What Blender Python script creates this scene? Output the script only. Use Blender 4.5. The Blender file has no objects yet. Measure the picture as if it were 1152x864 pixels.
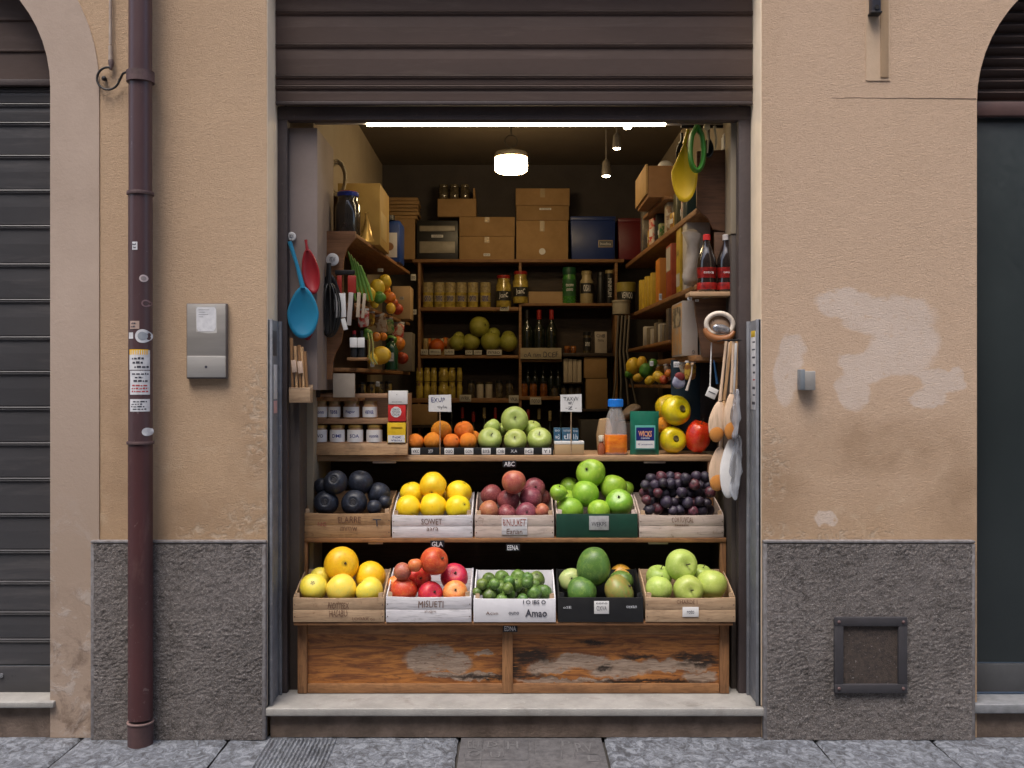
import bpy, bmesh, math, random
from math import pi, sin, cos, radians
from mathutils import Vector, Matrix, Euler, noise
random.seed(7)
SC = bpy.context.scene
COL = SC.collection
# ---------------------------------------------------------------- camera, light, exposure
D = 4.7; CH = 1.67; S0 = 0.0042
cam = bpy.data.cameras.new('camera'); co = bpy.data.objects.new('camera', cam); COL.objects.link(co)
co.location = (0, -D, CH); co.rotation_euler = (pi/2, 0, 0)
cam.sensor_width = 36; cam.lens = 36*D/(S0*1152); cam.clip_end = 800; cam.clip_start = 0.05
SC.camera = co
w = bpy.data.worlds.new('World'); SC.world = w; w.use_nodes = True
nt = w.node_tree; nt.nodes.clear()
sky = nt.nodes.new('ShaderNodeTexSky'); sky.sky_type = 'NISHITA'; sky.sun_disc = False
SUN_EL, SUN_AZ = radians(66), radians(205)      # azimuth measured like the sky's sun_rotation
sky.sun_elevation = SUN_EL; sky.sun_rotation = SUN_AZ; sky.air_density = 1.0; sky.dust_density = 3.5; sky.ozone_density = 0.6
bg = nt.nodes.new('ShaderNodeBackground'); bg.inputs[1].default_value = 0.13
wo = nt.nodes.new('ShaderNodeOutputWorld')
nt.links.new(sky.outputs[0], bg.inputs[0]); nt.links.new(bg.outputs[0], wo.inputs[0])
sl = bpy.data.lights.new('sun', 'SUN'); sl.energy = 1.1; sl.angle = radians(28); sl.color = (1.0, 0.95, 0.88)
so = bpy.data.objects.new('sun', sl); COL.objects.link(so)
sd = Vector((sin(SUN_AZ)*cos(SUN_EL), cos(SUN_AZ)*cos(SUN_EL), sin(SUN_EL)))   # towards the sun
so.rotation_euler = sd.to_track_quat('Z', 'Y').to_euler()
SC.view_settings.view_transform = 'Standard'; SC.view_settings.look = 'None'
SC.view_settings.exposure = 1.16; SC.view_settings.gamma = 1.0; SC.view_settings.use_curve_mapping = False
SC.render.engine = 'CYCLES'
SC.cycles.max_bounces = 8; SC.cycles.diffuse_bounces = 4; SC.cycles.glossy_bounces = 4
SC.cycles.transmission_bounces = 8; SC.cycles.sample_clamp_indirect = 4.0

# ---------------------------------------------------------------- measuring helpers
def sy(y): return S0*(D+y)/D
def X(px, y): return (px-576)*sy(y)
def Z(py, y): return CH+(432-py)*sy(y)

# ---------------------------------------------------------------- mesh builder
class MB:
    def __init__(s): s.bm = bmesh.new()
    def _xf(s, vs, M):
        for v in vs: v.co = M @ v.co
    def box(s, x0, x1, y0, y1, z0, z1, bev=0.0, seg=2, M=None):
        x0, x1 = min(x0, x1), max(x0, x1); y0, y1 = min(y0, y1), max(y0, y1); z0, z1 = min(z0, z1), max(z0, z1)
        b = bmesh.new()
        bmesh.ops.create_cube(b, size=1)
        for v in b.verts:
            v.co = Vector(((x0+x1)/2+v.co.x*(x1-x0), (y0+y1)/2+v.co.y*(y1-y0), (z0+z1)/2+v.co.z*(z1-z0)))
        if bev > 0:
            bev = min(bev, 0.45*min(abs(x1-x0), abs(y1-y0), abs(z1-z0)))
            bmesh.ops.bevel(b, geom=b.edges[:], offset=bev, segments=seg, affect='EDGES', profile=0.5)
        s._join(b, M); return s
    def _join(s, b, M=None):
        if M is not None: b.transform(M)
        me = bpy.data.meshes.new('t'); b.to_mesh(me); b.free(); s.bm.from_mesh(me); bpy.data.meshes.remove(me)
    def prism(s, pts, axis, a0, a1, bev=0.0, M=None):
        # polygon in the plane perpendicular to axis, extruded a0..a1 ; axis 'y': pts=(x,z); 'x': pts=(y,z); 'z': pts=(x,y)
        b = bmesh.new()
        def mk(p, a):
            return {'y': (p[0], a, p[1]), 'x': (a, p[0], p[1]), 'z': (p[0], p[1], a)}[axis]
        v0 = [b.verts.new(mk(p, a0)) for p in pts]; v1 = [b.verts.new(mk(p, a1)) for p in pts]
        n = len(pts)
        b.faces.new(v0); b.faces.new(v1[::-1])
        for i in range(n): b.faces.new((v0[i], v1[i], v1[(i+1) % n], v0[(i+1) % n]))
        bmesh.ops.recalc_face_normals(b, faces=b.faces[:])
        if bev > 0: bmesh.ops.bevel(b, geom=b.edges[:], offset=bev, segments=2, affect='EDGES', profile=0.5)
        s._join(b, M); return s
    def lathe(s, prof, seg=24, M=None, axis='z'):
        b = bmesh.new(); rings = []
        for r, z in prof:
            if r < 1e-6: rings.append([b.verts.new((0, 0, z))])
            else: rings.append([b.verts.new((r*cos(2*pi*k/seg), r*sin(2*pi*k/seg), z)) for k in range(seg)])
        for a, c in zip(rings, rings[1:]):
            if len(a) == 1 and len(c) == 1: continue
            for k in range(seg):
                k2 = (k+1) % seg
                if len(a) == 1: b.faces.new((a[0], c[k2], c[k]))
                elif len(c) == 1: b.faces.new((a[k], a[k2], c[0]))
                else: b.faces.new((a[k], a[k2], c[k2], c[k]))
        if len(rings[0]) > 1: b.faces.new(rings[0][::-1])
        if len(rings[-1]) > 1: b.faces.new(rings[-1])
        bmesh.ops.recalc_face_normals(b, faces=b.faces[:])
        s._join(b, M); return s
    def cyl(s, p0, p1, r0, r1=None, seg=16):
        p0 = Vector(p0); p1 = Vector(p1); d = p1-p0
        M = Matrix.Translation(p0) @ d.to_track_quat('Z', 'Y').to_matrix().to_4x4()
        return s.lathe([(r0, 0), (r0 if r1 is None else r1, d.length)], seg, M)
    def tube(s, pts, r, seg=8):
        # swept tube; r a number or a list
        pts = [Vector(p) for p in pts]; n = len(pts)
        rr = r if isinstance(r, (list, tuple)) else [r]*n
        b = bmesh.new(); rings = []
        up = Vector((0, 0, 1))
        t0 = (pts[1]-pts[0]).normalized()
        if abs(t0.dot(up)) > .9: up = Vector((0, 1, 0))
        nrm = (up-t0*up.dot(t0)).normalized()
        for i in range(n):
            t = (pts[min(i+1, n-1)]-pts[max(i-1, 0)]).normalized()
            nrm = (nrm-t*nrm.dot(t)).normalized(); bn = t.cross(nrm)
            rings.append([b.verts.new(pts[i]+(nrm*cos(2*pi*k/seg)+bn*sin(2*pi*k/seg))*rr[i]) for k in range(seg)])
        for a, c in zip(rings, rings[1:]):
            for k in range(seg): b.faces.new((a[k], a[(k+1) % seg], c[(k+1) % seg], c[k]))
        b.faces.new(rings[0][::-1]); b.faces.new(rings[-1])
        bmesh.ops.recalc_face_normals(b, faces=b.faces[:])
        s._join(b); return s
    def ball(s, c, r, seg=20, sc=(1, 1, 1), M=None):
        b = bmesh.new(); bmesh.ops.create_uvsphere(b, u_segments=seg, v_segments=max(8, seg*2//3), radius=r)
        for v in b.verts: v.co = Vector((v.co.x*sc[0]+c[0], v.co.y*sc[1]+c[1], v.co.z*sc[2]+c[2]))
        s._join(b, M); return s
    def grid(s, x0, x1, y0, y1, nx, ny, f):
        vs = [[s.bm.verts.new(f(x0+(x1-x0)*i/nx, y0+(y1-y0)*j/ny)) for i in range(nx+1)] for j in range(ny+1)]
        for j in range(ny):
            for i in range(nx): s.bm.faces.new((vs[j][i], vs[j][i+1], vs[j+1][i+1], vs[j+1][i]))
        return s
    def jitter(s, amp, sc=8.0, off=0):
        for v in s.bm.verts:
            p = v.co*sc+Vector((off, off*1.7, off*.3)); v.co += Vector((noise.noise(p), noise.noise(p+Vector((31, 0, 0))), noise.noise(p+Vector((0, 57, 0)))))*amp
        return s
    def mesh(s, name, m, smooth=False):
        me = bpy.data.meshes.new(name); s.bm.to_mesh(me); s.bm.free()
        me.materials.append(m)
        if smooth:
            for p in me.polygons: p.use_smooth = True
            if smooth != 'all':
                try: me.set_sharp_from_angle(angle=radians(smooth if smooth is not True else 38))
                except Exception: pass
        return me

def link(name, data, parent=None, loc=(0, 0, 0), rot=(0, 0, 0), sc=(1, 1, 1)):
    o = bpy.data.objects.new(name, data); COL.objects.link(o)
    o.location = loc; o.rotation_euler = rot; o.scale = sc
    if parent: o.parent = parent
    return o
def thing(name, label, cat, loc=(0, 0, 0), rot=(0, 0, 0), group=None):
    o = link(name, None, None, loc, rot); o['label'] = label; o['category'] = cat
    if group: o['group'] = group
    return o
def part(name, mb, m, parent, label=None, smooth=True, loc=(0, 0, 0), rot=(0, 0, 0)):
    o = link(name, mb.mesh(name, m, smooth), parent, loc, rot)
    if label: o['label'] = label
    return o
def solo(name, mb, m, label, cat, group=None, smooth=True, loc=(0, 0, 0), rot=(0, 0, 0)):
    o = link(name, mb.mesh(name, m, smooth), None, loc, rot); o['label'] = label; o['category'] = cat
    if group: o['group'] = group
    return o
def struct(name, mb, m, smooth=False):
    o = link(name, mb.mesh(name, m, smooth)); o['kind'] = 'structure'; return o

def writing(txt, h, m, parent, loc, rot=(pi/2, 0, 0), w=None, hand=0.0, name='lettering', bold=0.0, depth=0.0006):
    """lettering as a mesh: h = height of the block, w = width it is fitted to, hand = how unsteady the hand is"""
    cu = bpy.data.curves.new('t', 'FONT'); cu.body = txt; cu.align_x = 'CENTER'; cu.align_y = 'CENTER'; cu.size = 1
    cu.extrude = 0.0; cu.offset = bold; cu.resolution_u = 2; cu.space_line = 0.85
    to = bpy.data.objects.new('t', cu); COL.objects.link(to)
    dg = bpy.context.evaluated_depsgraph_get(); me = bpy.data.meshes.new_from_object(to.evaluated_get(dg))
    bpy.data.objects.remove(to); bpy.data.curves.remove(cu)
    xs = [v.co.x for v in me.vertices]; ys = [v.co.y for v in me.vertices]
    cx, cy = (min(xs)+max(xs))/2, (min(ys)+max(ys))/2
    kh = h/(max(ys)-min(ys)); kw = kh if w is None else w/(max(xs)-min(xs))
    sd = random.random()*100
    for v in me.vertices:
        x, y = (v.co.x-cx)*kw, (v.co.y-cy)*kh
        if hand:
            x += hand*h*noise.noise(Vector((x/h*1.3, y/h*1.3, sd))); y += hand*h*noise.noise(Vector((x/h*1.1, y/h*.7, sd+40)))
        v.co = Vector((x, y, depth))
    me.name = name; me.materials.clear(); me.materials.append(m)
    return link(name, me, parent, loc, rot)

# ---------------------------------------------------------------- materials
_mc = {}
def ns(nt, t, **kw):
    n = nt.nodes.new(t)
    for k, v in kw.items(): setattr(n, k, v)
    return n
def rgba(c): return (c[0], c[1], c[2], 1)
def math_(nt, op, a, b=None, clamp=False):
    n = ns(nt, 'ShaderNodeMath', operation=op); n.use_clamp = clamp
    for i, v in enumerate((a, b)):
        if v is None: continue
        if isinstance(v, (int, float)): n.inputs[i].default_value = v
        else: nt.links.new(v, n.inputs[i])
    return n.outputs[0]
def mixc(nt, f, a, b, mode='MIX'):
    n = ns(nt, 'ShaderNodeMix', data_type='RGBA', blend_type=mode)
    for sock, v in ((n.inputs[0], f), (n.inputs[6], a), (n.inputs[7], b)):
        if isinstance(v, tuple): sock.default_value = rgba(v)
        elif isinstance(v, (int, float)): sock.default_value = v
        else: nt.links.new(v, sock)
    return n.outputs[2]
def ramp(nt, f, lo, hi, clamp=True):
    n = ns(nt, 'ShaderNodeMapRange'); n.clamp = clamp
    nt.links.new(f, n.inputs[0]); n.inputs[1].default_value = lo; n.inputs[2].default_value = hi
    return n.outputs[0]
def coords(nt, scale=(1, 1, 1), rot=(0, 0, 0), kind='Object', rnd=False):
    tc = ns(nt, 'ShaderNodeTexCoord'); mp = ns(nt, 'ShaderNodeMapping')
    mp.inputs['Scale'].default_value = scale; mp.inputs['Rotation'].default_value = rot
    nt.links.new(tc.outputs[kind], mp.inputs[0])
    if rnd:
        oi = ns(nt, 'ShaderNodeObjectInfo'); v = ns(nt, 'ShaderNodeVectorMath', operation='SCALE')
        v.inputs[0].default_value = (17.3, 9.1, 23.7); nt.links.new(oi.outputs['Random'], v.inputs[3])
        nt.links.new(v.outputs[0], mp.inputs['Location'])
    return mp.outputs[0]
def noi(nt, vec, scale, detail=4, rough=.55, dist=0.0, color=False):
    n = ns(nt, 'ShaderNodeTexNoise'); nt.links.new(vec, n.inputs['Vector'])
    n.inputs['Scale'].default_value = scale; n.inputs['Detail'].default_value = detail
    n.inputs['Roughness'].default_value = rough; n.inputs['Distortion'].default_value = dist
    return n.outputs['Color' if color else 'Fac']
def blobs(nt, vec, ells, amp=.05, nscale=9, soft=.25, ax='xz'):
    """0..1 mask of ragged patches at fixed places: ells = (cx, cz, rx, rz)"""
    nc = noi(nt, vec, nscale, 5, .6, color=True)
    v1 = ns(nt, 'ShaderNodeVectorMath', operation='SUBTRACT'); nt.links.new(nc, v1.inputs[0]); v1.inputs[1].default_value = (.5, .5, .5)
    v2 = ns(nt, 'ShaderNodeVectorMath', operation='SCALE'); nt.links.new(v1.outputs[0], v2.inputs[0]); v2.inputs[3].default_value = amp*2
    v3 = ns(nt, 'ShaderNodeVectorMath', operation='ADD'); nt.links.new(vec, v3.inputs[0]); nt.links.new(v2.outputs[0], v3.inputs[1])
    cur = None
    for cx, cz, rx, rz in ells:
        a = ns(nt, 'ShaderNodeVectorMath', operation='SUBTRACT'); nt.links.new(v3.outputs[0], a.inputs[0]); a.inputs[1].default_value = (cx, 0, cz)
        b = ns(nt, 'ShaderNodeVectorMath', operation='MULTIPLY'); nt.links.new(a.outputs[0], b.inputs[0]); b.inputs[1].default_value = (1/rx, 0, 1/rz)
        l = ns(nt, 'ShaderNodeVectorMath', operation='LENGTH'); nt.links.new(b.outputs[0], l.inputs[0])
        cur = l.outputs['Value'] if cur is None else math_(nt, 'MINIMUM', cur, l.outputs['Value'])
    return ramp(nt, cur, 1+soft, 1-soft)
def newmat(name):
    m = bpy.data.materials.new(name); m.use_nodes = True
    return m, m.node_tree, m.node_tree.nodes['Principled BSDF']
def setin(nt, bs, name, v):
    if isinstance(v, tuple): bs.inputs[name].default_value = rgba(v)
    elif isinstance(v, (int, float)): bs.inputs[name].default_value = v
    else: nt.links.new(v, bs.inputs[name])
def bump(nt, bs, h, strength=.3, dist=.002):
    b = ns(nt, 'ShaderNodeBump'); b.inputs['Strength'].default_value = strength; b.inputs['Distance'].default_value = dist
    nt.links.new(h, b.inputs['Height']); nt.links.new(b.outputs[0], bs.inputs['Normal'])
def pm(name, c, c2=None, sc=12, rough=.6, b=.15, bs_=60, metal=0, coat=0, rnd=.06, spec=.5, stretch=(1, 1, 1), bd=.002, lo=.35, hi=.65):
    """general surface: two colours mixed by noise, small per-object shift, fine bump"""
    if name in _mc: return _mc[name]
    m, nt, bs = newmat(name); c2 = c2 or tuple(x*.8 for x in c)
    v = coords(nt, stretch, rnd=True)
    n = noi(nt, v, sc, 6, .6)
    col = mixc(nt, ramp(nt, n, lo, hi), c, c2)
    if rnd:
        oi = ns(nt, 'ShaderNodeObjectInfo'); k = math_(nt, 'MULTIPLY_ADD', oi.outputs['Random'], 2*rnd); k.node.inputs[2].default_value = 1-rnd
        hs = ns(nt, 'ShaderNodeHueSaturation'); nt.links.new(k, hs.inputs['Value']); nt.links.new(col, hs.inputs['Color']); col = hs.outputs[0]
    setin(nt, bs, 'Base Color', col); 
    n2 = noi(nt, v, bs_, 4, .6)
    r = math_(nt, 'MULTIPLY_ADD', n2, .25); r.node.inputs[2].default_value = max(.03, rough-.12); nt.links.new(r, bs.inputs['Roughness'])
    setin(nt, bs, 'Metallic', metal); setin(nt, bs, 'Coat Weight', coat); setin(nt, bs, 'Specular IOR Level', spec)
    if b: bump(nt, bs, n2, b, bd)
    _mc[name] = m; return m
def wood(name, c, c2, axis='x', sc=1.0, rough=.6, dirt=.3, b=.25, dark=None, coat=0):
    if name in _mc: return _mc[name]
    m, nt, bs = newmat(name)
    st = {'x': (2.2, 22, 22), 'z': (22, 22, 2.2), 'y': (22, 2.2, 22)}[axis]
    v = coords(nt, tuple(a*sc for a in st), rnd=True)
    v0 = coords(nt, (1, 1, 1), rnd=True)
    g = noi(nt, v, 1.6, 7, .62, 1.2); g2 = noi(nt, v, 6, 4, .6)
    col = mixc(nt, ramp(nt, g, .33, .68), c, c2)
    col = mixc(nt, math_(nt, 'MULTIPLY', ramp(nt, g2, .5, .72), .6), col, tuple(x*.45 for x in c2))
    st_ = noi(nt, v0, 7, 6, .65)
    col = mixc(nt, math_(nt, 'MULTIPLY', ramp(nt, st_, .5, .72), dirt), col, dark or tuple(x*.3 for x in c2))
    setin(nt, bs, 'Base Color', col)
    r = math_(nt, 'MULTIPLY_ADD', g2, .3); r.node.inputs[2].default_value = rough-.12; nt.links.new(r, bs.inputs['Roughness'])
    setin(nt, bs, 'Coat Weight', coat)
    bump(nt, bs, g2, b, .002)
    _mc[name] = m; return m
def glow(name, c, s):
    if name in _mc: return _mc[name]
    m, nt, bs = newmat(name); setin(nt, bs, 'Base Color', c); setin(nt, bs, 'Emission Color', c); setin(nt, bs, 'Emission Strength', s)
    _mc[name] = m; return m
def glass(name, c=(1, 1, 1), rough=.02, ior=1.45):
    if name in _mc: return _mc[name]
    m, nt, bs = newmat(name); setin(nt, bs, 'Base Color', c); setin(nt, bs, 'Roughness', rough); setin(nt, bs, 'Transmission Weight', 1.0); setin(nt, bs, 'IOR', ior)
    _mc[name] = m; return m

def specks(m, col, scale, lo, hi, amt=.6, stretch=(1, 1, 1)):
    """dust, scratches or scuffs of another colour over a finished material"""
    nt = m.node_tree; bs = nt.nodes['Principled BSDF']; src = bs.inputs['Base Color'].links[0].from_socket
    v = coords(nt, stretch, rnd=True); n = noi(nt, v, scale, 5, .7, .5)
    out = mixc(nt, math_(nt, 'MULTIPLY', ramp(nt, n, lo, hi), amt), src, col); nt.links.new(out, bs.inputs['Base Color'])

# ================================================================ THE BUILDING FRONT
OL, OR = -1.159, 1.180            # main opening jambs
LX = X(57, 0); RX = X(1099, 0)    # edges of the side arches
RL, RR = .651, .70
ZSL = Z(98, 0); ZSR = Z(115, 0)
ZT = 5.4
def arc(cx, cz, r, a0, a1, n=28): return [(cx+r*cos(a0+(a1-a0)*i/n), cz+r*sin(a0+(a1-a0)*i/n)) for i in range(n+1)]

def facade_mat():
    m, nt, bs = newmat('ochre_plaster')
    v = coords(nt); 
    big = noi(nt, v, 1.1, 5, .6); mid = noi(nt, v, 4.5, 6, .65)
    vs = coords(nt, (22, 1, 52), (0, radians(31), 0)); comb = noi(nt, vs, 2.4, 6, .75, 1.2)
    vs2 = coords(nt, (30, 1, 60), (0, radians(-18), 0)); comb2 = noi(nt, vs2, 2.2, 5, .75, 1.5)
    fine = noi(nt, v, 240, 3, .7)
    col = mixc(nt, ramp(nt, big, .32, .68), (.555, .395, .265), (.49, .345, .23))
    tc = ns(nt, 'ShaderNodeTexCoord'); sx = ns(nt, 'ShaderNodeSeparateXYZ'); nt.links.new(tc.outputs['Object'], sx.inputs[0])
    # the right pier takes a pinker, paler tone
    pr = ramp(nt, sx.outputs[0], .9, 1.3)
    col = mixc(nt, math_(nt, 'MULTIPLY', pr, .85), col, (.585, .425, .31))
    col = mixc(nt, math_(nt, 'MULTIPLY', ramp(nt, mid, .5, .75), .22), col, (.48, .34, .23))
    # damp and dirt towards the stone base
    zz = math_(nt, 'ADD', sx.outputs[2], math_(nt, 'MULTIPLY', mid, .9))
    low = ramp(nt, zz, 2.15, 1.25)
    col = mixc(nt, math_(nt, 'MULTIPLY', low, .65), col, (.40, .265, .155))
    b2 = ramp(nt, noi(nt, v, 7, 7, .7, .6), .54, .66)
    col = mixc(nt, math_(nt, 'MULTIPLY', math_(nt, 'MULTIPLY', low, b2), .55), col, (.60, .47, .34))
    def wp(px, py, rx, ry): return (X(px, 0), Z(py, 0), rx*S0, ry*S0)
    white = blobs(nt, v, [wp(950, 341, 34, 17), wp(1000, 356, 52, 24), wp(1018, 388, 38, 36), wp(975, 408, 32, 24), wp(960, 438, 19, 24), wp(1050, 430, 34, 14), wp(1044, 448, 22, 14), wp(893, 396, 15, 20), wp(884, 425, 14, 30), wp(1076, 426, 10, 14), wp(929, 583, 13, 8)], .045, 13, .11)
    hole = blobs(nt, v, [wp(950, 385, 32, 13), wp(1012, 434, 26, 12), wp(922, 402, 20, 18)], .045, 8, .12)
    white = math_(nt, 'MULTIPLY', white, math_(nt, 'SUBTRACT', 1.0, hole, True))
    wv = mixc(nt, ramp(nt, mid, .35, .65), (.66, .575, .52), (.60, .51, .45))
    speck = ramp(nt, noi(nt, v, 26, 7, .8), .34, .45)
    st1 = blobs(nt, v, [wp(875, 560, 36, 60), wp(990, 500, 90, 26), wp(1080, 570, 26, 60), wp(285, 500, 22, 80), wp(220, 585, 90, 22), wp(130, 520, 20, 90)], .16, 5, .6)
    col = mixc(nt, math_(nt, 'MULTIPLY', math_(nt, 'MULTIPLY', st1, ramp(nt, mid, .3, .6)), .75), col, (.34, .225, .14))
    col = mixc(nt, math_(nt, 'MULTIPLY', math_(nt, 'MULTIPLY', white, .62), speck), col, wv)
    peel = blobs(nt, v, [wp(868, 520, 14, 40), wp(290, 470, 14, 60), wp(284, 585, 26, 18), wp(872, 600, 20, 12), wp(240, 600, 50, 7), wp(940, 602, 60, 5)], .09, 12, .35)
    ps = ramp(nt, noi(nt, v, 26, 6, .75), .48, .6)
    col = mixc(nt, math_(nt, 'MULTIPLY', math_(nt, 'MULTIPLY', peel, ps), .9), col, (.56, .44, .33))
    vv = mixc(nt, math_(nt, 'MULTIPLY', math_(nt, 'MULTIPLY', ramp(nt, comb, .42, .7), math_(nt, 'SUBTRACT', 1.0, math_(nt, 'MULTIPLY', white, .7), True)), .38), col, (.30, .20, .12))
    setin(nt, bs, 'Base Color', vv); setin(nt, bs, 'Roughness', .92); setin(nt, bs, 'Specular IOR Level', .2)
    h = math_(nt, 'ADD', math_(nt, 'MULTIPLY', comb, 1.0), math_(nt, 'ADD', math_(nt, 'MULTIPLY', comb2, .7), math_(nt, 'MULTIPLY', fine, .5)))
    h = math_(nt, 'SUBTRACT', h, math_(nt, 'MULTIPLY', math_(nt, 'MULTIPLY', peel, ps), 1.2))
    h = math_(nt, 'ADD', h, math_(nt, 'MULTIPLY', mid, 1.5))
    bump(nt, bs, h, .6, .006)
    return m
def surround_mat():
    m, nt, bs = newmat('grey_pink_render'); v = coords(nt)
    n = noi(nt, v, 3, 6, .65); f = noi(nt, v, 60, 5, .7)
    col = mixc(nt, ramp(nt, n, .35, .65), (.47, .37, .305), (.41, .32, .26))
    tc = ns(nt, 'ShaderNodeTexCoord'); sx = ns(nt, 'ShaderNodeSeparateXYZ'); nt.links.new(tc.outputs['Object'], sx.inputs[0])
    zz = math_(nt, 'ADD', sx.outputs[2], math_(nt, 'MULTIPLY', n, .9))
    col = mixc(nt, math_(nt, 'MULTIPLY', ramp(nt, zz, 2.3, 1.3), .6), col, (.29, .215, .16))
    p = ramp(nt, noi(nt, v, 6.5, 7, .7, .5), .52, .6)
    lowm = ramp(nt, zz, 1.6, 1.2)
    col = mixc(nt, math_(nt, 'MULTIPLY', math_(nt, 'MULTIPLY', p, lowm), .75), col, (.42, .36, .32))
    d = ramp(nt, noi(nt, v, 5, 7, .7, .5), .5, .62)
    col = mixc(nt, math_(nt, 'MULTIPLY', math_(nt, 'MULTIPLY', d, ramp(nt, zz, 1.25, .7)), .85), col, (.15, .105, .08))
    setin(nt, bs, 'Base Color', col); setin(nt, bs, 'Roughness', .9); setin(nt, bs, 'Specular IOR Level', .2)
    bump(nt, bs, math_(nt, 'ADD', f, math_(nt, 'MULTIPLY', math_(nt, 'MULTIPLY', p, lowm), .6)), .4, .004)
    return m
PL = facade_mat(); SU = surround_mat()
def rock_mat():
    m, nt, bs = newmat('hammered_stone'); v = coords(nt)
    n = noi(nt, v, 2.2, 5, .6); vr = coords(nt, (1, 1, 1.7), (0, .5, 0)); f = noi(nt, vr, 125, 7, .85); g = noi(nt, vr, 22, 6, .8); k = noi(nt, vr, 190, 4, .8)
    col = mixc(nt, ramp(nt, n, .35, .65), (.185, .16, .15), (.105, .088, .08))
    col = mixc(nt, math_(nt, 'MULTIPLY', ramp(nt, f, .51, .58), .8), col, (.36, .335, .325))
    col = mixc(nt, math_(nt, 'MULTIPLY', ramp(nt, g, .5, .38), .75), col, (.045, .036, .032))
    col = mixc(nt, math_(nt, 'MULTIPLY', ramp(nt, k, .56, .62), .75), col, (.50, .47, .46))
    setin(nt, bs, 'Base Color', col); setin(nt, bs, 'Roughness', .75); setin(nt, bs, 'Specular IOR Level', .45)
    bump(nt, bs, math_(nt, 'ADD', f, math_(nt, 'ADD', g, math_(nt, 'MULTIPLY', k, .5))), 1.0, .007)
    return m
ROCK = rock_mat()
TRIM = pm('plinth_edge', (.22, .21, .215), (.13, .115, .112), 40, .75, .6, 120, bd=.003, rnd=0)
MARBLE = pm('sill_marble', (.36, .345, .325), (.25, .24, .225), 9, .6, .5, 130, rnd=0, lo=.3, hi=.7)
DARKST = pm('footing_render', (.17, .125, .10), (.09, .065, .05), 9, .9, .7, 70, rnd=0, bd=.006)
JAMB = pm('jamb_paint', (.80, .66, .50), (.72, .59, .44), 6, .7, .2, 50, rnd=0)
STEEL = pm('guide_steel', (.21, .22, .245), (.15, .155, .175), 16, .6, .2, 90, metal=.15, rnd=0)
FRAME = pm('frame_brown', (.058, .042, .042), (.046, .034, .034), 10, .68, .1, 80, rnd=0)
SHUT = pm('shutter_brown', (.074, .045, .036), (.058, .035, .028), 5, .68, .12, 60, stretch=(.3, 1, 1), rnd=0)

specks(SHUT, (.16, .12, .10), 6, .55, .75, .35, (.3, 1, 3)); specks(FRAME, (.15, .12, .11), 30, .62, .7, .4); specks(STEEL, (.40, .38, .36), 28, .6, .7, .5); specks(MARBLE, (.14, .12, .10), 7, .55, .72, .5); specks(MARBLE, (.5, .48, .45), 60, .6, .68, .4)
bld = thing('shop_building', 'ochre plastered building front with stone base and three shop openings', 'building')
# wall as one sheet with thickness, openings cut out of its outline
XL, XR, TH = X(-1100, 0), X(2300, 0), .24
cL, cR = LX-RL, RX+RR
poly = [(XL, 0), (XL, ZT), (XR, ZT), (XR, 0), (cR+RR, 0)]
poly += [(cR+RR, ZSR)]+arc(cR, ZSR, RR, 0, pi)[1:]+[(RX, 0)]
poly += [(OR, 0), (OR, Z(-70, 0)), (OL, Z(-70, 0)), (OL, 0), (LX, 0)]
poly += [(LX, ZSL)]+arc(cL, ZSL, RL, 0, pi)[1:]+[(cL-RL, 0)]
b = MB(); b.prism(poly, 'y', 0, TH)
part('wall', b, PL, bld, smooth=False)
# groove left for the lamp bracket and the hairline joint are shallow pieces of render
GR = pm('groove_render', (.545, .40, .28), (.50, .365, .25), 12, .9, .5, 90, rnd=0)
b = MB()
gx0, gx1, gz = X(974, 0), X(1001, 0), Z(90, 0)
b.prism([(gx0, gz), (gx0+.008, gz-.004), (gx1, gz-.004), (gx1, ZT-.1), (gx0, ZT-.1)], 'y', -.004, .0005)
part('filled_groove', b, GR, bld, smooth=False)
b = MB(); b.box(X(990, 0), X(999, 0), -.009, -.0035, gz+.01, ZT-.12, .003)
part('groove_ridge', b, pm('ridge_render', (.50, .34, .205), (.45, .31, .19), 12, .9, .4, 90, rnd=0), bld)
b = MB(); pts = []
for i in range(30):
    t = i/29; pts.append((X(936+t*162, 0), -.0004, Z(110+1.0*t+noise.noise(Vector((t*9, 0, 0)))*.8, 0)))
b.tube(pts, [.0006+.0013*(i/29) for i in range(30)], 5)
part('hairline_crack', b, pm('crack_dark', (.16, .11, .08), None, rough=.9), bld)
# arch surround band on the left
R2 = RL+55*S0
for side in (1,):
    inner = [(LX+.0005, .001)]+arc(cL, ZSL, RL+.0005, 0, pi)+[(cL-RL-.0005, .001)]
    outer = [(cL-R2, .001)]+arc(cL, ZSL, R2, pi, 0)+[(cL+R2, .001)]
    b = MB(); b.prism(inner+outer, 'y', -.006, .012)
    part('arch_surround', b, SU, bld, smooth=False)
# stone plinths
def plinth(x0, x1, label=None):
    zt = Z(608, -.03); y = -.034; e = .016
    b = MB(); f = lambda x, z: Vector((x, y+.002-abs(noise.noise(Vector((x*38+z*9, 3, z*60)))) *.0055-noise.noise(Vector((x*120+z*30, 9, z*170)))*.0045, z))
    nx = int((x1-x0)/.006); nz = int(zt/.006)
    b.grid(x0+e, x1-e, 0.0, zt-e, nx, nz, f)
    o = part('stone_plinth', b, ROCK, bld, label, smooth='all')
    b = MB()
    b.box(x0, x0+e+.002, y+.001, .0, 0, zt-e, .003); b.box(x1-e-.002, x1, y+.001, .0, 0, zt-e, .003)
    b.box(x0, x1, y-.001, .0, zt-e*.8, zt, .004)
    for v in b.bm.verts: v.co += Vector((noise.noise(v.co*30), noise.noise(v.co*31+Vector((9, 9, 9))), noise.noise(v.co*33)))*.0012
    part('dressed_edge', b, TRIM, o)
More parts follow.
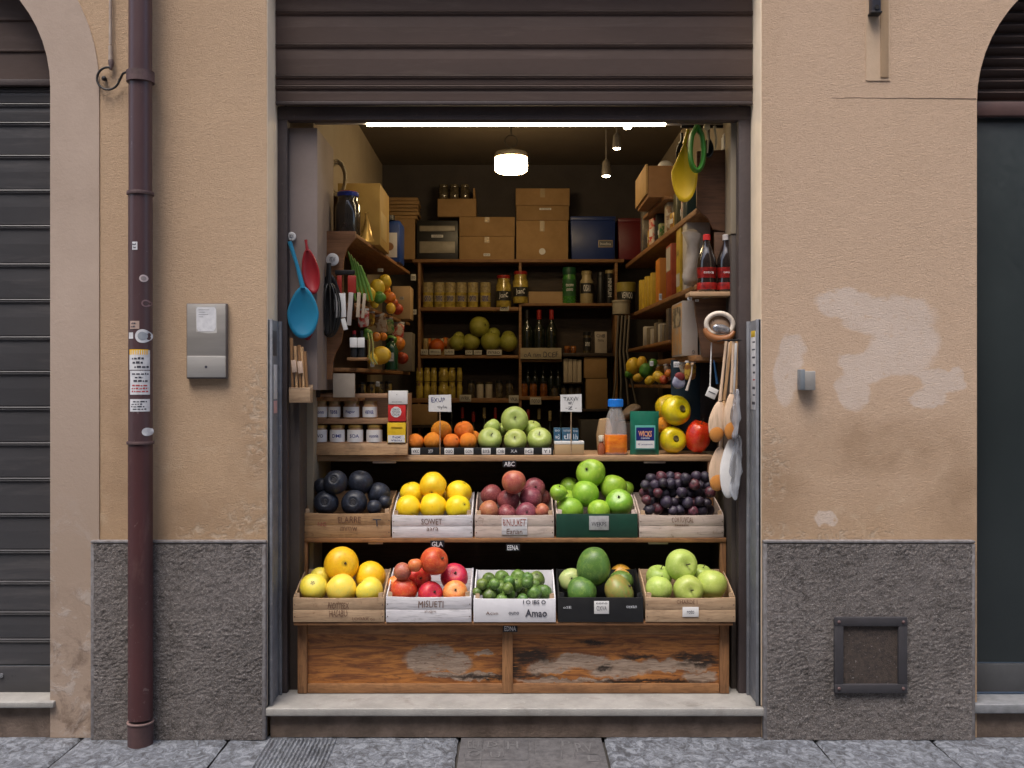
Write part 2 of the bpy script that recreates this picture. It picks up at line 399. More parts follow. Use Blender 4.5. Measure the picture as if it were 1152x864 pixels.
plinth(X(102, -.03), X(299, -.03)); plinth(X(859, -.03), X(1097, -.03))
# jamb faces, sills, footings
b = MB()
b.box(OL-.004, OL+.003, .004, TH+.2, .15, 3.6, .001); part('door_reveal', b, JAMB, bld)
b = MB(); b.box(OR-.003, OR+.004, .004, TH+.2, .15, 3.6, .001); part('door_reveal', b, JAMB, bld)
zs = .147
b = MB(); b.box(X(298, -.03), X(862, -.03), -.03, .001, zs-.038, zs, .006, 3); b.box(OL+.004, OR-.004, -.001, .62, zs-.038, zs-.0015)
for v in b.bm.verts: v.co.z += noise.noise(v.co*9)*.0015
part('door_sill', b, MARBLE, bld)
b = MB(); b.box(X(304, 0), X(857, 0), .004, .06, 0, zs-.0385)
part('footing', b, DARKST, bld)
zl = Z(787, .0); 
b = MB(); b.box(cL-RL, X(60, -.03), -.03, .3, zl-.032, zl-.002, .006, 3); part('door_sill', b, MARBLE, bld)
b = MB(); b.box(cL-RL, X(58, 0), .004, .05, 0, zl-.033); part('footing', b, DARKST, bld)
zr = Z(790, .0)
b = MB(); b.box(X(1095, -.03), cR+RR, -.03, .3, zr-.045, zr, .006, 3); part('door_sill', b, pm('grey_sill', (.21, .215, .23), (.15, .155, .165), 20, .6, .4, 110, rnd=0), bld)
b = MB(); b.box(X(1097, 0), cR+RR, .004, .05, 0, zr-.046); part('footing', b, DARKST, bld)
# rear of the front wall (inner skin) above the door and the room behind
BY = 3.2; WL, WR, CZ = -1.03, 1.16, 3.41
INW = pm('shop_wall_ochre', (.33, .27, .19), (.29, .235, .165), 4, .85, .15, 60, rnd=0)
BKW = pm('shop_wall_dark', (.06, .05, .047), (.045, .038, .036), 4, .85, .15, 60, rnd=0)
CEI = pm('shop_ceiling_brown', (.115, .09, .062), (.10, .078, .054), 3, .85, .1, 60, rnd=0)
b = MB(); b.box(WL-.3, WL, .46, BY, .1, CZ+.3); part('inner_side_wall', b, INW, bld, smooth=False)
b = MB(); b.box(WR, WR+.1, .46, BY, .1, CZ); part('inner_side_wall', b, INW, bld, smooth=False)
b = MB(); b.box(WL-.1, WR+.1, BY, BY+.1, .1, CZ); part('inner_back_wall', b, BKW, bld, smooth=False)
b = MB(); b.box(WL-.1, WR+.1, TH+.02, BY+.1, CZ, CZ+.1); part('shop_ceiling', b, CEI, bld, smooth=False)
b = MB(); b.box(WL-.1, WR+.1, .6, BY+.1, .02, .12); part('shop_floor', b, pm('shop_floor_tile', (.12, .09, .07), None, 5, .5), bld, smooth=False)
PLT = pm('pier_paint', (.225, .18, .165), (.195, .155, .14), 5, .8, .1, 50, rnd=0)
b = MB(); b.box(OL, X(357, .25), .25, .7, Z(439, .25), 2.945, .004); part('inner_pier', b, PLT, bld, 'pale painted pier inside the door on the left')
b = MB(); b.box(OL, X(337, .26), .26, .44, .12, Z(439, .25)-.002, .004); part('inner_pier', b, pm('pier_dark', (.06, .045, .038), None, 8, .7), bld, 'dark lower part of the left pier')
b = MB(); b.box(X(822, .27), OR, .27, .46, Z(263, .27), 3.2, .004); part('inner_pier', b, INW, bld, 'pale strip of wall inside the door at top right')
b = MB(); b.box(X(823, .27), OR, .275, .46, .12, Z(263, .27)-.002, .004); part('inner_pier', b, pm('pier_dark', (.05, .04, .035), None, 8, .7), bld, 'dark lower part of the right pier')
b = MB(); b.box(OL, OR, .36, .46, 3.05, 3.6); part('inner_lintel', b, INW, bld, smooth=False)

ob = thing('added_street_building', 'unseen plain ochre building added behind the viewer to block low sky light', 'building', (0, -8.6, 0))  # unseen block, added so daylight falls as in a narrow street
b = MB(); b.box(-14, 14, -.6, 0, 0, 10.5); part('wall', b, pm('opposite_plaster', (.27, .20, .14), (.23, .17, .12), 3, .9, .2, 60, rnd=0), ob, smooth=False)
for k in range(7):
    for z_ in (1.0, 4.6):
        b = MB(); b.box(-.55, .55, .0, .04, 0, 1.9, .005); wn = part('window', b, FRAME, ob, loc=(-10.5+k*3.5, .0, z_))
        b = MB(); b.box(-.47, .47, .041, .045, .08, 1.82); part('pane', b, pm('pane_dark', (.03, .035, .04), None, 5, .1), wn, smooth=False)

# ---------------------------------------------------------------- shutters, door frame
fr = thing('door_frame', 'dark brown metal frame lining the fruit shop opening', 'door frame', (0, .2, zs))
y0 = .0
b = MB(); b.box(OL+.004, X(323, .2), 0, .06, 0, Z(119, .2)-zs, .004); part('frame_post', b, FRAME, fr)
b = MB(); b.box(X(831, .2), OR-.004, 0, .06, 0, Z(119, .2)-zs, .004); part('frame_post', b, FRAME, fr)
b = MB(); b.box(OL+.004, OR-.004, -.004, .06, Z(135, .2)-zs, Z(120, .2)-zs, .004); part('frame_header', b, FRAME, fr)
def guide(sx, x, stk):
    o = thing('shutter_guide', 'grey steel shutter guide with %s on the %s jamb' % (stk, 'left' if sx > 0 else 'right'), 'shutter guide', (x, 0, zs))
    b = MB(); t = Z(359, .0)-zs
    b.box(0, .012*sx, .004, .19, 0, t, .003); b.box(.012*sx, .026*sx, .17, .19, 0, t, .002); b.box(0, .05*sx if 0 else .022*sx, .004, .016, 0, t, .002)
    part('guide_channel', b, STEEL, o)
    return o, t
WH = pm('sticker_white', (.68, .68, .70), (.55, .55, .58), 40, .6, .1, rnd=.03)
INK = pm('ink_dark', (.05, .05, .07), None, 30, .7, 0)
INKB = pm('ink_blue', (.04, .05, .22), None, 30, .6, 0)
INKR = pm('ink_red', (.45, .05, .05), None, 30, .6, 0)
o, t = guide(1, OL+.0035, 'peeling white stickers')
zc = lambda py: Z(py, .08)-zs
b = MB(); b.box(.0122, .0134, .07, .14, zc(449), zc(410), .0004); part('sticker', b, WH, o, 'torn white sticker')
b = MB(); b.box(.0122, .0134, .07, .14, zc(465), zc(451), .0004); part('sticker', b, pm('sticker_pink', (.6, .35, .35), None), o, 'small pinkish sticker')
b = MB(); b.box(.0122, .0135, .05, .13, zc(400), zc(372), .0004); part('sticker', b, pm('steel_lock', (.09, .09, .10), None), o, 'dark worn strip')
o2, t = guide(-1, OR-.0035, 'a long printed strip of labels')
b = MB(); b.box(-.0134, -.0122, .05, .15, zc(461), zc(373), .0004); sk = part('sticker', b, WH, o2, 'long white printed label')
b = MB(); b.box(-.0138, -.0135, .06, .14, zc(379), zc(372), .0001); part('sticker', b, pm('sticker_yellow', (.75, .5, .03), None), o2, 'small yellow label')
for i in range(9):
    b = MB(); q = zc(384+i*8.5); b.box(-.0139, -.0135, .062, .10+.03*random.random(), q-.014*random.uniform(.4, 1), q, 0)
    part('print_line', b, INKR if i == 5 else INK, sk)

def slats(parent, x0, x1, y, edges, m, rib=.012):
    """roller curtain: edges = heights of the joints from top to bottom"""
    b = MB()
    pr = []
    for a, c in zip(edges, edges[1:]):
        pr += [(y+.004, a), (y-rib*.55, a-.003), (y-rib*.7, a-.007), (y-rib*.3, a-.011), (y-rib*.7, a-.015), (y-rib*.55, a-.019), (y-.001, a-.023), (y-.001-rib*.12, (a+c)/2), (y, c+.003), (y+.004, c)]
    n = len(pr)
    fr_ = [[b.bm.verts.new((x, p[0], p[1])) for p in pr] for x in (x0, x1)]
    for i in range(n-1): b.bm.faces.new((fr_[0][i], fr_[0][i+1], fr_[1][i+1], fr_[1][i]))
    bk = [b.bm.verts.new((x, y+.02, z)) for x, z in ((x0, pr[0][1]), (x1, pr[0][1]), (x1, pr[-1][1]), (x0, pr[-1][1]))]
    b.bm.faces.new(bk)
    bmesh.ops.recalc_face_normals(b.bm, faces=b.bm.faces[:])
    return part('slat_curtain', b, m, parent, smooth=False)
ms = thing('roller_shutter', 'dark brown roller shutter rolled up above the fruit shop', 'shutter', (0, 0, Z(115, .14)))
zz0 = Z(115, .14)
slats(ms, OL+.006, OR-.006, .16, [Z(p, .16)-zz0 for p in (-60, -24, 12, 49, 84, 96, 114)], SHUT, .016)
b = MB(); b.box(OL+.006, OR-.006, .15, .175, Z(117.5, .15)-zz0, Z(113.5, .15)-zz0, .003); part('bottom_bar', b, FRAME, ms)
# left arch shutter
SH2 = pm('shutter_slate', (.058, .056, .06), (.046, .045, .049), 5, .4, .15, 70, stretch=(.3, 1, 1), rnd=0)
specks(SH2, (.13, .12, .12), 5, .52, .75, .5, (.35, 1, 2.5)); specks(SH2, (.02, .02, .02), 40, .64, .7, .5)
ls = thing('roller_shutter', 'dark slatted roller shutter closed in the arch at the left edge', 'shutter', (cL, .13, zl))
zz0 = zl
slats(ls, -RL-.1, RL+.1, .0, [Z(p, .13)-zz0 for p in (99, 116, 137, 174, 213, 253, 296, 336, 378, 417, 457, 497, 537, 577, 618, 653, 687, 718, 748)], SH2, .014)
b = MB(); b.box(-RL-.1, RL+.1, -.012, .012, Z(782, .13)-zz0, Z(749, .13)-zz0, .004); bb = part('bottom_bar', b, SH2, ls)
b = MB(); b.cyl((X(3, .13)-cL, -.012, Z(759, .13)-zz0), (X(3, .13)-cL, -.02, Z(759, .13)-zz0), .011); b.cyl((X(3, .13)-cL, -.0195, Z(759, .13)-zz0), (X(3, .13)-cL, -.022, Z(759, .13)-zz0), .005); part('keyhole', b, STEEL, bb)
b = MB(); b.box(-RL-.1, RL+.1, -.03, .02, Z(98, .13)-zz0, Z(91, .13)-zz0, .003); part('transom_bar', b, FRAME, ls)
b = MB(); b.box(-RL-.1, RL+.1, .0, .02, Z(90.5, .13)-zz0, Z(-80, .13)-zz0)
for p in (57, 22, -15): b.box(-RL-.1, RL+.1, -.008, .002, Z(p+1.5, .13)-zz0, Z(p-1.5, .13)-zz0, .002)
part('arch_panel', b, SHUT, ls)
# right arch: louvre, beam, door leaf
GRN = pm('door_green_black', (.028, .036, .038), (.022, .029, .031), 2, .34, .05, 30, rnd=0)
rs = thing('shop_door', 'closed dark green door under a louvred arch at the right edge', 'door', (cR, .12, zr))
lx0, lx1 = -RR-.05, RR+.05
b = MB(); b.box(lx0, lx1, 0, .03, Z(745, .12)-zr, Z(133, .12)-zr, .003); dl = part('door_leaf', b, GRN, rs)
b = MB(); b.box(lx0, lx1, -.006, .03, Z(778, .12)-zr, Z(746.5, .12)-zr, .003); part('bottom_rail', b, pm('rail_slate', (.07, .072, .078), None, 8, .5), rs)
b = MB(); b.box(lx0, lx1, -.03, .03, Z(132, .12)-zr, Z(116, .12)-zr, .004); part('transom_bar', b, pm('beam_redbrown', (.105, .055, .05), (.08, .045, .042), 8, .5), rs)
b = MB()
for i in range(16):
    zc_ = Z(108-i*12.6, .12)-zr
    b.box(lx0, lx1, -.022, .022, -.004, .004, .0015, 1, M=Matrix.Translation((0, .0, zc_)) @ Matrix.Rotation(radians(-42), 4, 'X'))
b.box(lx0, lx1, .05, .06, Z(114, .12)-zr, Z(-90, .12)-zr)
part('louvre', b, SHUT, rs, smooth=False)

# ---------------------------------------------------------------- ground
def paving_mat():
    m, nt, bs = newmat('blue_grey_flagstone'); v = coords(nt)
    n = noi(nt, v, 2.6, 6, .6); f = noi(nt, v, 60, 7, .8, .4); g = noi(nt, coords(nt, (1, .8, 1), (0, 0, .5)), 21, 7, .78, 1.2)
    col = mixc(nt, ramp(nt, n, .35, .65), (.20, .215, .245), (.14, .15, .175))
    col = mixc(nt, math_(nt, 'MULTIPLY', ramp(nt, g, .53, .56), .7), col, (.34, .365, .41))
    col = mixc(nt, math_(nt, 'MULTIPLY', ramp(nt, g, .475, .42), .8), col, (.065, .065, .07))
    col = mixc(nt, math_(nt, 'MULTIPLY', ramp(nt, f, .6, .75), .3), col, (.12, .105, .09))
    setin(nt, bs, 'Base Color', col)
    r = math_(nt, 'MULTIPLY_ADD', f, .4); r.node.inputs[2].default_value = .3; nt.links.new(r, bs.inputs['Roughness'])
    bump(nt, bs, math_(nt, 'ADD', f, math_(nt, 'MULTIPLY', g, 2.5)), .8, .009)
    return m
PAV = paving_mat()
b = MB(); b.box(-60, 60, -60, .05, -.5, -.03); struct('ground', b, pm('joint_earth', (.055, .05, .047), None, 8, .9, .4, 60, rnd=0))
b = MB()
def slab(x0, x1, ya, yb, st=.02, cut=None):
    nx = max(2, int((x1-x0)/st)); ny = max(2, int((yb-ya)/st)); tilt = random.uniform(-.002, .002); off = random.random()*50; base = random.uniform(-.004, 0)
    def f(x, y):
        ex = min(x-x0, x1-x, y-ya, yb-y); rr_ = noise.noise(Vector((x*5, y*7, off)))*.004+noise.noise(Vector((x*22, y*30, off)))*.0022
        z = base+rr_+tilt*(x-x0) - (.012 if ex < .001 else 0)
        return Vector((x+noise.noise(Vector((y*11, off, x)))*.003*(ex < .03), y, min(z, .002)))
    b.grid(x0, x1, ya, yb, nx, ny, f)
xs = [X(p, 0) for p in (-1000, -700, -420, -150, 92, 258, 516)]; xs2 = [X(p, 0) for p in (679, 915, 1046, 1250, 1500, 1800, 2100)]
for q in (xs, xs2):
    for a, c in zip(q, q[1:]): slab(a+.003, c-.003, -.52, .04, .012)
slab(X(516, 0)+.003, X(679, 0)-.003, -1.0, -.57, .03)
for row in range(1, 7):
    ya = -.52-.55*row; x = -7-random.random()
    while x < 7:
        L = random.uniform(.5, 1.1)
        if not (row == 1 and x < X(679, 0) and x+L > X(516, 0)): slab(x+.004, x+L-.004, ya+.005, ya+.545, .06)
        x += L
for v in b.bm.verts: pass
struct('pavement', b, PAV, 'all')
# tooled grooves on one slab
b = MB()
for i in range(17):
    xg = X(305+i*4.6, 0); b.prism([(xg-.0055, .0005), (xg+.0055, .0005), (xg+.002, .0052), (xg-.002, .0052)], 'y', -.50, -.02)
for v in b.bm.verts: v.co.x += (v.co.y+.02)*-.02
struct('pavement_tooling', b, PAV)
# manhole cover
mh = thing('manhole_cover', 'cast iron manhole cover with raised letters set in the paving', 'manhole cover', ((X(517, 0)+X(678, 0))/2, -.28, 0))
IR = pm('cast_iron', (.15, .145, .15), (.09, .086, .09), 30, .62, .6, 90, metal=.2, rnd=0, bd=.004)
hw = .330; hd = .27
b = MB(); b.box(-hw, hw, -hd, hd, -.03, .0025, .003)
part('cover_frame', b, IR, mh)
b = MB()
for s in (-1, 1): b.box(min(s*.015, s*(hw-.03)), max(s*.015, s*(hw-.03)), -hd+.03, hd-.03, .002, .0055, .002)
pl = part('cover_plate', b, IR, mh)
b = MB()
for (u0, u1, w0, w1) in ((-hw+.035, -hw+.115, .10, .105), (-.23, -.225, -.1, .225), (-hw+.035, -.02, -.02, -.015), (-.13, -.125, .02, .225), (.13, .135, .0, .225), (.19, .195, .0, .225), (.20, hw-.035, .05, .055)):
    b = MB(); b.box(u0, u1, w0, w1, .005, .0085, .001); part('raised_rib', b, IR, pl)
for t_, x_, y_, h_, w_ in (('EEE', -.262, .17, .09, .06), ('O', -.262, .06, .07, .05), ('U', -.165, .04, .07, .05), ('D', -.18, .17, .07, .05), ('H', -.085, .16, .09, .05), ('P', .16, .18, .08, .045), ('RV', .24, .13, .11, .07), ('L', .27, .0, .07, .05)):
    cu = writing(t_, h_, pm('iron_worn', (.19, .185, .19), None, 30, .5, metal=.3), pl, (x_, y_, .0065), (0, 0, 0), w_, .1, depth=.001)

# ---------------------------------------------------------------- things on the facade
PIPE = pm('pipe_oxblood', (.082, .042, .046), (.066, .035, .039), 4, .42, .12, 50, stretch=(1, 1, .3), rnd=0, coat=.1)
PIPE2 = pm('pipe_lower', (.078, .024, .025), (.055, .019, .02), 6, .5, .25, 50, stretch=(1, 1, .3), rnd=0)
RUST = pm('pipe_clamp', (.12, .07, .07), (.07, .04, .04), 20, .6, .3, 80, rnd=0)
specks(PIPE, (.30, .24, .24), 34, .66, .70, .6, (1, 1, .6)); specks(PIPE2, (.20, .14, .13), 30, .63, .68, .5); specks(PIPE, (.04, .02, .022), 9, .55, .7, .5, (1, 1, .3)); specks(PIPE2, (.16, .09, .08), 7, .55, .72, .5, (1, 1, .4))
py = -.085; pr = .054
dp = thing('drainpipe', 'dark oxblood drainpipe covered with stickers running down the front', 'drainpipe', (X(158, py), py, 0))
px0 = X(158, py)
zz = lambda q: Z(q, py)
b = MB(); b.lathe([(pr*.97, zz(217)), (pr*.97, ZT)], 40); part('pipe_section', b, PIPE, dp)
b = MB(); b.lathe([(pr, zz(497)), (pr, zz(218))], 40); pm2 = part('pipe_section', b, PIPE, dp, 'middle pipe length with stickers')
b = MB(); b.lathe([(pr*1.02, zz(808)), (pr*1.02, zz(500))], 40); part('pipe_section', b, PIPE2, dp, 'lower redder pipe length')
b = MB(); b.lathe([(pr*1.05, -.01), (pr*1.05, zz(812))], 40); part('base_sleeve', b, pm('sleeve_dusty', (.085, .042, .042), (.06, .032, .032), 14, .7, .4, 60, rnd=0), dp)
def ring(q, r_, h, m, nm):
    b = MB(); b.lathe([(pr, zz(q)-h), (r_-.001, zz(q)-h), (r_, zz(q)-h*.6), (r_, zz(q)+h*.6), (r_-.001, zz(q)+h), (pr, zz(q)+h)], 40); part(nm, b, m, dp)
ring(218, pr*1.13, .008, RUST, 'pipe_collar'); ring(498, pr*1.14, .007, RUST, 'pipe_collar'); ring(812, pr*1.13, .004, pm('ring_pale', (.20, .13, .12), None), 'pipe_collar')
b = MB(); b.lathe([(pr, zz(93)), (pr*1.16, zz(93)), (pr*1.16, zz(81)), (pr, zz(81))], 40)
b.box(-.02, .02, .05, .086, zz(91), zz(83)); part('wall_clamp', b, RUST, dp)
def psticker(pxa, pxb, pya, pyb, m, label=None, lines=(), name='sticker'):
    """sticker wrapped on the pipe"""
    def ang(p):
        s_ = max(-.98, min(.98, (X(p, py-.05)-px0)/(pr+.0012))); return math.asin(s_)
    a0, a1 = ang(pxa), ang(pxb); z1, z0 = Z(pya, py-.05), Z(pyb, py-.05)
    b = MB(); n = 10
    b.grid(0, 1, 0, 1, n, 1, lambda u, v: Vector((sin(a0+(a1-a0)*u)*(pr+.0012), -cos(a0+(a1-a0)*u)*(pr+.0012), z0+(z1-z0)*v)))
    o = part(name, b, m, pm2, label)
    for (u0, u1, v0, v1, mm) in lines:
        b = MB(); b.grid(0, 1, 0, 1, 6, 1, lambda u, v: Vector((sin(a0+(a1-a0)*(u0+(u1-u0)*u))*(pr+.0018), -cos(a0+(a1-a0)*(u0+(u1-u0)*u))*(pr+.0018), z0+(z1-z0)*(v0+(v1-v0)*v))))
        part('print_line', b, mm, o, smooth=False)
def rl(n, mm=None, seed=1, v0=.1, v1=.9):
    r_ = random.Random(seed); out = []
    for i in range(n):
        v = v0+(v1-v0)*(i+.5)/n; h = (v1-v0)/n*.28; a = r_.uniform(.06, .3); c = r_.uniform(.6, .95)
        k = a
        while k < c:
            e = min(c, k+r_.uniform(.06, .2)); out.append((k, e, v-h, v+h*r_.uniform(.2, 1), mm or INK)); k = e+.04
    return out
YEL = pm('sticker_orange', (.80, .42, .01), (.85, .55, .02), 20, .5, .05)
psticker(145, 166, 394, 416, WH, 'white sticker with an orange top', rl(3, seed=2, v0=.05, v1=.7))
psticker(145, 165, 393, 399, YEL, 'orange band of the top sticker')
psticker(146, 166, 417, 444, WH, 'torn white sticker with red print', rl(3, INK, 5, .5, .95)+rl(3, INKR, 8, .08, .45))
psticker(146, 166, 449, 463, WH, 'lowest white sticker with small print', rl(4, INK, 11))
psticker(146, 157, 361, 370, pm('sticker_tan', (.42, .30, .25), None), 'small faded tan sticker', rl(2, seed=4))
psticker(144, 150, 374, 381, WH, 'scrap of white sticker')
psticker(149, 155, 272, 281, WH, 'tiny white sticker', rl(2, seed=9))
def pdisc(px, pyy, rx, m, label, m2=None):
    for k, (rr_, mm) in enumerate(((1, m), (.62, m2))):
        if mm is None: continue
        b = MB(); c = [b.bm.verts.new((0, 0, 0))]; vs = []
        zc_ = Z(pyy, py-.05); R = rx*S0*rr_; xo = X(px, py-.05)-px0; q = pr+.0012+.0006*k
        P = lambda dx, dz: Vector((xo+dx, -math.sqrt(max(q*q-(xo+dx)**2, 0)), zc_+dz))
        c[0].co = P(0, 0)
        vs = [[b.bm.verts.new(P(R*t*cos(2*pi*i/24), R*t*sin(2*pi*i/24))) for i in range(24)] for t in (.5, 1)]
        for i in range(24):
            b.bm.faces.new((c[0], vs[0][i], vs[0][(i+1) % 24])); b.bm.faces.new((vs[0][i], vs[1][i], vs[1][(i+1) % 24], vs[0][(i+1) % 24]))
        if k == 0: o = part('sticker', b, mm, pm2, label)
        else: part('sticker_centre', b, mm, o)
pdisc(160, 378, 7.5, WH, 'round silver sticker', pm('sticker_grey', (.35, .38, .42), None))
pdisc(161, 313, 4, pm('sticker_pinkw', (.6, .5, .5), None), 'small round pale sticker', pm('sticker_grey2', (.35, .3, .3), None))
pdisc(163, 341, 4, pm('sticker_worn', (.25, .15, .16), None), 'worn round sticker', PIPE)
pdisc(164, 486, 4.5, WH, 'small round white sticker')
# thin conduit with scroll bracket
cd = thing('wall_conduit', 'thin pale conduit ending above a curled iron hook beside the drainpipe', 'conduit', (X(126, 0), 0, Z(75, 0)))
b = MB(); z0 = Z(75, 0)
b.tube([(0, -.018, ZT-z0), (0, -.018, Z(52, 0)-z0)], .0075, 10)
b.tube([(0, -.018, Z(53, 0)-z0), (.001, -.018, Z(70, 0)-z0)], .0095, 10); part('conduit_pipe', b, pm('conduit_pale', (.46, .38, .32), (.33, .26, .22), 20, .6), cd)
b = MB(); b.tube([(.001, -.018, Z(69, 0)-z0), (.004, -.018, Z(72, 0)-z0), (.002, -.02, Z(80, 0)-z0)], [.012, .013, .007], 10); part('end_fitting', b, pm('fitting_rust', (.18, .13, .13), None, rough=.5, metal=.5), cd)
hk = thing('scroll_bracket', 'black curled iron bracket reaching from the wall to the drainpipe', 'bracket', (X(124, 0), -.02, Z(90, 0)))
pts = []
for i in range(31):
    a = radians(80)+radians(275)*i/30; R = 12.5*S0; pts.append((cos(a)*R, -.004, sin(a)*R))
pts += [(X(137, 0)-X(124, 0), -.008, -.012), (X(143, 0)-X(124, 0), -.03, .015), (X(150, 0)-X(124, 0), -.05, .018)]
b = MB(); b.tube(pts, .0055, 8); part('scroll', b, pm('iron_black', (.03, .027, .027), None, rough=.5, metal=.4), hk)
b = MB(); b.ball((-.02, -.002, .0), .012, 12); b.cyl((-.02, .02, 0), (-.02, -.004, 0), .006); part('wall_screw', b, pm('iron_black', (.03, .027, .027), None), hk)
# steel intercom plate
ix0, ix1, iz0, iz1 = X(210.5, -.02), X(255.5, -.02), Z(426, -.02), Z(341.5, -.02)
ic = thing('intercom_panel', 'brushed steel panel with a paper label on the plaster left of the shop', 'wall panel', ((ix0+ix1)/2, 0, iz0))
W = (ix1-ix0)/2; Hh = iz1-iz0
STB = pm('brushed_steel', (.46, .43, .40), (.38, .355, .33), 8, .42, .1, 60, metal=.55, stretch=(.2, 1, 2), rnd=0)
b = MB(); b.box(-W, W, -.03, 0, 0, Hh, .003); part('housing', b, pm('housing_dark', (.13, .115, .11), None, rough=.5), ic)
b = MB(); b.box(-W+.004, W-.004, -.034, -.029, .09, Hh-.004, .0015); part('upper_plate', b, STB, ic)
b = MB(); b.box(-W+.004, W-.003, -.036, -.029, .006, .107, .004); lo_ = part('lower_plate', b, pm('bright_steel', (.56, .54, .51), (.48, .46, .44), 8, .35, .05, 60, metal=.5, stretch=(.2, 1, 2), rnd=0), ic)
b = MB(); b.cyl((0, -.035, .055), (0, -.0375, .055), .0065, seg=12); part('push_button', b, INK, lo_)
b = MB(); b.prism([(-.045, .235), (-.035, .222), (.035, .222), (.045, .24), (.046, .325), (.038, .335), (-.04, .335), (-.046, .328)], 'y', -.0352, -.034); la = part('paper_label', b, WH, ic)
b = MB()
for i, ww in enumerate((.05, .03, .045, .02)): b.box(-.035, -.035+ww, -.0356, -.0352, .322-i*.011, .3235-i*.011)
part('print_line', b, INK, la, smooth=False)
b = MB(); b.prism([(-.05, .34), (-.048, .30), (-.046, .22), (.01, .212), (.05, .215), (.049, .345), (.0, .338)], 'y', -.0346, -.0338); part('glue_mark', b, pm('glue', (.50, .48, .46), None, rough=.7), ic)
# lamp bracket at the top right
lb = thing('lamp_bracket', 'small dark metal bracket end at the top of the right wall', 'bracket', (X(982, 0), 0, Z(18, 0)))
b = MB(); b.box(-.021, .021, -.05, 0, .0, .5, .006); part('bracket_arm', b, pm('bracket_slate', (.075, .075, .095), None, rough=.45, metal=.4), lb)
b = MB(); b.cyl((0, -.05, .022), (0, -.056, .022), .011); part('bolt', b, pm('iron_black', (.03, .027, .027), None), lb)
b = MB(); b.box(-.026, .026, -.052, -.0, -.004, .006, .002); part('end_plate', b, pm('iron_black', (.03, .027, .027), None), lb)
# little grey box
gb = thing('junction_box', 'small grey metal box fixed on the peeling patch of the right wall', 'junction box', (X(908, -.03), 0, Z(439, 0)))
b = MB(); b.box(-.034, .034, -.05, 0, .0, .09, .004); part('box_body', b, pm('box_grey', (.42, .40, .37), (.35, .33, .31), 10, .5, metal=.3), gb)
b = MB(); b.box(-.038, -.016, -.053, -.0, .002, .098, .003); part('box_flange', b, pm('box_bluegrey', (.25, .28, .31), None, rough=.5, metal=.3), gb)
# ventilation hatch
vy = -.05
vx0, vx1, vz0, vz1 = X(939, vy), X(1021, vy), Z(780, vy), Z(694.5, vy)
vh = thing('ventilation_hatch', 'square dark iron hatch frame bolted on the right stone base', 'vent', ((vx0+vx1)/2, -.036, vz0))
W = (vx1-vx0)/2; Hh = vz1-vz0; t = .042
IRB = pm('hatch_iron', (.055, .052, .058), (.045, .042, .047), 14, .5, .15, 60, metal=.2, rnd=0)
b = MB(); b.box(-W, W, -.016, .01, 0, t, .004); b.box(-W, W, -.016, .01, Hh-t, Hh, .004); b.box(-W, -W+t, -.0145, .01, t-.002, Hh-t+.002, .004); b.box(W-t, W, -.0145, .01, t-.002, Hh-t+.002, .004)
part('hatch_frame', b, IRB, vh)
b = MB()
for x_ in (-W+.02, W-.02):
    for z_ in (.022, Hh-.022): b.ball((x_, -.017, z_), .0085, 12, (1, .6, 1))
part('bolt', b, RUST, vh)
b = MB(); b.box(-W+t-.002, W-t+.002, .0, .006, t-.002, Hh-t+.002); part('mesh_screen', b, pm('hatch_mesh', (.075, .055, .045), (.035, .027, .024), 70, .8, .9, 160, rnd=0, bd=.004), vh, smooth=False)

# ================================================================ MATERIALS FOR THE SHOP
W_DISP = wood('display_wood', (.34, .165, .065), (.19, .085, .035), 'x', dirt=.55)
W_POST = wood('post_wood', (.34, .165, .065), (.19, .085, .035), 'z', dirt=.55)
W_DARK = wood('dark_wood_shade', (.045, .026, .015), (.025, .014, .009), 'x', dirt=.3)  # dark wood; on the display stand its darkness also stands in for shade
W_SHELF = wood('shelf_wood', (.30, .155, .06), (.19, .09, .035), 'x', dirt=.3)
W_SHELFY = wood('shelf_wood_deep', (.34, .165, .06), (.19, .085, .03), 'y', dirt=.3)
W_PANEL = wood('panel_walnut', (.16, .075, .035), (.09, .04, .02), 'x', .7, dirt=.15, b=.1)
W_CR1 = wood('crate_pine', (.46, .32, .20), (.34, .22, .13), 'x', dirt=.25)
W_CR2 = wood('crate_worn', (.42, .26, .13), (.28, .16, .08), 'x', dirt=.7)
W_CRW = wood('crate_white', (.66, .64, .66), (.52, .50, .53), 'x', dirt=.12, dark=(.38, .33, .30))
W_CRL = wood('crate_limed', (.55, .45, .40), (.44, .35, .30), 'x', dirt=.25, dark=(.30, .2, .13))
CARD = pm('cardboard', (.33, .20, .085), (.27, .16, .065), 8, .8, .1, 60, rnd=.12)
CARD2 = pm('cardboard_pale', (.42, .28, .15), (.36, .24, .12), 8, .8, .1, 60, rnd=.1)
specks_ = [specks(m_, (.14, .07, .035), 26, .60, .68, .55) for m_ in (W_CR1, W_CR2, W_CRL, W_DISP, W_POST)]
specks(W_CRW, (.30, .25, .22), 30, .64, .70, .5)
BLK = pm('black_plastic', (.008, .008, .009), (.012, .012, .013), 10, .42, .05, 60, rnd=.1)
PAPER = pm('white_paper', (.70, .69, .68), (.62, .61, .60), 14, .7, .05, rnd=.04)
GREENP = pm('crate_green', (.007, .05, .03), (.005, .035, .022), 8, .45, .1, 60, rnd=0)

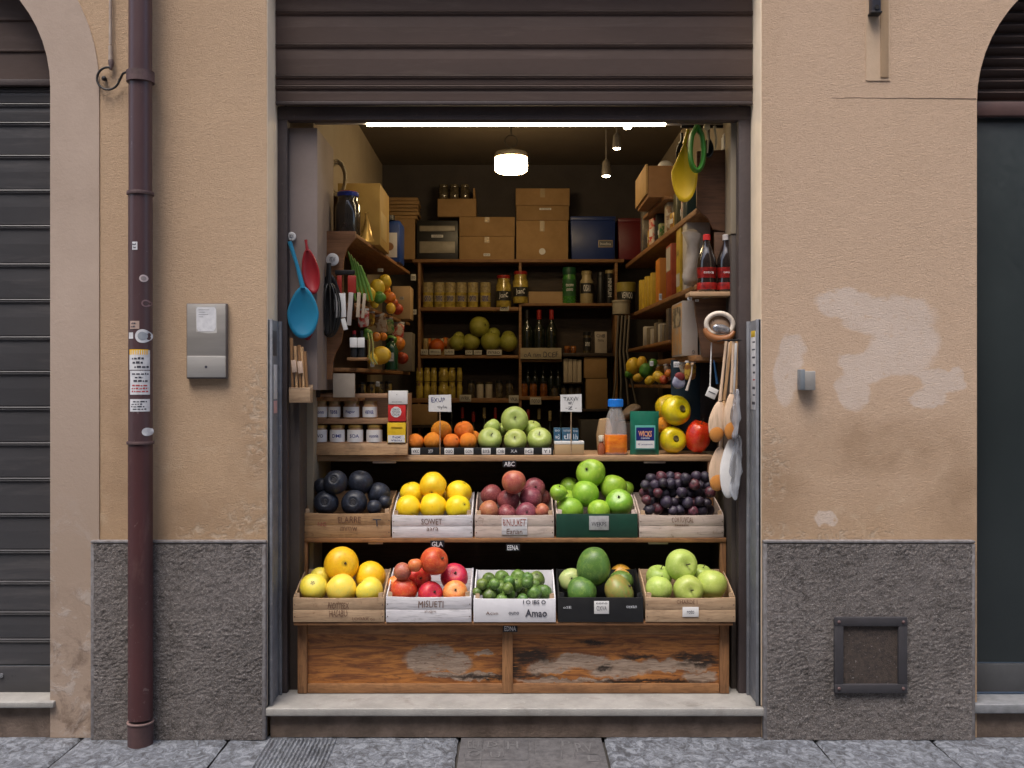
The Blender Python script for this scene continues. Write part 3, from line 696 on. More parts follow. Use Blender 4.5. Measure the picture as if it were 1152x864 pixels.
def worn_panel_mat():
    m, nt, bs = newmat('worn_varnished_wood')
    v = coords(nt, (2.0, 20, 16)); v0 = coords(nt)
    g = noi(nt, v, 1.5, 7, .62, 2.2); g2 = noi(nt, v, 6, 4, .65, 1)
    col = mixc(nt, ramp(nt, g, .40, .60), (.44, .175, .042), (.17, .058, .018))
    col = mixc(nt, math_(nt, 'MULTIPLY', ramp(nt, g2, .5, .7), .6), col, (.12, .045, .02))
    tc = ns(nt, 'ShaderNodeTexCoord'); sx = ns(nt, 'ShaderNodeSeparateXYZ'); nt.links.new(tc.outputs['Object'], sx.inputs[0])
    def wp(px, py, rx, ry): return (X(px, .2), Z(py, .2), rx*sy(.2), ry*sy(.2))
    grey = blobs(nt, v0, [wp(484, 742, 28, 16), wp(514, 748, 18, 10), wp(545, 735, 10, 3), wp(620, 752, 24, 8), wp(655, 744, 30, 7), wp(700, 754, 36, 9), wp(760, 750, 40, 7), wp(640, 767, 60, 3), wp(520, 762, 40, 4), wp(790, 762, 20, 6)], .05, 12, .12)
    gs = ramp(nt, noi(nt, coords(nt, (1, 1, 2.4)), 16, 7, .72), .30, .42)
    gv = mixc(nt, ramp(nt, g2, .35, .65), (.40, .31, .24), (.20, .14, .10))
    grey = math_(nt, 'MULTIPLY', grey, gs)
    col = mixc(nt, math_(nt, 'MULTIPLY', grey, .95), col, gv)
    dark = blobs(nt, v0, [wp(600, 738, 26, 8), wp(575, 752, 14, 10), wp(720, 740, 20, 3), wp(592, 744, 14, 5), wp(668, 724, 18, 3), wp(784, 740, 28, 4), wp(790, 746, 22, 5), wp(560, 762, 60, 3), wp(730, 768, 70, 3), wp(680, 752, 8, 3)], .035, 16, .4)
    ds = ramp(nt, noi(nt, coords(nt, (5, 1, 46)), 3, 6, .7, .5), .36, .45)
    col = mixc(nt, math_(nt, 'MULTIPLY', math_(nt, 'MULTIPLY', dark, ds), .97), col, (.018, .010, .006))
    sp = ramp(nt, noi(nt, v0, 60, 4, .7), .62, .7)
    col = mixc(nt, math_(nt, 'MULTIPLY', sp, .25), col, (.10, .05, .03))
    setin(nt, bs, 'Base Color', col)
    r = math_(nt, 'MULTIPLY_ADD', grey, .35); r.node.inputs[2].default_value = .45; nt.links.new(r, bs.inputs['Roughness'])
    bump(nt, bs, math_(nt, 'SUBTRACT', g2, grey), .45, .003)
    return m
WORN = worn_panel_mat()

# ================================================================ DISPLAY STAND
y1, y2, y3 = .12, .38, .56
z1 = .516; z2 = .885; z3 = Z(512, y3)          # tops of the three tiers
st = thing('display_stand', 'stepped wooden fruit display stand with a worn varnished front in the doorway', 'display stand', (0, .2, zs))
def LB(b): # world -> stand space
    b.bm.transform(Matrix.Translation((0, -.2, -zs))); return b
xa, xb = X(335, .2), X(820, .2)
b = MB(); b.box(xa+.02, xb-.02, .215, .235, zs+.02, z1-.02); specks(WORN, (.05, .025, .015), 20, .60, .66, .6, (1, 1, 4)); p_ = part('front_panel', b, WORN, st, 'worn orange varnished front boards', smooth=False, loc=(0, -.2, -zs))
b = MB(); b.box(xa+.048, xb-.048, .196, .222, z1-.078, z1-.019, .003); part('rail', LB(b), W_DISP, st)
b = MB(); b.box(xa+.048, xb-.048, .196, .222, zs, zs+.046, .003); part('rail', LB(b), W_DISP, st)
for u0, u1, t_ in ((xa, xa+.046, z1-.018), (xb-.046, xb, z1-.018)):
    b = MB(); b.box(u0, u1, .192, .24, zs, t_, .003); part('stile', LB(b), W_POST, st)
b = MB(); b.box(X(565, .2), X(577, .2), .190, .222, zs+.002, z1-.02, .003); part('stile', LB(b), W_POST, st)
b = MB(); b.box(xa-.004, xb+.004, y1+.006, y2+.04, z1-.018, z1-.001, .003); part('shelf_board', LB(b), W_DISP, st, 'lowest shelf board')
xc, xd = X(340, y2), X(817, y2)
b = MB(); b.box(xc, xd, y2-.004, y3+.04, z2-.024, z2-.001, .003); part('shelf_board', LB(b), W_DISP, st, 'middle shelf board')
xe, xf = X(345, y3), X(803, y3)
b = MB(); b.box(xe, xf, y3, .98, z3-.033, z3-.001, .005); part('shelf_board', LB(b), wood('counter_wood', (.47, .30, .17), (.33, .19, .10), 'x', dirt=.3), st, 'top shelf board')
for u0, u1, ya, za, zb in ((xc, xc+.026, y2, z1-.02, z2-.024), (xd-.03, xd, y2, z1-.02, z2-.024), (xe, xe+.026, y3+.004, z2-.02, z3-.033), (xf-.03, xf, y3+.004, z2-.02, z3-.033)):
    b = MB(); b.box(u0, u1, ya, ya+.035, za, zb, .003); part('post', LB(b), W_POST, st)
b = MB(); b.box(xc+.01, xd-.01, .70, .715, z1, z2-.026); part('back_board', LB(b), W_DARK, st)  # both tier backs: dark colour stands in for the enclosed shade
b = MB(); b.box(xe+.01, xf-.01, .955, .97, z2, z3-.035); part('back_board', LB(b), W_DARK, st)
for u in (xc+.005, xd-.02):
    b = MB(); b.box(u, u+.015, y2+.036, .70, z1, z2-.026); part('side_board', LB(b), W_DARK, st)
for u in (xe+.005, xf-.02):
    b = MB(); b.box(u, u+.015, y3+.04, .955, z2, z3-.035); part('side_board', LB(b), W_DARK, st)
for qx, qy, yy, ww, zt_ in ((741, 611, y2, 22, z2), (422, 611, y2, 16, z2), (737, 523, y3, 24, z3-.009), (432, 522, y3, 26, z3-.009)):
    b = MB(); b.box(X(qx-ww/2, yy), X(qx+ww/2, yy), yy+.01, yy+.03, zt_-.035, zt_-.025, .001); part('clip', LB(b), W_CRL, st)
TAGB = pm('tag_black', (.015, .015, .02), None, 20, .4, 0)
TAGW = pm('chalk_white', (.75, .76, .80), None, 20, .6, 0)
for qx, qy, yy, t_, wh in ((573, 522, y3-.004, 'ABC', 'below the top shelf'), (492, 612, y2-.008, 'GLA', 'below the middle shelf left of centre'), (577, 616, y2-.008, 'EENA', 'below the middle shelf at the centre'), (574, 707, .187, 'EDNA', 'on the worn front panel')):
    o = thing('price_tag', 'small black tag with white letters ' + wh, 'price tag', (X(qx, yy), yy, Z(qy, yy)), group='black tags on the display stand')
    b = MB(); b.box(-.036, .036, -.002, .001, -.018, .018, .001); part('tag_plate', b, TAGB, o); writing(t_, .024, TAGW, o, (0, -.0024, 0), w=.056, hand=.06, bold=.01)

# ================================================================ CRATES
def crate(pxa, pxb, pyt, pyb, y0, m, label, lines=(), depth=.30, style='wood', group='fruit crates on the display stand', sidem=None, zb=None):
    x0, x1 = X(pxa, y0)+.003, X(pxb, y0)-.003; z0 = zb if zb is not None else Z(pyb, y0); h = Z(pyt, y0)-z0
    o = thing('fruit_crate', label, 'crate', ((x0+x1)/2, y0, z0), group=group)
    W = (x1-x0)/2; hb = h+.085; t = .008; sidem = sidem or m
    b = MB()
    sag = .004 if style != 'plastic' else .001
    if style in ('wood',):
        for k in range(2):
            za, zb_ = h*(k*.5)+.0004, h*(k+1)*.5-.0006
            pts = [(-W, za), (W, za), (W, zb_), (W*.4, zb_-sag*k), (-W*.4, zb_-sag*k), (-W, zb_)]
            b.prism(pts, 'y', 0, t, .0012)
    else:
        b.prism([(-W, 0), (W, 0), (W, h), (W*.8, h-sag), (-W*.8, h-sag), (-W, h)], 'y', 0, t, .0015)
    b.jitter(.0012, 9, x0)
    fb = part('front_board', b, m, o)
    for s in (-1, 1):
        b = MB(); xi, xo = s*(W-.001), s*(W-t)
        b.prism([(t+.001, 0), (depth, 0), (depth, hb), (depth*.55, h+.055), (.03, h+.012), (t+.001, h+.006)], 'x', min(xi, xo), max(xi, xo), .0015)
        b.jitter(.0012, 9, x0+s); part('side_board', b, sidem, o)
        b = MB(); b.prism([(s*(W-t-.001), t), (s*(W-t-.022), t), (s*(W-t-.001), t+.022)], 'z', .002, h+.02, .0008); part('corner_post', b, W_CR1 if style != 'plastic' else sidem, o)
    b = MB(); b.box(-W+t, W-t, depth-t, depth, .0, hb-.004, .001); part('back_board', b, sidem, o)
    b = MB(); b.box(-W+t, W-t, t, depth-t, .002, .009); part('base_board', b, sidem, o)
    if style == 'wood':
        b = MB()
        for s in (-1, 1):
            for q in (.22, .7): b.cyl((s*(W-.008), -.0012, h*q), (s*(W-.008), .001, h*q), .0028, seg=8)
        part('nails', b, pm('nail_rust', (.10, .06, .05), None), fb)
    for ln in lines: ln(o, fb, W, h)
    o.rotation_euler = (0, 0, random.uniform(-.009, .009))
    return o, (x0, x1, z0, h)
INKBR = pm('ink_brown', (.10, .045, .025), (.16, .08, .05), 30, .7, 0)
INKRB = pm('ink_redbrown', (.28, .06, .04), (.34, .12, .09), 40, .7, 0)
def wr(t, dx, dz, h, w_, m, hand=.12, bold=.0):
    return lambda o, fb, W, H: writing(t, h, m, fb, (dx*W, -.0026, dz*H), w=w_, hand=hand, bold=bold)
def card(dx, dz, w_, h_, m, child=None, y=-.0035):
    def f(o, fb, W, H):
        b = MB(); b.box(-w_/2, w_/2, -.001, .001, -h_/2, h_/2, .0004)
        c = part('paper_label', b, m, fb, loc=(dx*W, y, dz*H))
        for (t, cx, cz, hh, ww, mm) in (child or ()): writing(t, hh, mm, c, (cx, -.0014, cz), w=ww, hand=.1)
    return f
z1s, z2s = z1, z2
C1 = crate(329, 433, 672, 700, y1, W_CR1, 'tan wooden crate of yellow melons at the left end of the lowest row', (wr('NOTTEEX\nHASABU', 0, .52, .072, .105, INKBR), wr('LOOAX oo', .55, .14, .016, .11, INKBR)), zb=z1)
C2 = crate(433.5, 531, 671, 700, y1, W_CRW, 'white painted crate of red apples in the lowest row', (wr('MISUETI', .05, .70, .032, .12, INKBR), wr('slogm', .04, .42, .016, .055, INKBR)), zb=z1)
def cutcard(o, fb, W, H):
    pass
C3 = crate(532, 626, 673, 700, y1, pm('card_white', (.68, .67, .70), (.62, .61, .64), 9, .7, .08, 50, rnd=0), 'white cardboard tray of small green fruit in the middle of the lowest row',
  (wr('Amao', .52, .38, .036, .105, INK, .03, .02), wr('ouno', -.02, .38, .014, .05, INK, .05, .01), wr('Acun', -.55, .38, .016, .06, INKBR, .15), wr('I O IBS O', .48, .84, .02, .11, INK, .05, .02)), style='card', zb=z1)
C4 = crate(627, 724.5, 672, 700, y1, BLK, 'black plastic crate of green and orange mangoes in the lowest row', (card(.02, .60, .072, .062, PAPER, (('OXVA', 0, -.004, .022, .05, INK), ('oono', 0, .02, .008, .055, INK))), wr('oSE', -.78, .6, .012, .04, TAGW, .1), wr('cexan', .72, .62, .012, .05, TAGW, .15)), style='plastic', zb=z1)
C5 = crate(725.5, 828, 672, 700, y1, W_CR1, 'tan wooden crate of pale green apples at the right end of the lowest row', (wr('CHARDE I', -.08, .82, .02, .10, INKBR), card(0, .42, .078, .048, PAPER, (('roto', 0, 0, .016, .035, INK),))), zb=z1)
D1 = crate(340.5, 440, 577, 604, y2, W_CR2, 'stained wooden crate of black fruit at the left end of the middle row', (wr('ELARRE', .06, .72, .034, .12, INKBR), wr('mmw', .05, .36, .022, .085, INKBR), wr('NG', -.57, .55, .026, .04, INKRB, .3), wr('T', .68, .6, .035, .05, INK, .4)), zb=z2)
D2 = crate(440.5, 532.5, 579, 604, y2, W_CRW, 'pale whitish crate of yellow mangoes in the middle row', (wr('SOWET', -.02, .70, .03, .105, INKBR), wr('aara', .0, .38, .016, .06, INKBR)), zb=z2)
D3 = crate(533.5, 624, 579, 604, y2, W_CRL, 'limed wooden crate of purple red plums at the centre of the middle row', (card(.0, .50, .13, .088, W_CRW), wr('BINUUKET', .0, .66, .034, .115, INKRB), wr('Eanan', .0, .28, .026, .08, INKBR)), zb=z2)
for o in [c for c in D3[0].children_recursive if c.name.startswith('lettering')]: o.location.y = -.0052
D4 = crate(625, 718, 578, 604, y2, GREENP, 'dark green crate of bright green apples in the middle row', (card(.05, .62, .10, .072, pm('label_silver', (.45, .45, .46), (.30, .30, .31), 30, .5), (('WEKPS', 0, -.006, .022, .075, INK),)),), style='plastic', sidem=W_CRL, zb=z2)
D5 = crate(718.5, 815, 579, 604, y2, W_CRL, 'limed wooden crate of small dark plums at the right end of the middle row', (wr('CORTUVCAL', .02, .78, .026, .11, INKBR, .15), wr('--------', .0, .55, .005, .07, INKBR, .3)), zb=z2)

# ================================================================ FRUIT
def fruit_mesh(name, m, top=.18, bot=.12, tw=.42, taper=.08, lump=.02, ribs=0, elong=1.0, seed=0, ra=.035):
    b = MB(); nu, nv = 32, 20
    bm_ = b.bm; rows = []
    for j in range(nv+1):
        th = pi*j/nv; zc = cos(th)*elong
        if top: zc -= top*math.exp(-(th/tw)**2)
        if bot: zc += bot*math.exp(-((pi-th)/tw)**2)
        r = sin(th)*(1+taper*cos(th))
        row = []
        for i in range(nu if 0 < j < nv else 1):
            a = 2*pi*i/nu; p = Vector((r*cos(a), r*sin(a), zc))
            k = 1+lump*noise.noise(p*1.4+Vector((seed*3.1, 0, 0)))*1.6
            if ribs: k *= 1+ra*(abs(cos(a*ribs/2))*2-1)*sin(th)**.5
            row.append(bm_.verts.new(Vector((p.x*k, p.y*k, p.z*(1+.3*(k-1))))))
        rows.append(row)
    for a, c in zip(rows, rows[1:]):
        for i in range(nu):
            i2 = (i+1) % nu
            if len(a) == 1: bm_.faces.new((a[0], c[i], c[i2]))
            elif len(c) == 1: bm_.faces.new((a[i], c[0], a[i2]))
            else: bm_.faces.new((a[i], c[i], c[i2], a[i2]))
    bmesh.ops.recalc_face_normals(bm_, faces=bm_.faces[:])
    return b.mesh(name, m, 'all')
def fmat(name, c, c2, c3=None, rough=.35, sc=2.0, speck=None, b=.1, rnd=.09, hue=.012, coat=.08, pores=90, sss=0):
    m, nt, bs = newmat(name); v = coords(nt, rnd=True)
    n = noi(nt, v, sc*.5, 3, .5); n2 = noi(nt, v, sc*2.2, 6, .65); rough += .06
    col = mixc(nt, ramp(nt, n, .36, .60), c, c2)
    if c3: col = mixc(nt, math_(nt, 'MULTIPLY', ramp(nt, n2, .5, .72), .8), col, c3)
    if speck:
        sp = noi(nt, v, 16, 2, .5); col = mixc(nt, math_(nt, 'MULTIPLY', ramp(nt, sp, .64, .70), .55), col, speck)
    sc_ = noi(nt, v, 5.5, 4, .7, 1.0); col = mixc(nt, math_(nt, 'MULTIPLY', ramp(nt, sc_, .66, .72), .6), col, tuple(x*.45+.015 for x in c))
    # the pit round the stalk is coloured darker than the skin
    tc = ns(nt, 'ShaderNodeTexCoord'); s3 = ns(nt, 'ShaderNodeSeparateXYZ'); nt.links.new(tc.outputs['Object'], s3.inputs[0])
    r2 = math_(nt, 'ADD', math_(nt, 'MULTIPLY', s3.outputs[0], s3.outputs[0]), math_(nt, 'MULTIPLY', s3.outputs[1], s3.outputs[1]))
    pit = math_(nt, 'MULTIPLY', ramp(nt, r2, .045, .004), .65)
    col = mixc(nt, pit, col, tuple(x*.38+.01 for x in c2))
    oi = ns(nt, 'ShaderNodeObjectInfo'); hs = ns(nt, 'ShaderNodeHueSaturation')
    k = math_(nt, 'MULTIPLY_ADD', oi.outputs['Random'], 2*rnd); k.node.inputs[2].default_value = 1-rnd
    rr_ = math_(nt, 'FRACT', math_(nt, 'MULTIPLY', oi.outputs['Random'], 37.7)); h = math_(nt, 'MULTIPLY_ADD', rr_, 2*hue); h.node.inputs[2].default_value = .5-hue
    nt.links.new(k, hs.inputs['Value']); nt.links.new(h, hs.inputs['Hue']); nt.links.new(col, hs.inputs['Color'])
    setin(nt, bs, 'Base Color', hs.outputs[0])
    p = noi(nt, v, pores*.25, 3, .6)
    r = math_(nt, 'MULTIPLY_ADD', p, .25); r.node.inputs[2].default_value = rough-.1; nt.links.new(r, bs.inputs['Roughness'])
    setin(nt, bs, 'Coat Weight', coat); bs.inputs['Coat Roughness'].default_value = .25
    if b: bump(nt, bs, p, b, .02)
    return m
K = {}
def kind(key, mat, stem=None, **kw):
    K[key] = ([fruit_mesh(key+'_skin', mat, seed=i+len(K)*7, **kw) for i in range(3)], stem)
STEMM = pm('stalk_brown', (.06, .04, .02), (.03, .02, .012), 20, .8)
def calyx_mesh(nm, c1, c2, k=1.0):
    b = MB(); b.lathe([(.17, .83), (.21, .875), (.27, .86), (.28, .82)], 20); b.lathe([(0, .74), (.18, .80), (.18, .78), (0, .72)], 16); b.jitter(.02, 8)
    for v in b.bm.verts: v.co.x *= k; v.co.y *= k; v.co.z -= .12*(1-k)
    return b.mesh('calyx', pm(nm, c1, c2, 20, .6), True)
def stem_mesh(z0, L=.35, r=.035, star=False):
    b = MB()
    if star:
        for i in range(5):
            a = 2*pi*i/5; M = Matrix.Translation((0, 0, z0)) @ Matrix.Rotation(a, 4, 'Z')
            b.prism([(.02, -.04), (.15, -.02), (.19, 0), (.15, .02), (.02, .04)], 'z', 0, .02, M=M @ Matrix.Rotation(-.35, 4, 'Y'))
        b.cyl((0, 0, z0-.03), (0, 0, z0+.05), .06, .04, 8)
    else: b.tube([(0, 0, z0-.05), (.02, 0, z0+L*.5), (.07, .02, z0+L)], [r, r*.9, r*1.3], 6)
    return b.mesh('stalk', STEMM, True)
CLX = calyx_mesh('calyx_black', (.004, .004, .006), (.03, .03, .04)); CLX2 = calyx_mesh('calyx_brown', (.05, .035, .008), (.16, .12, .02), .8); STG = stem_mesh(.80, .32); STS = stem_mesh(.85, star=True); STD = stem_mesh(.86, .10, .06)
kind('melon', fmat('melon_gold', (.86, .46, .008), (.88, .54, .015), (.74, .34, .006), speck=(.5, .28, .03), sc=2.5), STD, top=.1, bot=.05, elong=1.02, lump=.022)
kind('palemelon', fmat('melon_pale', (.88, .63, .05), (.82, .64, .09), (.62, .60, .12), sc=2), STS, top=.1, bot=.08, elong=1.0, lump=.02)
kind('redapple', fmat('apple_red', (.50, .010, .014), (.60, .03, .02), (.66, .16, .035), speck=(.75, .45, .25), sc=2.2, hue=.02), STD, top=.2, bot=.1)
kind('peachapple', fmat('apple_peach', (.72, .15, .04), (.74, .28, .08), (.60, .045, .02), speck=(.8, .5, .3), sc=2.2), STD, top=.16, bot=.1)
kind('smallgreen', fmat('lime_small', (.12, .21, .035), (.06, .12, .02), (.26, .38, .11), sc=3, rnd=.25, hue=.025), STD, top=.1, bot=.02, elong=1.02, taper=.0, lump=.06)
kind('mango', fmat('mango_green', (.11, .22, .04), (.07, .15, .025), (.22, .33, .06), speck=(.3, .38, .1), sc=1.6), STD, top=.06, bot=.0, elong=1.1, taper=-.08, lump=.05)
kind('mangopale', fmat('mango_pale', (.42, .46, .19), (.30, .42, .13), (.52, .5, .22), sc=1.6), STD, top=.1, elong=.95, lump=.04)
kind('mangobrown', fmat('mango_brown', (.30, .25, .06), (.22, .26, .06), (.42, .20, .06), sc=2, speck=(.14, .1, .03)), STD, top=.1, elong=.95, lump=.05)
kind('mangoorange', fmat('mango_orange', (.70, .33, .03), (.60, .36, .05), (.40, .30, .05), sc=2), STD, top=.1, lump=.04)
kind('greenapple', fmat('apple_pale_green', (.42, .53, .11), (.35, .46, .09), (.52, .58, .19), speck=(.25, .34, .07), sc=2), STG, top=.24, bot=.12)
kind('brightapple', fmat('apple_bright_green', (.27, .47, .035), (.21, .40, .03), (.40, .56, .08), sc=2, rough=.3), STD, top=.16, bot=.1)
kind('blackfruit', fmat('fruit_blueblack', (.012, .016, .03), (.008, .010, .018), (.035, .048, .085), sc=2.5, rough=.42, speck=(.06, .08, .12), hue=.0), CLX, top=.42, bot=.1, tw=.20, lump=.04)
kind('yellowmango', fmat('mango_yellow', (.90, .66, .012), (.88, .59, .01), (.90, .72, .05), sc=1.6), STD, top=.08, bot=.02, elong=1.04, taper=.04, lump=.05)
kind('plumred', fmat('plum_red', (.26, .055, .065), (.20, .045, .06), (.40, .14, .13), sc=2.4, speck=(.45, .25, .25), hue=.02), STD, top=.12, bot=.04)
kind('plumorange', fmat('plum_orange', (.45, .15, .07), (.36, .09, .06), (.50, .24, .13), sc=2.4, speck=(.5, .3, .2)), STD, top=.12, bot=.04)
kind('darkplum', fmat('plum_dark', (.034, .024, .042), (.02, .015, .03), (.07, .055, .09), sc=2.8, rough=.46, rnd=.35, hue=.03), STD, top=.14, bot=.03, elong=1.05, lump=.05)
kind('darkplumred', fmat('plum_dark_red', (.11, .022, .035), (.05, .018, .03), (.2, .09, .1), sc=2.8, rough=.38, rnd=.3), STD, top=.14, bot=.03, elong=1.05, lump=.05)
kind('orange', fmat('orange_peel', (.86, .27, .012), (.82, .23, .01), None, sc=3, b=.5, pores=240, rough=.42, rnd=.06), STD, top=.05, bot=.05, taper=0, lump=.012)
kind('topapple', fmat('apple_topgreen', (.43, .52, .13), (.36, .46, .10), (.52, .58, .2), speck=(.3, .38, .1), sc=2), STG, top=.26, bot=.14)
kind('yellowpepper', fmat('pepper_yellow', (.80, .56, .008), (.68, .50, .01), (.45, .45, .02), sc=1.5, rough=.25, coat=.5), CLX2, top=.30, bot=.15, tw=.42, lump=.03, ribs=0)
kind('redpepper', fmat('pepper_red', (.80, .085, .008), (.72, .05, .008), (.82, .22, .012), sc=1.2, rough=.2, coat=.7), STG, top=.25, bot=.2, lump=.03, ribs=6, ra=.05)
kind('pomelo', fmat('pomelo_green', (.34, .33, .05), (.28, .28, .04), (.40, .38, .08), sc=2, b=.3), STD, top=.08, bot=.04, taper=.03)
kind('backorange', fmat('orange_back', (.55, .15, .01), (.5, .12, .01), None, sc=3, b=.3), STD, top=.05, bot=.05, taper=0)

def fruit(nm, k, px, pyy, y, r, label, cat, group, tilt=None, sq=1.0, i=0):
    """r = radius in pixels of the photograph at depth y"""
    R = r*sy(y); meshes, stem = K[k]
    if tilt is None: tilt = (random.uniform(-.6, 1.5), random.uniform(-.7, .7), random.uniform(0, 6.28))
    o = link(nm, meshes[i % 3], None, (X(px, y), y, Z(pyy, y)), tilt, (R, R, R*sq)); o['label'] = label; o['category'] = cat; o['group'] = group
    if stem: link('stalk', stem, o)
    return o
ORD = ['first', 'second', 'third', 'fourth', 'fifth', 'sixth', 'seventh', 'eighth', 'ninth', 'tenth', 'eleventh']
def pile(nm, items, y0, cat, group, back=None):
    """items front to back: (kind, px, py, r, label[, tilt, squash]); each is pushed back until it only touches those already in place"""
    placed = []
    for n, it in enumerate(items):
        k, px, pyy, r, lab = it[:5]; tilt = it[5] if len(it) > 5 else None; sq = it[6] if len(it) > 6 else 1.0
        y = y0+r*sy(y0)*1.0
        for _ in range(80):
            R = r*sy(y); c = Vector((X(px, y), y, Z(pyy, y)))
            if all((c-q).length > .88*(R+Q) for q, Q in placed): break
            y += .006
            if back and y+R > back: y = back-R; break
        R = r*sy(y); placed.append((Vector((X(px, y), y, Z(pyy, y))), R))
        fruit(nm, k, px, pyy, y, r, lab, cat, group, tilt, sq, n)
F = 1.35   # calyx turned towards the viewer
pile('melon', [
 ('palemelon', 353, 661, 15.5, 'pale yellow melon with a green calyx in the front left of the melon crate', (1.0, .15, 0)),
 ('palemelon', 384.5, 663, 17, 'smooth pale yellow melon in the front middle of the melon crate', (-.9, .1, 1)),
 ('palemelon', 416, 665, 15.5, 'small pale yellow melon in the front right of the melon crate', (-.7, .3, 2)),
 ('melon', 384, 635, 19.5, 'largest golden melon on top of the pile in the melon crate', (F, -.1, .4)),
 ('melon', 416.5, 649, 17, 'golden melon behind the small front right one in the melon crate', (-.8, .5, 0)),
 ('palemelon', 361, 650, 12, 'small yellow melon half hidden behind the calyxed one at the left', (-.5, 0, 0))], .135, 'melon', 'melons in the left crate of the lowest row')
pile('red_apple', [
 ('redapple', 454, 665, 15, 'red apple in the front left corner of the white crate', (-.6, .4, 0)),
 ('redapple', 484, 668, 14, 'deep red apple in the front middle of the white crate', (1.2, .0, .5)),
 ('peachapple', 512, 667, 14, 'peach coloured apple in the front right of the white crate', (1.1, .1, 0)),
 ('redapple', 470, 651, 15, 'red apple with its calyx forward left of the middle in the white crate', (F, .1, .3)),
 ('redapple', 511, 649.5, 15.5, 'rosy speckled apple at the right side of the white crate', (1.0, .2, 0)),
 ('peachapple', 447, 659, 12, 'orange flushed apple at the left side of the white crate'),
 ('redapple', 488, 631.5, 15.8, 'red apple with a green cheek on top of the pile in the white crate', (1.2, .25, .8)),
 ('peachapple', 467, 636, 8, 'small peach coloured apple behind the top one in the white crate'),
 ('plumorange', 453, 643, 10, 'dull brown red apple at the back left of the white crate')], .135, 'apple', 'red apples in the white crate')
sg = [(85,222,7.5),(110,250,7.5),(160,270,7),(188,248,7.5),(245,236,8.5),(205,276,7),(292,240,8),(330,238,8.5),(245,266,6),(140,240,6.5),(155,222,8),(218,208,8),(292,208,6),(80,205,6),(108,185,7),(160,180,8),(228,178,8.5),(300,188,9),(130,205,6),(190,195,6),(262,200,6),(265,180,6),(185,222,6),(60,238,5)]
rows = [('front', [1,2,5,3,8,6,7]), ('second', [0,9,10,22,4,11,12]), ('third', [13,23,18,19,20]), ('back', [14,15,16,21,17])]
items = []
for rn, ids in rows:
    ids = sorted(ids, key=lambda q: sg[q][0])
    for n, q in enumerate(ids): items.append(('smallgreen', 520+sg[q][0]/3.6, 600+sg[q][1]/3.6, sg[q][2]*1.06, 'small green fruit, %s from the left in the %s row of the white card tray' % (ORD[n], rn)))
pile('green_fig', items, .135, 'fruit', 'small green fruit in the white card tray', .41)
pile('mango', [
 ('mango', 655, 666, 17.5, 'light green mango at the front left of the black crate', (.5, 1.3, 0), .85),
 ('mangobrown', 696, 665.5, 19, 'brown speckled mango at the front right of the black crate', (.3, 1.0, 0), .85),
 ('mangopale', 642, 653, 13.5, 'pale cream green mango at the left side of the black crate', (1.2, 0, 0)),
 ('mango', 668, 637, 19, 'large upright dark green mango on top of the pile in the black crate', (.15, .05, 0), 1.08),
 ('mango', 699, 655, 13, 'green mango behind the brown one in the black crate', (.4, 1.2, 0)),
 ('mangoorange', 698, 648, 13, 'orange mango at the back right of the black crate', (1.2, .2, 0))], .135, 'mango', 'mangoes in the black crate')
pile('green_apple', [
 ('greenapple', 741, 663, 15, 'pale green apple at the front left of the right tan crate', (-.5, .3, 0)),
 ('greenapple', 774, 664, 17, 'pale green apple with calyx forward at the front middle of the right tan crate', (F, .3, 0)),
 ('greenapple', 800.5, 658, 17, 'pale green apple at the front right of the right tan crate', (-.6, .2, 0)),
 ('greenapple', 766, 636, 18, 'pale green apple with a deep calyx on top of the right tan crate', (F, .0, .3)),
 ('greenapple', 741, 650, 14.5, 'darker green apple at the back left of the right tan crate', (.3, .2, 0)),
 ('greenapple', 789, 647, 12, 'green apple at the back right of the right tan crate', (.3, .2, 0))], .135, 'apple', 'pale green apples in the right crate')
pile('black_fruit', [
 ('blackfruit', 367, 566, 14, 'blue black fruit with open calyx at the front left of the stained crate', (F, .1, 0)),
 ('blackfruit', 399, 566, 14.5, 'blue black fruit with open calyx at the front middle of the stained crate', (F, -.05, 0)),
 ('blackfruit', 421, 571, 8.5, 'small blue black fruit at the front right of the stained crate', (-.6, 0, 0)),
 ('blackfruit', 433, 565, 7.5, 'smallest blue black fruit at the right edge of the stained crate', (-.6, 0, 0)),
 ('blackfruit', 378, 543, 13.5, 'blue black fruit at the top left of the pile in the stained crate', (1.15, -.2, 0)),
 ('blackfruit', 405, 543.5, 14, 'ribbed blue black fruit at the top right of the pile in the stained crate', (.3, .2, 0)),
 ('blackfruit', 426, 556, 13, 'blue black fruit at the right side of the stained crate', (-.6, .5, 0)),
 ('blackfruit', 362, 547, 9, 'blue black fruit half hidden at the back left of the stained crate', (-.6, 0, 0))], y2+.015, 'fruit', 'blue black fruit in the stained crate')
pile('yellow_mango', [
 ('yellowmango', 459, 571, 13.8, 'yellow mango at the front left of the pale crate', (-.7, .6, 0)),
 ('yellowmango', 487, 570, 14.8, 'yellow mango at the front middle of the pale crate', (-.9, .0, 0)),
 ('yellowmango', 515, 571, 14, 'yellow mango at the front right of the pale crate', (.8, 1.0, 0)),
 ('yellowmango', 487, 546, 15, 'tall yellow mango on top of the pile in the pale crate', (2.0, .1, 0), 1.08),
 ('yellowmango', 463, 556, 13.5, 'yellow mango at the back left of the pale crate', (.2, -.3, 0)),
 ('yellowmango', 516, 555, 14.5, 'yellow mango at the back right of the pale crate', (.2, .5, 0)),
 ('yellowmango', 500, 560, 8.5, 'small yellow mango squeezed behind the middle of the pale crate', (1.2, 0, 0))], y2+.015, 'mango', 'yellow mangoes in the pale crate')
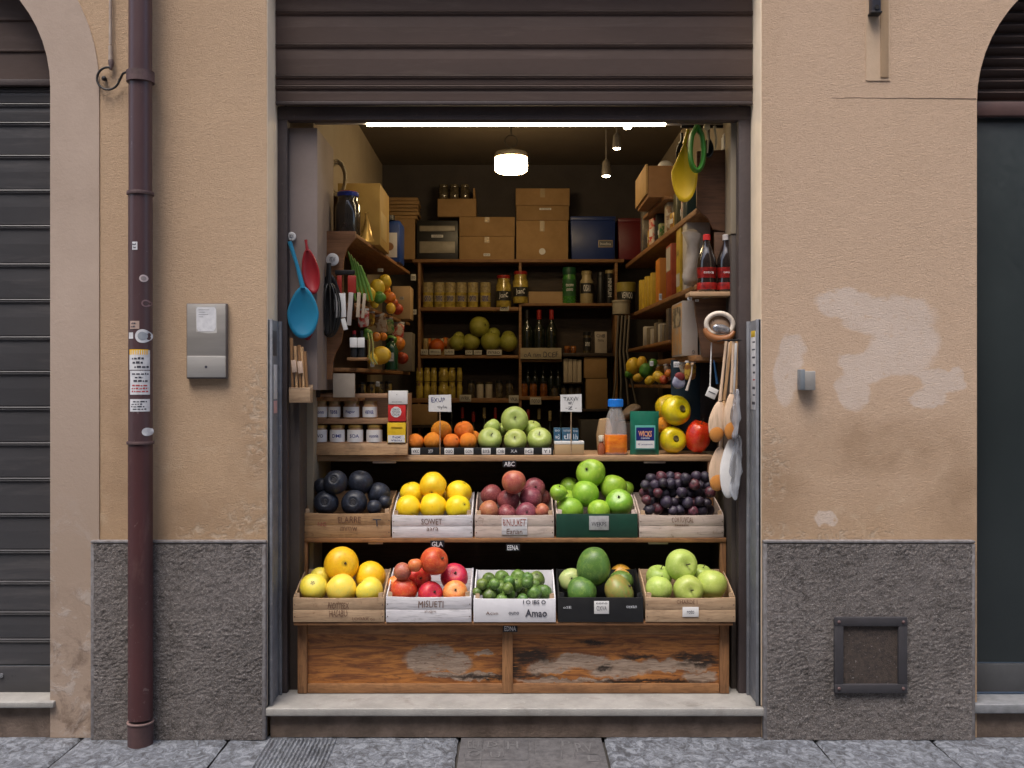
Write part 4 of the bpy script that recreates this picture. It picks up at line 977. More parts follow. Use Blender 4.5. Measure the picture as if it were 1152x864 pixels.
pile('red_plum', [
 ('plumorange', 550, 574.5, 11.5, 'orange red plum at the front left of the limed crate'),
 ('plumred', 570, 578, 10.5, 'rosy plum in the front of the limed crate, second from the left'),
 ('plumred', 592, 577, 12, 'rosy plum with a dimple forward in the front of the limed crate', (F, .1, 0)),
 ('plumorange', 610, 575, 8.5, 'small orange red plum at the front right of the limed crate'),
 ('plumred', 572, 563.5, 12.8, 'deep red plum in the centre of the limed crate pile', (-.6, 0, 0)),
 ('plumred', 597, 561, 12.5, 'purple red plum right of centre in the limed crate'),
 ('plumred', 553, 557.5, 12.2, 'purple red plum at the upper left of the limed crate'),
 ('plumorange', 578, 542.5, 13.5, 'brownish orange plum on top of the pile in the limed crate', (-.5, 0, 0)),
 ('plumred', 601, 549.5, 12.2, 'pinkish plum at the upper right of the limed crate', (1.3, .3, 0)),
 ('plumred', 610, 560, 9.5, 'dark red plum at the right side of the limed crate')], y2+.015, 'plum', 'red plums in the limed crate')
pile('green_apple', [
 ('brightapple', 641, 574, 15, 'bright green apple at the front left of the dark green crate', (-.4, .4, 0)),
 ('brightapple', 674, 575, 13, 'bright green apple low at the front middle of the dark green crate', (-.6, .1, 0)),
 ('brightapple', 697, 566, 15.5, 'bright green apple with a dimple at the front right of the dark green crate', (.9, -.3, 0)),
 ('brightapple', 658.5, 556, 15.2, 'bright green apple in the centre of the pile in the dark green crate', (-.5, .3, 0)),
 ('brightapple', 637, 564, 13, 'bright green apple left of centre behind the front one in the dark green crate'),
 ('brightapple', 665, 532, 16.5, 'largest bright green apple on top of the pile in the dark green crate', (1.0, -.9, 0)),
 ('brightapple', 641, 549.5, 12.5, 'bright green apple at the upper left of the dark green crate'),
 ('brightapple', 690, 549, 15, 'bright green apple at the upper right of the dark green crate', (-.4, .3, 0)),
 ('brightapple', 628, 554.5, 9.5, 'bright green apple at the far left of the dark green crate'),
 ('brightapple', 704, 550, 9, 'small bright green apple at the far right of the dark green crate')], y2+.015, 'apple', 'bright green apples in the dark green crate')
# small dark plums in five rows
rp = random.Random(3); items = []
cfg = [('front', 574, 727, 801, 9), ('second', 564, 722, 800, 10), ('third', 554, 720, 803, 10), ('fourth', 545, 723, 802, 9), ('back', 537, 728, 797, 7)]
for rn, yy, a, c, n in cfg:
    for i in range(n):
        kx = a+(c-a)*(i+.5)/n+rp.uniform(-1.8, 1.8); k = 'darkplumred' if rp.random() < .2 else 'darkplum'
        items.append((k, kx, yy+rp.uniform(-2, 2), rp.uniform(5.2, 7.0), '%s plum, %s from the left in the %s row of the plum crate' % ('dark reddish' if k.endswith('red') else 'blue black', ORD[i], rn)))
pile('dark_plum', items, y2+.012, 'plum', 'small dark plums in the right crate', y2+.30)

# ================================================================ TOP SHELF
yt = y3+.015
tr = thing('fruit_tray', 'low black tray with white price labels holding oranges and green apples on the top shelf', 'tray', (X(540, yt), yt, z3))
W0, W1 = X(456.5, yt)-X(540, yt), X(622.5, yt)-X(540, yt); th_ = Z(503.5, yt)-z3
b = MB(); b.box(W0, W1, 0, .006, 0, th_, .001); part('front_strip', b, BLK, tr)
b = MB(); b.box(W0, W1, .006, .25, 0, .004); part('tray_base', b, BLK, tr)
b = MB(); b.box(W0, W0+.005, .006, .25, .004, th_+.01, .001); part('tray_end', b, BLK, tr)
b = MB(); b.box(W1-.005, W1, .006, .25, .004, th_+.01, .001); part('tray_end', b, BLK, tr)
for n, (a, c, t_) in enumerate(((463, 472.5, 'vxc'), (481, 488, 'XTP'), (500, 510.5, 'oao'), (522.5, 532.5, 'GON'), (542, 552, 'BXB'), (558.5, 568, 'OB'), (573.5, 583, 'X,A'), (590, 600, 'IG'), (610, 620, 'Y1'))):
    mdark = n in (1, 6)
    b = MB(); hw_ = (X(c, yt)-X(a, yt))/2; b.box(-hw_, hw_, -.001, .001, -th_*.42, th_*.42, .0003)
    g = part('price_label', b, TAGB if mdark else PAPER, tr, loc=((X((a+c)/2, yt)-X(540, yt)), -.0025, th_*.5)); writing(t_, th_*.45, TAGW if mdark else INK, g, (0, -.0014, 0), w=hw_*1.5, hand=.06)
pile('orange', [
 ('orange', 467.5, 497, 9.4, 'orange at the left end of the front row on the black tray'),
 ('orange', 486.5, 496, 10, 'orange, second from the left in the front row on the black tray'),
 ('orange', 508, 497, 9.3, 'orange, third from the left in the front row on the black tray'),
 ('orange', 526.5, 496.5, 9.8, 'orange at the right end of the front row on the black tray'),
 ('orange', 496.5, 484.5, 11.5, 'orange lying on top at the left behind the sign stick'),
 ('orange', 522, 484.5, 11, 'orange lying on top at the right beside the green apples'),
 ('orange', 533, 492, 7.5, 'orange mostly hidden behind the front row next to the green apples')], yt+.01, 'orange', 'oranges on the black tray')
pile('green_apple', [
 ('topapple', 551, 494.5, 13.5, 'dull green apple at the front left of the tray pile', (1.0, .3, 0)),
 ('topapple', 580, 495.5, 13, 'dull green apple at the front middle of the tray pile', (1.2, -.3, 0)),
 ('topapple', 607, 495, 13.8, 'dull green apple at the front right of the tray pile', (.9, -.1, 0)),
 ('topapple', 579, 472.5, 15.2, 'largest dull green apple on top of the tray pile', (1.35, .05, 0)),
 ('topapple', 554, 481, 9.5, 'dull green apple at the upper left of the tray pile'),
 ('topapple', 598.5, 482.5, 10, 'dull green apple at the upper right of the tray pile', (.3, .2, 0)),
 ('topapple', 564, 484, 8, 'small dull green apple wedged between the upper ones on the tray')], yt+.01, 'apple', 'green apples on the black tray')
pile('pepper', [
 ('yellowpepper', 756.5, 495, 15.2, 'lower yellow pepper with its stalk pit forward on the top shelf', (F, .1, .2), .9),
 ('redpepper', 785.5, 491, 14.5, 'glossy orange red pepper at the right end of the top shelf', (.35, .1, .3), 1.38),
 ('yellowpepper', 760, 462, 17, 'upper yellow pepper with a dark stalk pit on the top shelf', (F, -.1, .5), .95),
 ('yellowpepper', 752, 459, 15, 'yellow green pepper behind the upper yellow one on the top shelf', (.8, -.5, .5), .95)], yt+.02, 'pepper', 'peppers at the right of the top shelf')
pile('orange', [('orange', 746, 478, 9, 'orange between the two yellow peppers')], yt+.09, 'orange', 'oranges on the black tray')

# signs on sticks
def sign(px, pyt, pyb, pw, y, txt, label, tl):
    o = thing('price_sign', label, 'sign', (X(px, y), y, z3+.003), group='handwritten signs on sticks')
    zt_, zb_ = Z(pyt, y)-z3, Z(pyb, y)-z3; w_ = pw*sy(y)/2
    b = MB(); b.prism([(-w_, zb_+.002), (w_, zb_), (w_-.001, zt_), (-w_, zt_-.003)], 'y', -.0015, 0)
    c = part('sign_card', b, PAPER, o, smooth=False)
    for (t, dx, dz, h, ww) in txt: writing(t, h, INKB if 'U' in t else INK, c, (dx, -.0022, (zt_+zb_)/2+dz), w=ww, hand=.25)
    b = MB(); b.cyl((0, .002, 0), (0, .002, zt_-.02), .0028, seg=8); part('stick', b, W_CR1, o)
sign(495, 444.5, 464, 25.5, yt-.004, (('EXUP', -.01, .017, .026, .07), ('Gyhe', .012, -.022, .018, .05)), 'white handwritten card on a stick above the oranges', 0)
sign(642.5, 444, 464, 24, yt-.004, (('TAXVV', .0, .022, .02, .075), ('=/', .0, .0, .022, .03), ('-Z -', 0, -.026, .016, .06)), 'white handwritten card on a stick right of the green apples', 0)
# small carton with blue packs
o = thing('small_carton', 'small open tan carton with a white top edge right of the green apples', 'carton', (X(640.5, yt), yt, z3))
w_ = 16.5*sy(yt); b = MB(); b.box(-w_, w_, 0, .10, 0, .056, .001); part('carton_body', b, CARD2, o); b = MB(); b.box(-w_-.001, w_+.001, -.001, .10, .056, .072, .002); part('carton_rim', b, PAPER, o)
for n, (a, c, pt, lab) in enumerate(((623, 631, 481.5, 'left'), (632, 643.5, 481.5, 'middle'), (644, 651, 482, 'right'))):
    y = yt+.03; o = thing('blue_pack', 'small blue printed pack, %s one on the tan carton' % lab, 'pack', (X((a+c)/2, y), y, z3+.072), group='blue packs on the small carton')
    h = Z(pt, y)-z3-.072; w_ = (c-a)/2*sy(y)*.97
    b = MB(); b.box(-w_, w_, 0, .06, 0, h, .002); part('pack_body', b, pm('pack_blue', (.035, .12, .19), (.02, .07, .13), 30, .5), o)
    writing(['w3', 'tll', '1h'][n], h*.4, TAGW, o, (0, -.001, h*.35), w=w_*1.4, hand=.1); writing(['oo', 'nanao', 'co'][n], h*.14, TAGW, o, (0, -.001, h*.8), w=w_*1.4, hand=.1)
# carafe
FILM = pm('clear_film', (.75, .76, .76), None, 20, .08, .1, 30, coat=1, rnd=0); FILM.node_tree.nodes['Principled BSDF'].inputs['Alpha'].default_value = .17
yc = yt+.055
o = thing('juice_bottle', 'clear plastic bottle with a blue cap half full of orange juice', 'bottle', (X(692.5, yc), yc, z3))
s = sy(yc); rb = 13.5*s; H = Z(449, yc)-z3
prof = [(rb*.93, 0), (rb, .01), (rb, .10), (rb*.98, .13), (rb*.93, .16), (rb*.78, .20), (rb*.58, .235), (rb*.50, .25), (rb*.50, H-.04)]
b = MB(); b.lathe([(r_, z_) for r_, z_ in prof], 32)
def sqz(b, k=.35):
    for v in b.bm.verts:
        r_ = math.hypot(v.co.x, v.co.y)
        if r_ > 1e-5 and v.co.z < .19:
            a = math.atan2(v.co.y, v.co.x); f = 1+.10*cos(4*a)*-1*min(1, (.19-v.co.z)/.04); v.co.x *= f; v.co.y *= f
    return b
sqz(b); bmesh.ops.delete(b.bm, geom=[f for f in b.bm.faces if len(f.verts) > 4 and f.calc_center_median().z > .2], context='FACES'); bmesh.ops.solidify(b.bm, geom=b.bm.faces[:], thickness=.0012); bmesh.ops.recalc_face_normals(b.bm, faces=b.bm.faces[:]); part('bottle_wall', b, FILM, o)
b = MB(); b.lathe([(rb*.9, .004), (rb*1.02, .014), (rb*1.02, .100), (rb*1.0, .106), (0, .107)], 32); sqz(b)
for v in b.bm.verts: v.co *= .995
part('juice', b, pm('juice_orange', (.90, .27, .02), (.75, .15, .015), 20, .3, .1, rnd=0, stretch=(1, 1, 3), coat=.4), o)
b = MB()
n = 24
b.lathe([(rb*.56, H-.042), (rb*.62, H-.04), (rb*.62, H-.004), (rb*.57, H), (0, H)], 24)
for i in range(n):
    a = 2*pi*i/n; b.box(-.0012, .0012, -.0012, .0012, H-.038, H-.005, M=Matrix.Translation((cos(a)*rb*.62, sin(a)*rb*.62, 0)))
part('blue_cap', b, pm('cap_blue', (.02, .22, .75), None, 20, .35, 0, rnd=0), o)
# little flask behind
ys_ = yt+.03
o = thing('small_flask', 'little brown flask with a cream stopper left of the juice bottle', 'flask', (X(676.5, ys_), ys_, z3))
b = MB(); b.lathe([(.018, 0), (.02, .008), (.02, .045), (.010, .062), (.010, .07)], 20); part('flask_body', b, pm('flask_brown', (.30, .09, .04), None, 20, .25, coat=.5), o)
b = MB(); b.lathe([(.014, .07), (.015, .072), (.015, .098), (.012, .103), (0, .103)], 20); part('stopper', b, pm('cream_plastic', (.65, .58, .45), None, 20, .5), o)
o = thing('brown_bag', 'narrow brown paper bag standing behind the juice bottle', 'bag', (X(681, yt+.14), yt+.14, z3))
b = MB(); b.prism([(-.04, 0), (.04, 0), (.035, .15), (.02, .19), (-.03, .185), (-.045, .1)], 'y', 0, .05, .004); b.jitter(.004, 14); part('bag_body', b, CARD2, o)
# green pouch
yp = yt+.03
o = thing('coffee_pouch', 'dark green standing pouch with a blue and white label on the top shelf', 'pouch', (X(725, yp), yp, z3))
w_ = 16.3*sy(yp); h = Z(462.5, yp)-z3
b = MB(); nx, nz = 12, 16
def pf(side):
    def f(u, v):
        belly = (1-(2*u-1)**2)**.6*(sin(pi*min(1, (v*.86+.1)))**.7)*.024
        return Vector(((2*u-1)*w_*(1-.03*sin(v*pi)), side*(belly+.002)+.002*noise.noise(Vector((u*6, v*6, side*3))), v*h))
    return f
b.grid(0, 1, 0, 1, nx, nz, pf(-1)); b.grid(0, 1, 0, 1, nx, nz, pf(1)); part('pouch_body', b, pm('pouch_green', (.012, .16, .10), (.01, .12, .075), 9, .32, .15, 40, rnd=0, coat=.3), o, smooth='all')
b = MB(); b.box(-w_*.98, w_*.98, -.003, .003, h*.80, h*.815); part('seal_line', b, pm('pouch_seal', (.01, .09, .06), None), o)
b = MB(); b.box(-w_*.70, w_*.70, -.0305, -.0295, h*.13, h*.68, .0004); lab = part('pouch_label', b, pm('label_teal', (.10, .38, .33), None, 20, .5), o)
b = MB(); b.box(-w_*.62, w_*.62, -.0312, -.0305, h*.33, h*.63); part('label_picture', b, pm('label_navy', (.015, .02, .16), None, 20, .4), lab, smooth=False)
b = MB(); b.box(-w_*.62, w_*.62, -.0312, -.0305, h*.155, h*.325); part('label_text_field', b, PAPER, lab, smooth=False)
writing('WICKS', h*.13, pm('print_gold', (.75, .45, .15), (.6, .2, .2), 90, .5), lab, (0, -.0315, h*.49), w=w_*.9, hand=.12, bold=.03)
writing('oanoa', h*.035, TAGW, lab, (0, -.0315, h*.385), w=w_*.6); writing('IE aceennn', h*.04, INKB, lab, (0, -.0315, h*.245), w=w_*1.0)

# ---- jar rack
yk = y3-.005
xk0, xk1 = X(350, yk), X(459, yk); zk0 = z3; zk1 = Z(442.5, yk)
o = thing('jar_rack', 'small tiered wooden rack of white labelled jars at the left end of the top shelf', 'rack', ((xk0+xk1)/2, yk, zk0))
ox = (xk0+xk1)/2; W = (xk1-xk0)/2; H = zk1-zk0; rk = o
zm = Z(471, yk)-zk0; zmb = Z(477, yk)-zk0; zl_ = Z(497.5, yk)-zk0
RKW = wood('rack_wood', (.38, .22, .12), (.25, .13, .065), 'x', dirt=.3); RKV = wood('rack_wood_v', (.38, .22, .12), (.25, .13, .065), 'z', dirt=.3)
for s in (-1, 1):
    b = MB(); b.box(s*W-(.008 if s > 0 else 0), s*W+(0 if s > 0 else .008), .0, .20, 0, H, .002); part('rack_side', b, RKV, o)
b = MB(); b.box(-W+.009, W-.009, .012, .19, zmb, zm, .002); part('rack_shelf', b, RKW, o, 'middle rack shelf')
b = MB(); b.box(-W+.009, W-.009, .012, .19, zl_-.02, zl_, .002); part('rack_shelf', b, RKW, o, 'lower rack shelf')
b = MB(); b.box(-W+.009, W-.009, .19, .20, 0, H-.002); part('rack_back', b, wood('rack_back_wood', (.16, .09, .045), (.1, .05, .03), 'x'), o)
for a, c in ((351, 376.5), (381, 436)):
    b = MB(); b.box(X(a, yk)-ox, X(c, yk)-ox, .0, .03, H-.024, H-.001, .003); part('rack_rail', b, RKW, o)
b = MB(); b.prism([(-.022, .001), (.01, .001), (.012, zl_-.022), (-.004, zl_-.004)], 'x', -W+.0, W, .003); b.jitter(.002, 10); part('rack_rail', b, W_CR2, o, 'thick stained lower front rail')
JL = pm('jar_lid_gold', (.30, .20, .09), (.22, .14, .06), 30, .35, .1, metal=.5)
JB = pm('jar_contents', (.30, .16, .07), (.40, .25, .13), 25, .2, .1, coat=.6)
JW = pm('jar_label', (.72, .70, .69), (.66, .64, .63), 30, .5, .05)
def jar(px, pyt, pyb, pw, y, z0, txt, label, group, body=JB, lid=JL, lab=JW, ink=INKB, lo=.12, hi=.72, neck=.86, cat='jar', nm='glass_jar', lidh=.16, seg=24):
    R = pw/2*sy(y); h = (pyb-pyt)*sy(y); z_ = z0 if z0 is not None else Z(pyb, y)
    o = thing(nm, label, cat, (X(px, y), y, z_), group=group)
    b = MB(); b.lathe([(R*.94, 0), (R, h*.04), (R, h*.68), (R*neck, h*.78), (R*neck, h*(1-lidh))], seg); part('jar_body', b, body, o)
    b = MB(); b.lathe([(R*neck*1.06, h*(1-lidh)), (R*neck*1.08, h*(1-lidh*.8)), (R*neck*1.08, h*.985), (R*neck, h), (0, h)], seg); part('jar_lid', b, lid, o)
    if lab:
        b = MB(); b.grid(-1.25, 1.25, h*lo, h*hi, 14, 1, lambda a, z: Vector((sin(a)*R*1.015, -cos(a)*R*1.015, z))); l_ = part('jar_label', b, lab, o, smooth='all')
        if txt: 
            g = writing(txt, h*.2, ink, l_, (0, 0, h*(lo+hi)/2), w=R*1.15, hand=.08, bold=.015)
            for v in g.data.vertices:
                x = v.co.x; a = x/R; v.co.x = sin(a)*R*1.03; v.co.z = cos(a)*R*1.03
    return o
yj = yk+.05
zA = zk0+zm; zB = zk0+zl_
g = 'white labelled jars in the small rack'
for n, (px, w_, t) in enumerate(((361, 16.5, 'Xonm'), (376.5, 14.5, 'naea'), (395.5, 18.5, 'Fagor'), (416.5, 17, 'vanua'))):
    jar(px, 450, 469.8, w_, yj, zA, t, '%s jar from the left on the upper shelf of the small rack' % ORD[n], g, lo=.08, hi=.66)
for n, (px, w_, t, ik) in enumerate(((360, 17.5, 'AVO', INK), (380, 17.5, 'DMI', INKB), (400, 18.5, 'SOA', INKB), (421.5, 18.5, 'vomnia', INKB))):
    jar(px, 479, 498, w_, yj, zB, t, '%s jar from the left on the lower shelf of the small rack' % ORD[n], g, lo=.0, hi=.72, lid=pm('jar_lid_brass', (.45, .29, .08), (.36, .22, .06), 30, .35, metal=.5), ink=ik)
# packets on the rack
yq = yk-.012
o = thing('spice_packet', 'red and white packet leaning on the right side of the jar rack', 'packet', (X(446.5, yq), yq, Z(474, yq)), group='packets on the jar rack')
s = sy(yq); b = MB(); b.box(-10*s, 10*s, 0, .03, 0, 19*s, .002); part('packet_body', b, pm('packet_red', (.62, .03, .03), None, 20, .4, .05), o)
b = MB(); b.box(-9.5*s, 12*s, -.003, .03, 19.2*s, 34.5*s, .002); t_ = part('packet_top', b, PAPER, o); writing('.', .004, INK, t_, (0, -.0036, 30*s)); writing('ouccni', .006, INK, t_, (0, -.0036, 22*s), w=.05)
b = MB(); b.lathe([(6.2*s, 0), (6.2*s, .0015)], 10, Matrix.Translation((-1*s, .0002, 10.5*s)) @ Matrix.Rotation(pi/2, 4, 'X')); e = part('round_emblem', b, PAPER, o)
writing('OIKO\nNYHX\nOIOA', 8*s, INK, e, (-1*s, -.0022, 10.5*s), w=8.5*s, hand=.1)
o = thing('spice_packet', 'yellow packet with a white label below the red packet', 'packet', (X(446, yq), yq, Z(498, yq)), group='packets on the jar rack')
b = MB(); b.box(-10.3*s, 10.3*s, 0, .03, 0, 22.5*s, .002); part('packet_body', b, pm('packet_yellow', (.72, .47, .02), None, 20, .4, .05), o)
b = MB(); b.box(-9.5*s, 9.5*s, -.0012, 0, .3*s, 8.5*s); e = part('packet_label', b, PAPER, o); writing('NX\nvaou', 6*s, INKB, e, (0, -.0016, 4.5*s), w=12*s, hand=.1)
b = MB(); b.box(-6*s, 6.5*s, -.004, 0, 17*s, 18*s, .001); part('packet_fold', b, pm('packet_ochre', (.5, .3, .01), None), o)

# ================================================================ LAMPS
TL = glow('tube_light', (1.0, .80, .50), 14.0)
yl = .50
o = thing('fluorescent_tube', 'long lit white tube lamp under the header of the doorway', 'lamp', (0, yl, Z(139.5, yl)))
b = MB(); b.cyl((X(413, yl), 0, 0), (X(748, yl), 0, 0), .012, seg=16); part('tube', b, TL, o)
b = MB(); b.box(X(326, yl), X(412, yl), -.014, .02, .0, .018, .003); part('end_rail', b, pm('rail_grey', (.30, .28, .28), None, 9, .5), o)
b = MB(); b.box(X(749, yl), X(826, yl), -.014, .02, -.004, .014, .003); part('end_rail', b, pm('rail_grey', (.30, .28, .28), None, 9, .5), o)
b = MB(); b.box(X(413, yl), X(748, yl), -.016, .02, .0135, .045, .003); part('tube_housing', b, pm('rail_grey', (.30, .28, .28), None), o)
yp_ = 1.7
o = thing('pendant_lamp', 'glowing white drum shaped pendant lamp hanging in the middle of the shop ceiling', 'lamp', (X(575, yp_), yp_, Z(194, yp_)))
s = sy(yp_); b = MB(); b.lathe([(0, 0), (15*s, 0), (18*s, 2*s), (18.5*s, 8*s), (18.2*s, 16*s), (0, 16.2*s)], 32); part('lamp_shade', b, glow('pendant_glow', (1.0, .72, .38), 22.0), o)
b = MB(); b.lathe([(18.6*s, 16.4*s), (18.6*s, 20.5*s), (17*s, 22.5*s), (5*s, 24*s), (0, 28*s)], 32); part('lamp_cap', b, pm('lamp_cap_beige', (.42, .36, .26), None, 20, .5), o)
b = MB(); b.tube([(sin(a)*7*s, 0, 33*s-cos(a)*7*s if False else (28+7*(1-cos(a)))*s) for a in [pi*2*i/16-pi for i in range(17)]], .004, 6); b.cyl((0, 0, 41*s), (0, 0, CZ-Z(194, yp_)), .005, seg=8); part('hanger', b, pm('hanger_metal', (.10, .085, .07), None, 20, .5, metal=.5), o)
for px, pyy, y, r, nm in ((706, 144, .9, 4.5, 'nearest to the door, just under the tube'), (694, 167, 1.5, 4.3, 'middle one of the three'), (682, 198, 2.1, 4.6, 'deepest of the three, hanging lowest')):
    s = sy(y); o = thing('spot_lamp', 'small lit ceiling spot lamp, ' + nm, 'lamp', (X(px, y), y, Z(pyy, y)), group='ceiling spot lamps')
    zt_ = CZ-Z(pyy, y)
    b = MB(); b.lathe([(r*s*1.1, 0), (r*s*1.15, r*s), (r*s*.9, r*s*3.4), (r*s*.4, r*s*4), (0, r*s*4)], 16); b.cyl((0, 0, r*s*3.8), (0, 0, max(zt_, r*s*4)), .006, seg=8); part('lamp_housing', b, pm('spot_housing', (.16, .14, .12), None, 20, .5), o)
    b = MB(); b.lathe([(0, -r*s*.35), (r*s*.7, -r*s*.2), (r*s, .0005), (0, .001)], 16); part('lamp_lens', b, glow('spot_glow', (1, .78, .5), 25), o)

# ================================================================ SHELVING AT THE BACK
yb = 2.9; ybk = 3.17; s = sy(yb)
sh = thing('back_shelving', 'dark wooden shelving against the rear wall of the shop', 'shelving', (0, yb, .12))
def bs(px0, px1, pyt, pyb, m=W_SHELF, ya=yb, y2_=ybk, nm='shelf_board'):
    b = MB(); b.box(X(px0, yb), X(px1, yb), ya, y2_, Z(pyb, yb), Z(pyt, yb), .002)
    b.bm.transform(Matrix.Translation((0, -yb, -.12))); part(nm, b, m, sh)
ZBT = Z(291.5, yb)
bs(464, 702, 291.5, 295)
bs(473, 583.5, 345.5, 349.5); bs(584.5, 693, 341, 344)
bs(473, 583.5, 399.5, 403, ya=yb+.003); bs(585, 632, 404, 407, ya=yb+.003); bs(633, 690, 397, 401, W_DARK)
bs(463, 583, 448, 453); bs(583.5, 636, 446, 450)
bs(463, 690, 520, 524)
for px in (470, 583.8, 692):
    b = MB(); b.box(X(px, yb), X(px+3, yb), yb+.006, ybk, .12, ZBT-.025, .002); b.bm.transform(Matrix.Translation((0, -yb, -.12))); part('upright', b, W_SHELF, sh)
b = MB(); b.box(X(464, yb), X(702, yb), ybk, ybk+.012, .12, ZBT); b.bm.transform(Matrix.Translation((0, -yb, -.12))); part('back_board', b, W_DARK, sh)
def onb(py): return Z(py, yb)

def carton(px0, px1, pyt, pyb, y, d, m, label, nm='cardboard_box', cat='box', group='cardboard boxes on the back shelving', lid=None, seam=True, extra=None, z0=None):
    x0, x1 = X(px0, y)+.002, X(px1, y)-.002; zb_ = Z(pyb, y) if z0 is None else z0; zt_ = Z(pyt, y)
    o = thing(nm, label, cat, ((x0+x1)/2, y, zb_), group=group); W = (x1-x0)/2; H = zt_-zb_
    b = MB(); b.box(-W, W, 0, d, 0, H if lid is None else H-lid-.001, .003); b.jitter(.0015, 7, x0); bo = part('box_body', b, m, o)
    if lid: b = MB(); b.box(-W-.004, W+.004, -.004, d, H-lid, H, .003); part('box_lid', b, m, o)
    if seam: b = MB(); b.box(-.018, .018, -.0058 if lid else -.0028, 0, H*.72, H-.002); part('packing_tape', b, pm('tape_tan', (.38, .27, .13), None, 20, .3), bo, smooth=False)
    if extra: extra(o, bo, W, H)
    return o
def stickr(dx, dz, w_, h_, t_=None, m=None, round_=False):
    def f(o, bo, W, H):
        b = MB()
        if round_: b.lathe([(w_/2, 0), (w_/2, .002)], 14, Matrix.Translation((0, .0, 0)) @ Matrix.Rotation(pi/2, 4, 'X'))
        else: b.box(-w_/2, w_/2, -.002, 0, -h_/2, h_/2)
        c = part('sticker', b, m or PAPER, bo, smooth=False, loc=(dx*W, -.0035, dz*H))
        if t_: writing(t_, h_*.6, INK, c, (0, -.0026, 0), w=w_*.8, hand=.1)
    return f
carton(516.5, 579, 266, 291.5, yb+.02, .25, CARD, 'lower wide cardboard box left of centre on the top board', extra=stickr(0, .2, .05, .02, 'oco'), z0=ZBT)
carton(516.5, 579.5, 244, 265.5, yb+.02, .25, CARD, 'upper wide cardboard box left of centre, topmost of two', z0=Z(265.7, yb+.02))
carton(580.5, 639.5, 248, 291.5, yb+.01, .25, CARD, 'tall cardboard box with a round white sticker on the top board', extra=stickr(0, .2, .05, .05, None, None, True), z0=ZBT)
carton(580.5, 640.5, 212, 247.5, yb+.01, .25, CARD, 'lidded cardboard box on top of the tall one with the round sticker', lid=.13, extra=stickr(.1, .35, .09, .014, 'scone'), z0=Z(247.7, yb+.01))
carton(442, 467, 246, 291.5, yb+.01, .22, CARD, 'brown cardboard box under the stack of flattened boxes', z0=ZBT, seam=False)
for k in range(6):
    pz = 241-k*4.3
    b = MB(); b.box(-.115+.01*random.random(), .115-.012*random.random(), 0, .2, 0, .024, .003); b.jitter(.003, 9, k*3)
    solo('flattened_box', b, CARD, '%s flattened cardboard from the bottom in the stack on the brown box' % ORD[k], 'cardboard', 'flattened boxes stacked on the back shelving', loc=(X(454+random.uniform(-1, 1), yb+.02), yb+.02, Z(246, yb+.01)+k*.028+.001))
o = carton(492, 536, 223.5, 243.5, yb+.05, .2, CARD, 'open cardboard box holding glass jars above the black drawers', z0=Z(243.8, yb+.05), seam=False)
b = MB(); b.box(.125, .14, 0, .2, .13, .22, .001); part('box_flap', b, CARD, o)
DGL = pm('dark_glass_jar', (.055, .045, .03), (.18, .14, .08), 30, .12, .1, coat=.8, lo=.45, hi=.75)
for n, px in enumerate((499, 511, 523)):
    jar(px, 207, 223.8, 11, yb+.1, Z(223.4, yb+.05), None, '%s dark glass jar from the left in the open cardboard box' % ORD[n], 'glass jars in the open cardboard box', body=DGL, lid=DGL, lab=None)
# black drawers
def drawers(o, bo, W, H):
    for (za, zb_, m_) in ((.72, .86, pm('drawer_silver', (.26, .23, .18), None, 20, .4)), (.16, .46, pm('drawer_silver', (.26, .23, .18), None))):
        b = MB(); b.box(-W*.86, W*.86, -.008, 0, H*za, H*zb_, .002); part('drawer_front', b, m_, bo)
    b = MB(); b.box(-.045, .045, -.006, 0, H*.56, H*.63, .001); c = part('sticker', b, PAPER, bo); writing('cenmnc', H*.05, INK, c, (0, -.0066, H*.595), w=.07)
carton(468.5, 515.5, 248, 291.5, yb+.02, .25, BLK, 'black box with two silver drawer fronts on the back shelving', 'drawer_cabinet', 'drawers', None, seam=False, extra=drawers, z0=ZBT)
def bin_(px0, px1, pyt, m, label, t_=None):
    y = yb+.02; x0, x1 = X(px0, y), X(px1, y); W = (x1-x0)/2-.002; H = Z(pyt, y)-ZBT
    o = thing('storage_bin', label, 'storage bin', ((x0+x1)/2, y, ZBT), group='coloured storage bins')
    b = MB(); b.prism([(-W+.01, 0), (W-.01, 0), (W-.002, H-.03), (-W+.002, H-.03)], 'y', 0, .25, .003); part('bin_body', b, m, o)
    b = MB(); b.box(-W, W, -.006, .25, H-.03, H, .004); part('bin_rim', b, m, o)
    if t_:
        b = MB(); b.box(.04, .15, -.002, .001, H*.28, H*.45, .001); c = part('label_holder', b, pm('holder_gold', (.35, .28, .18), None, 20, .5), o); b = MB(); b.box(.046, .144, -.003, -.002, H*.30, H*.43); q = part('label_card', b, pm('card_grey', (.12, .12, .13), None), c, smooth=False); writing(t_, H*.07, PAPER, q, (.095, -.0034, H*.365), w=.08, hand=.1)
bin_(641.5, 693, 243.5, pm('bin_blue', (.008, .03, .16), None, 6, .4, rnd=0), 'blue plastic storage bin with a small framed label on the top board', 'hvefna')
bin_(695, 729, 245.5, pm('bin_red', (.14, .008, .012), None, 6, .4, rnd=0), 'dark red plastic storage bin at the right end of the top board')

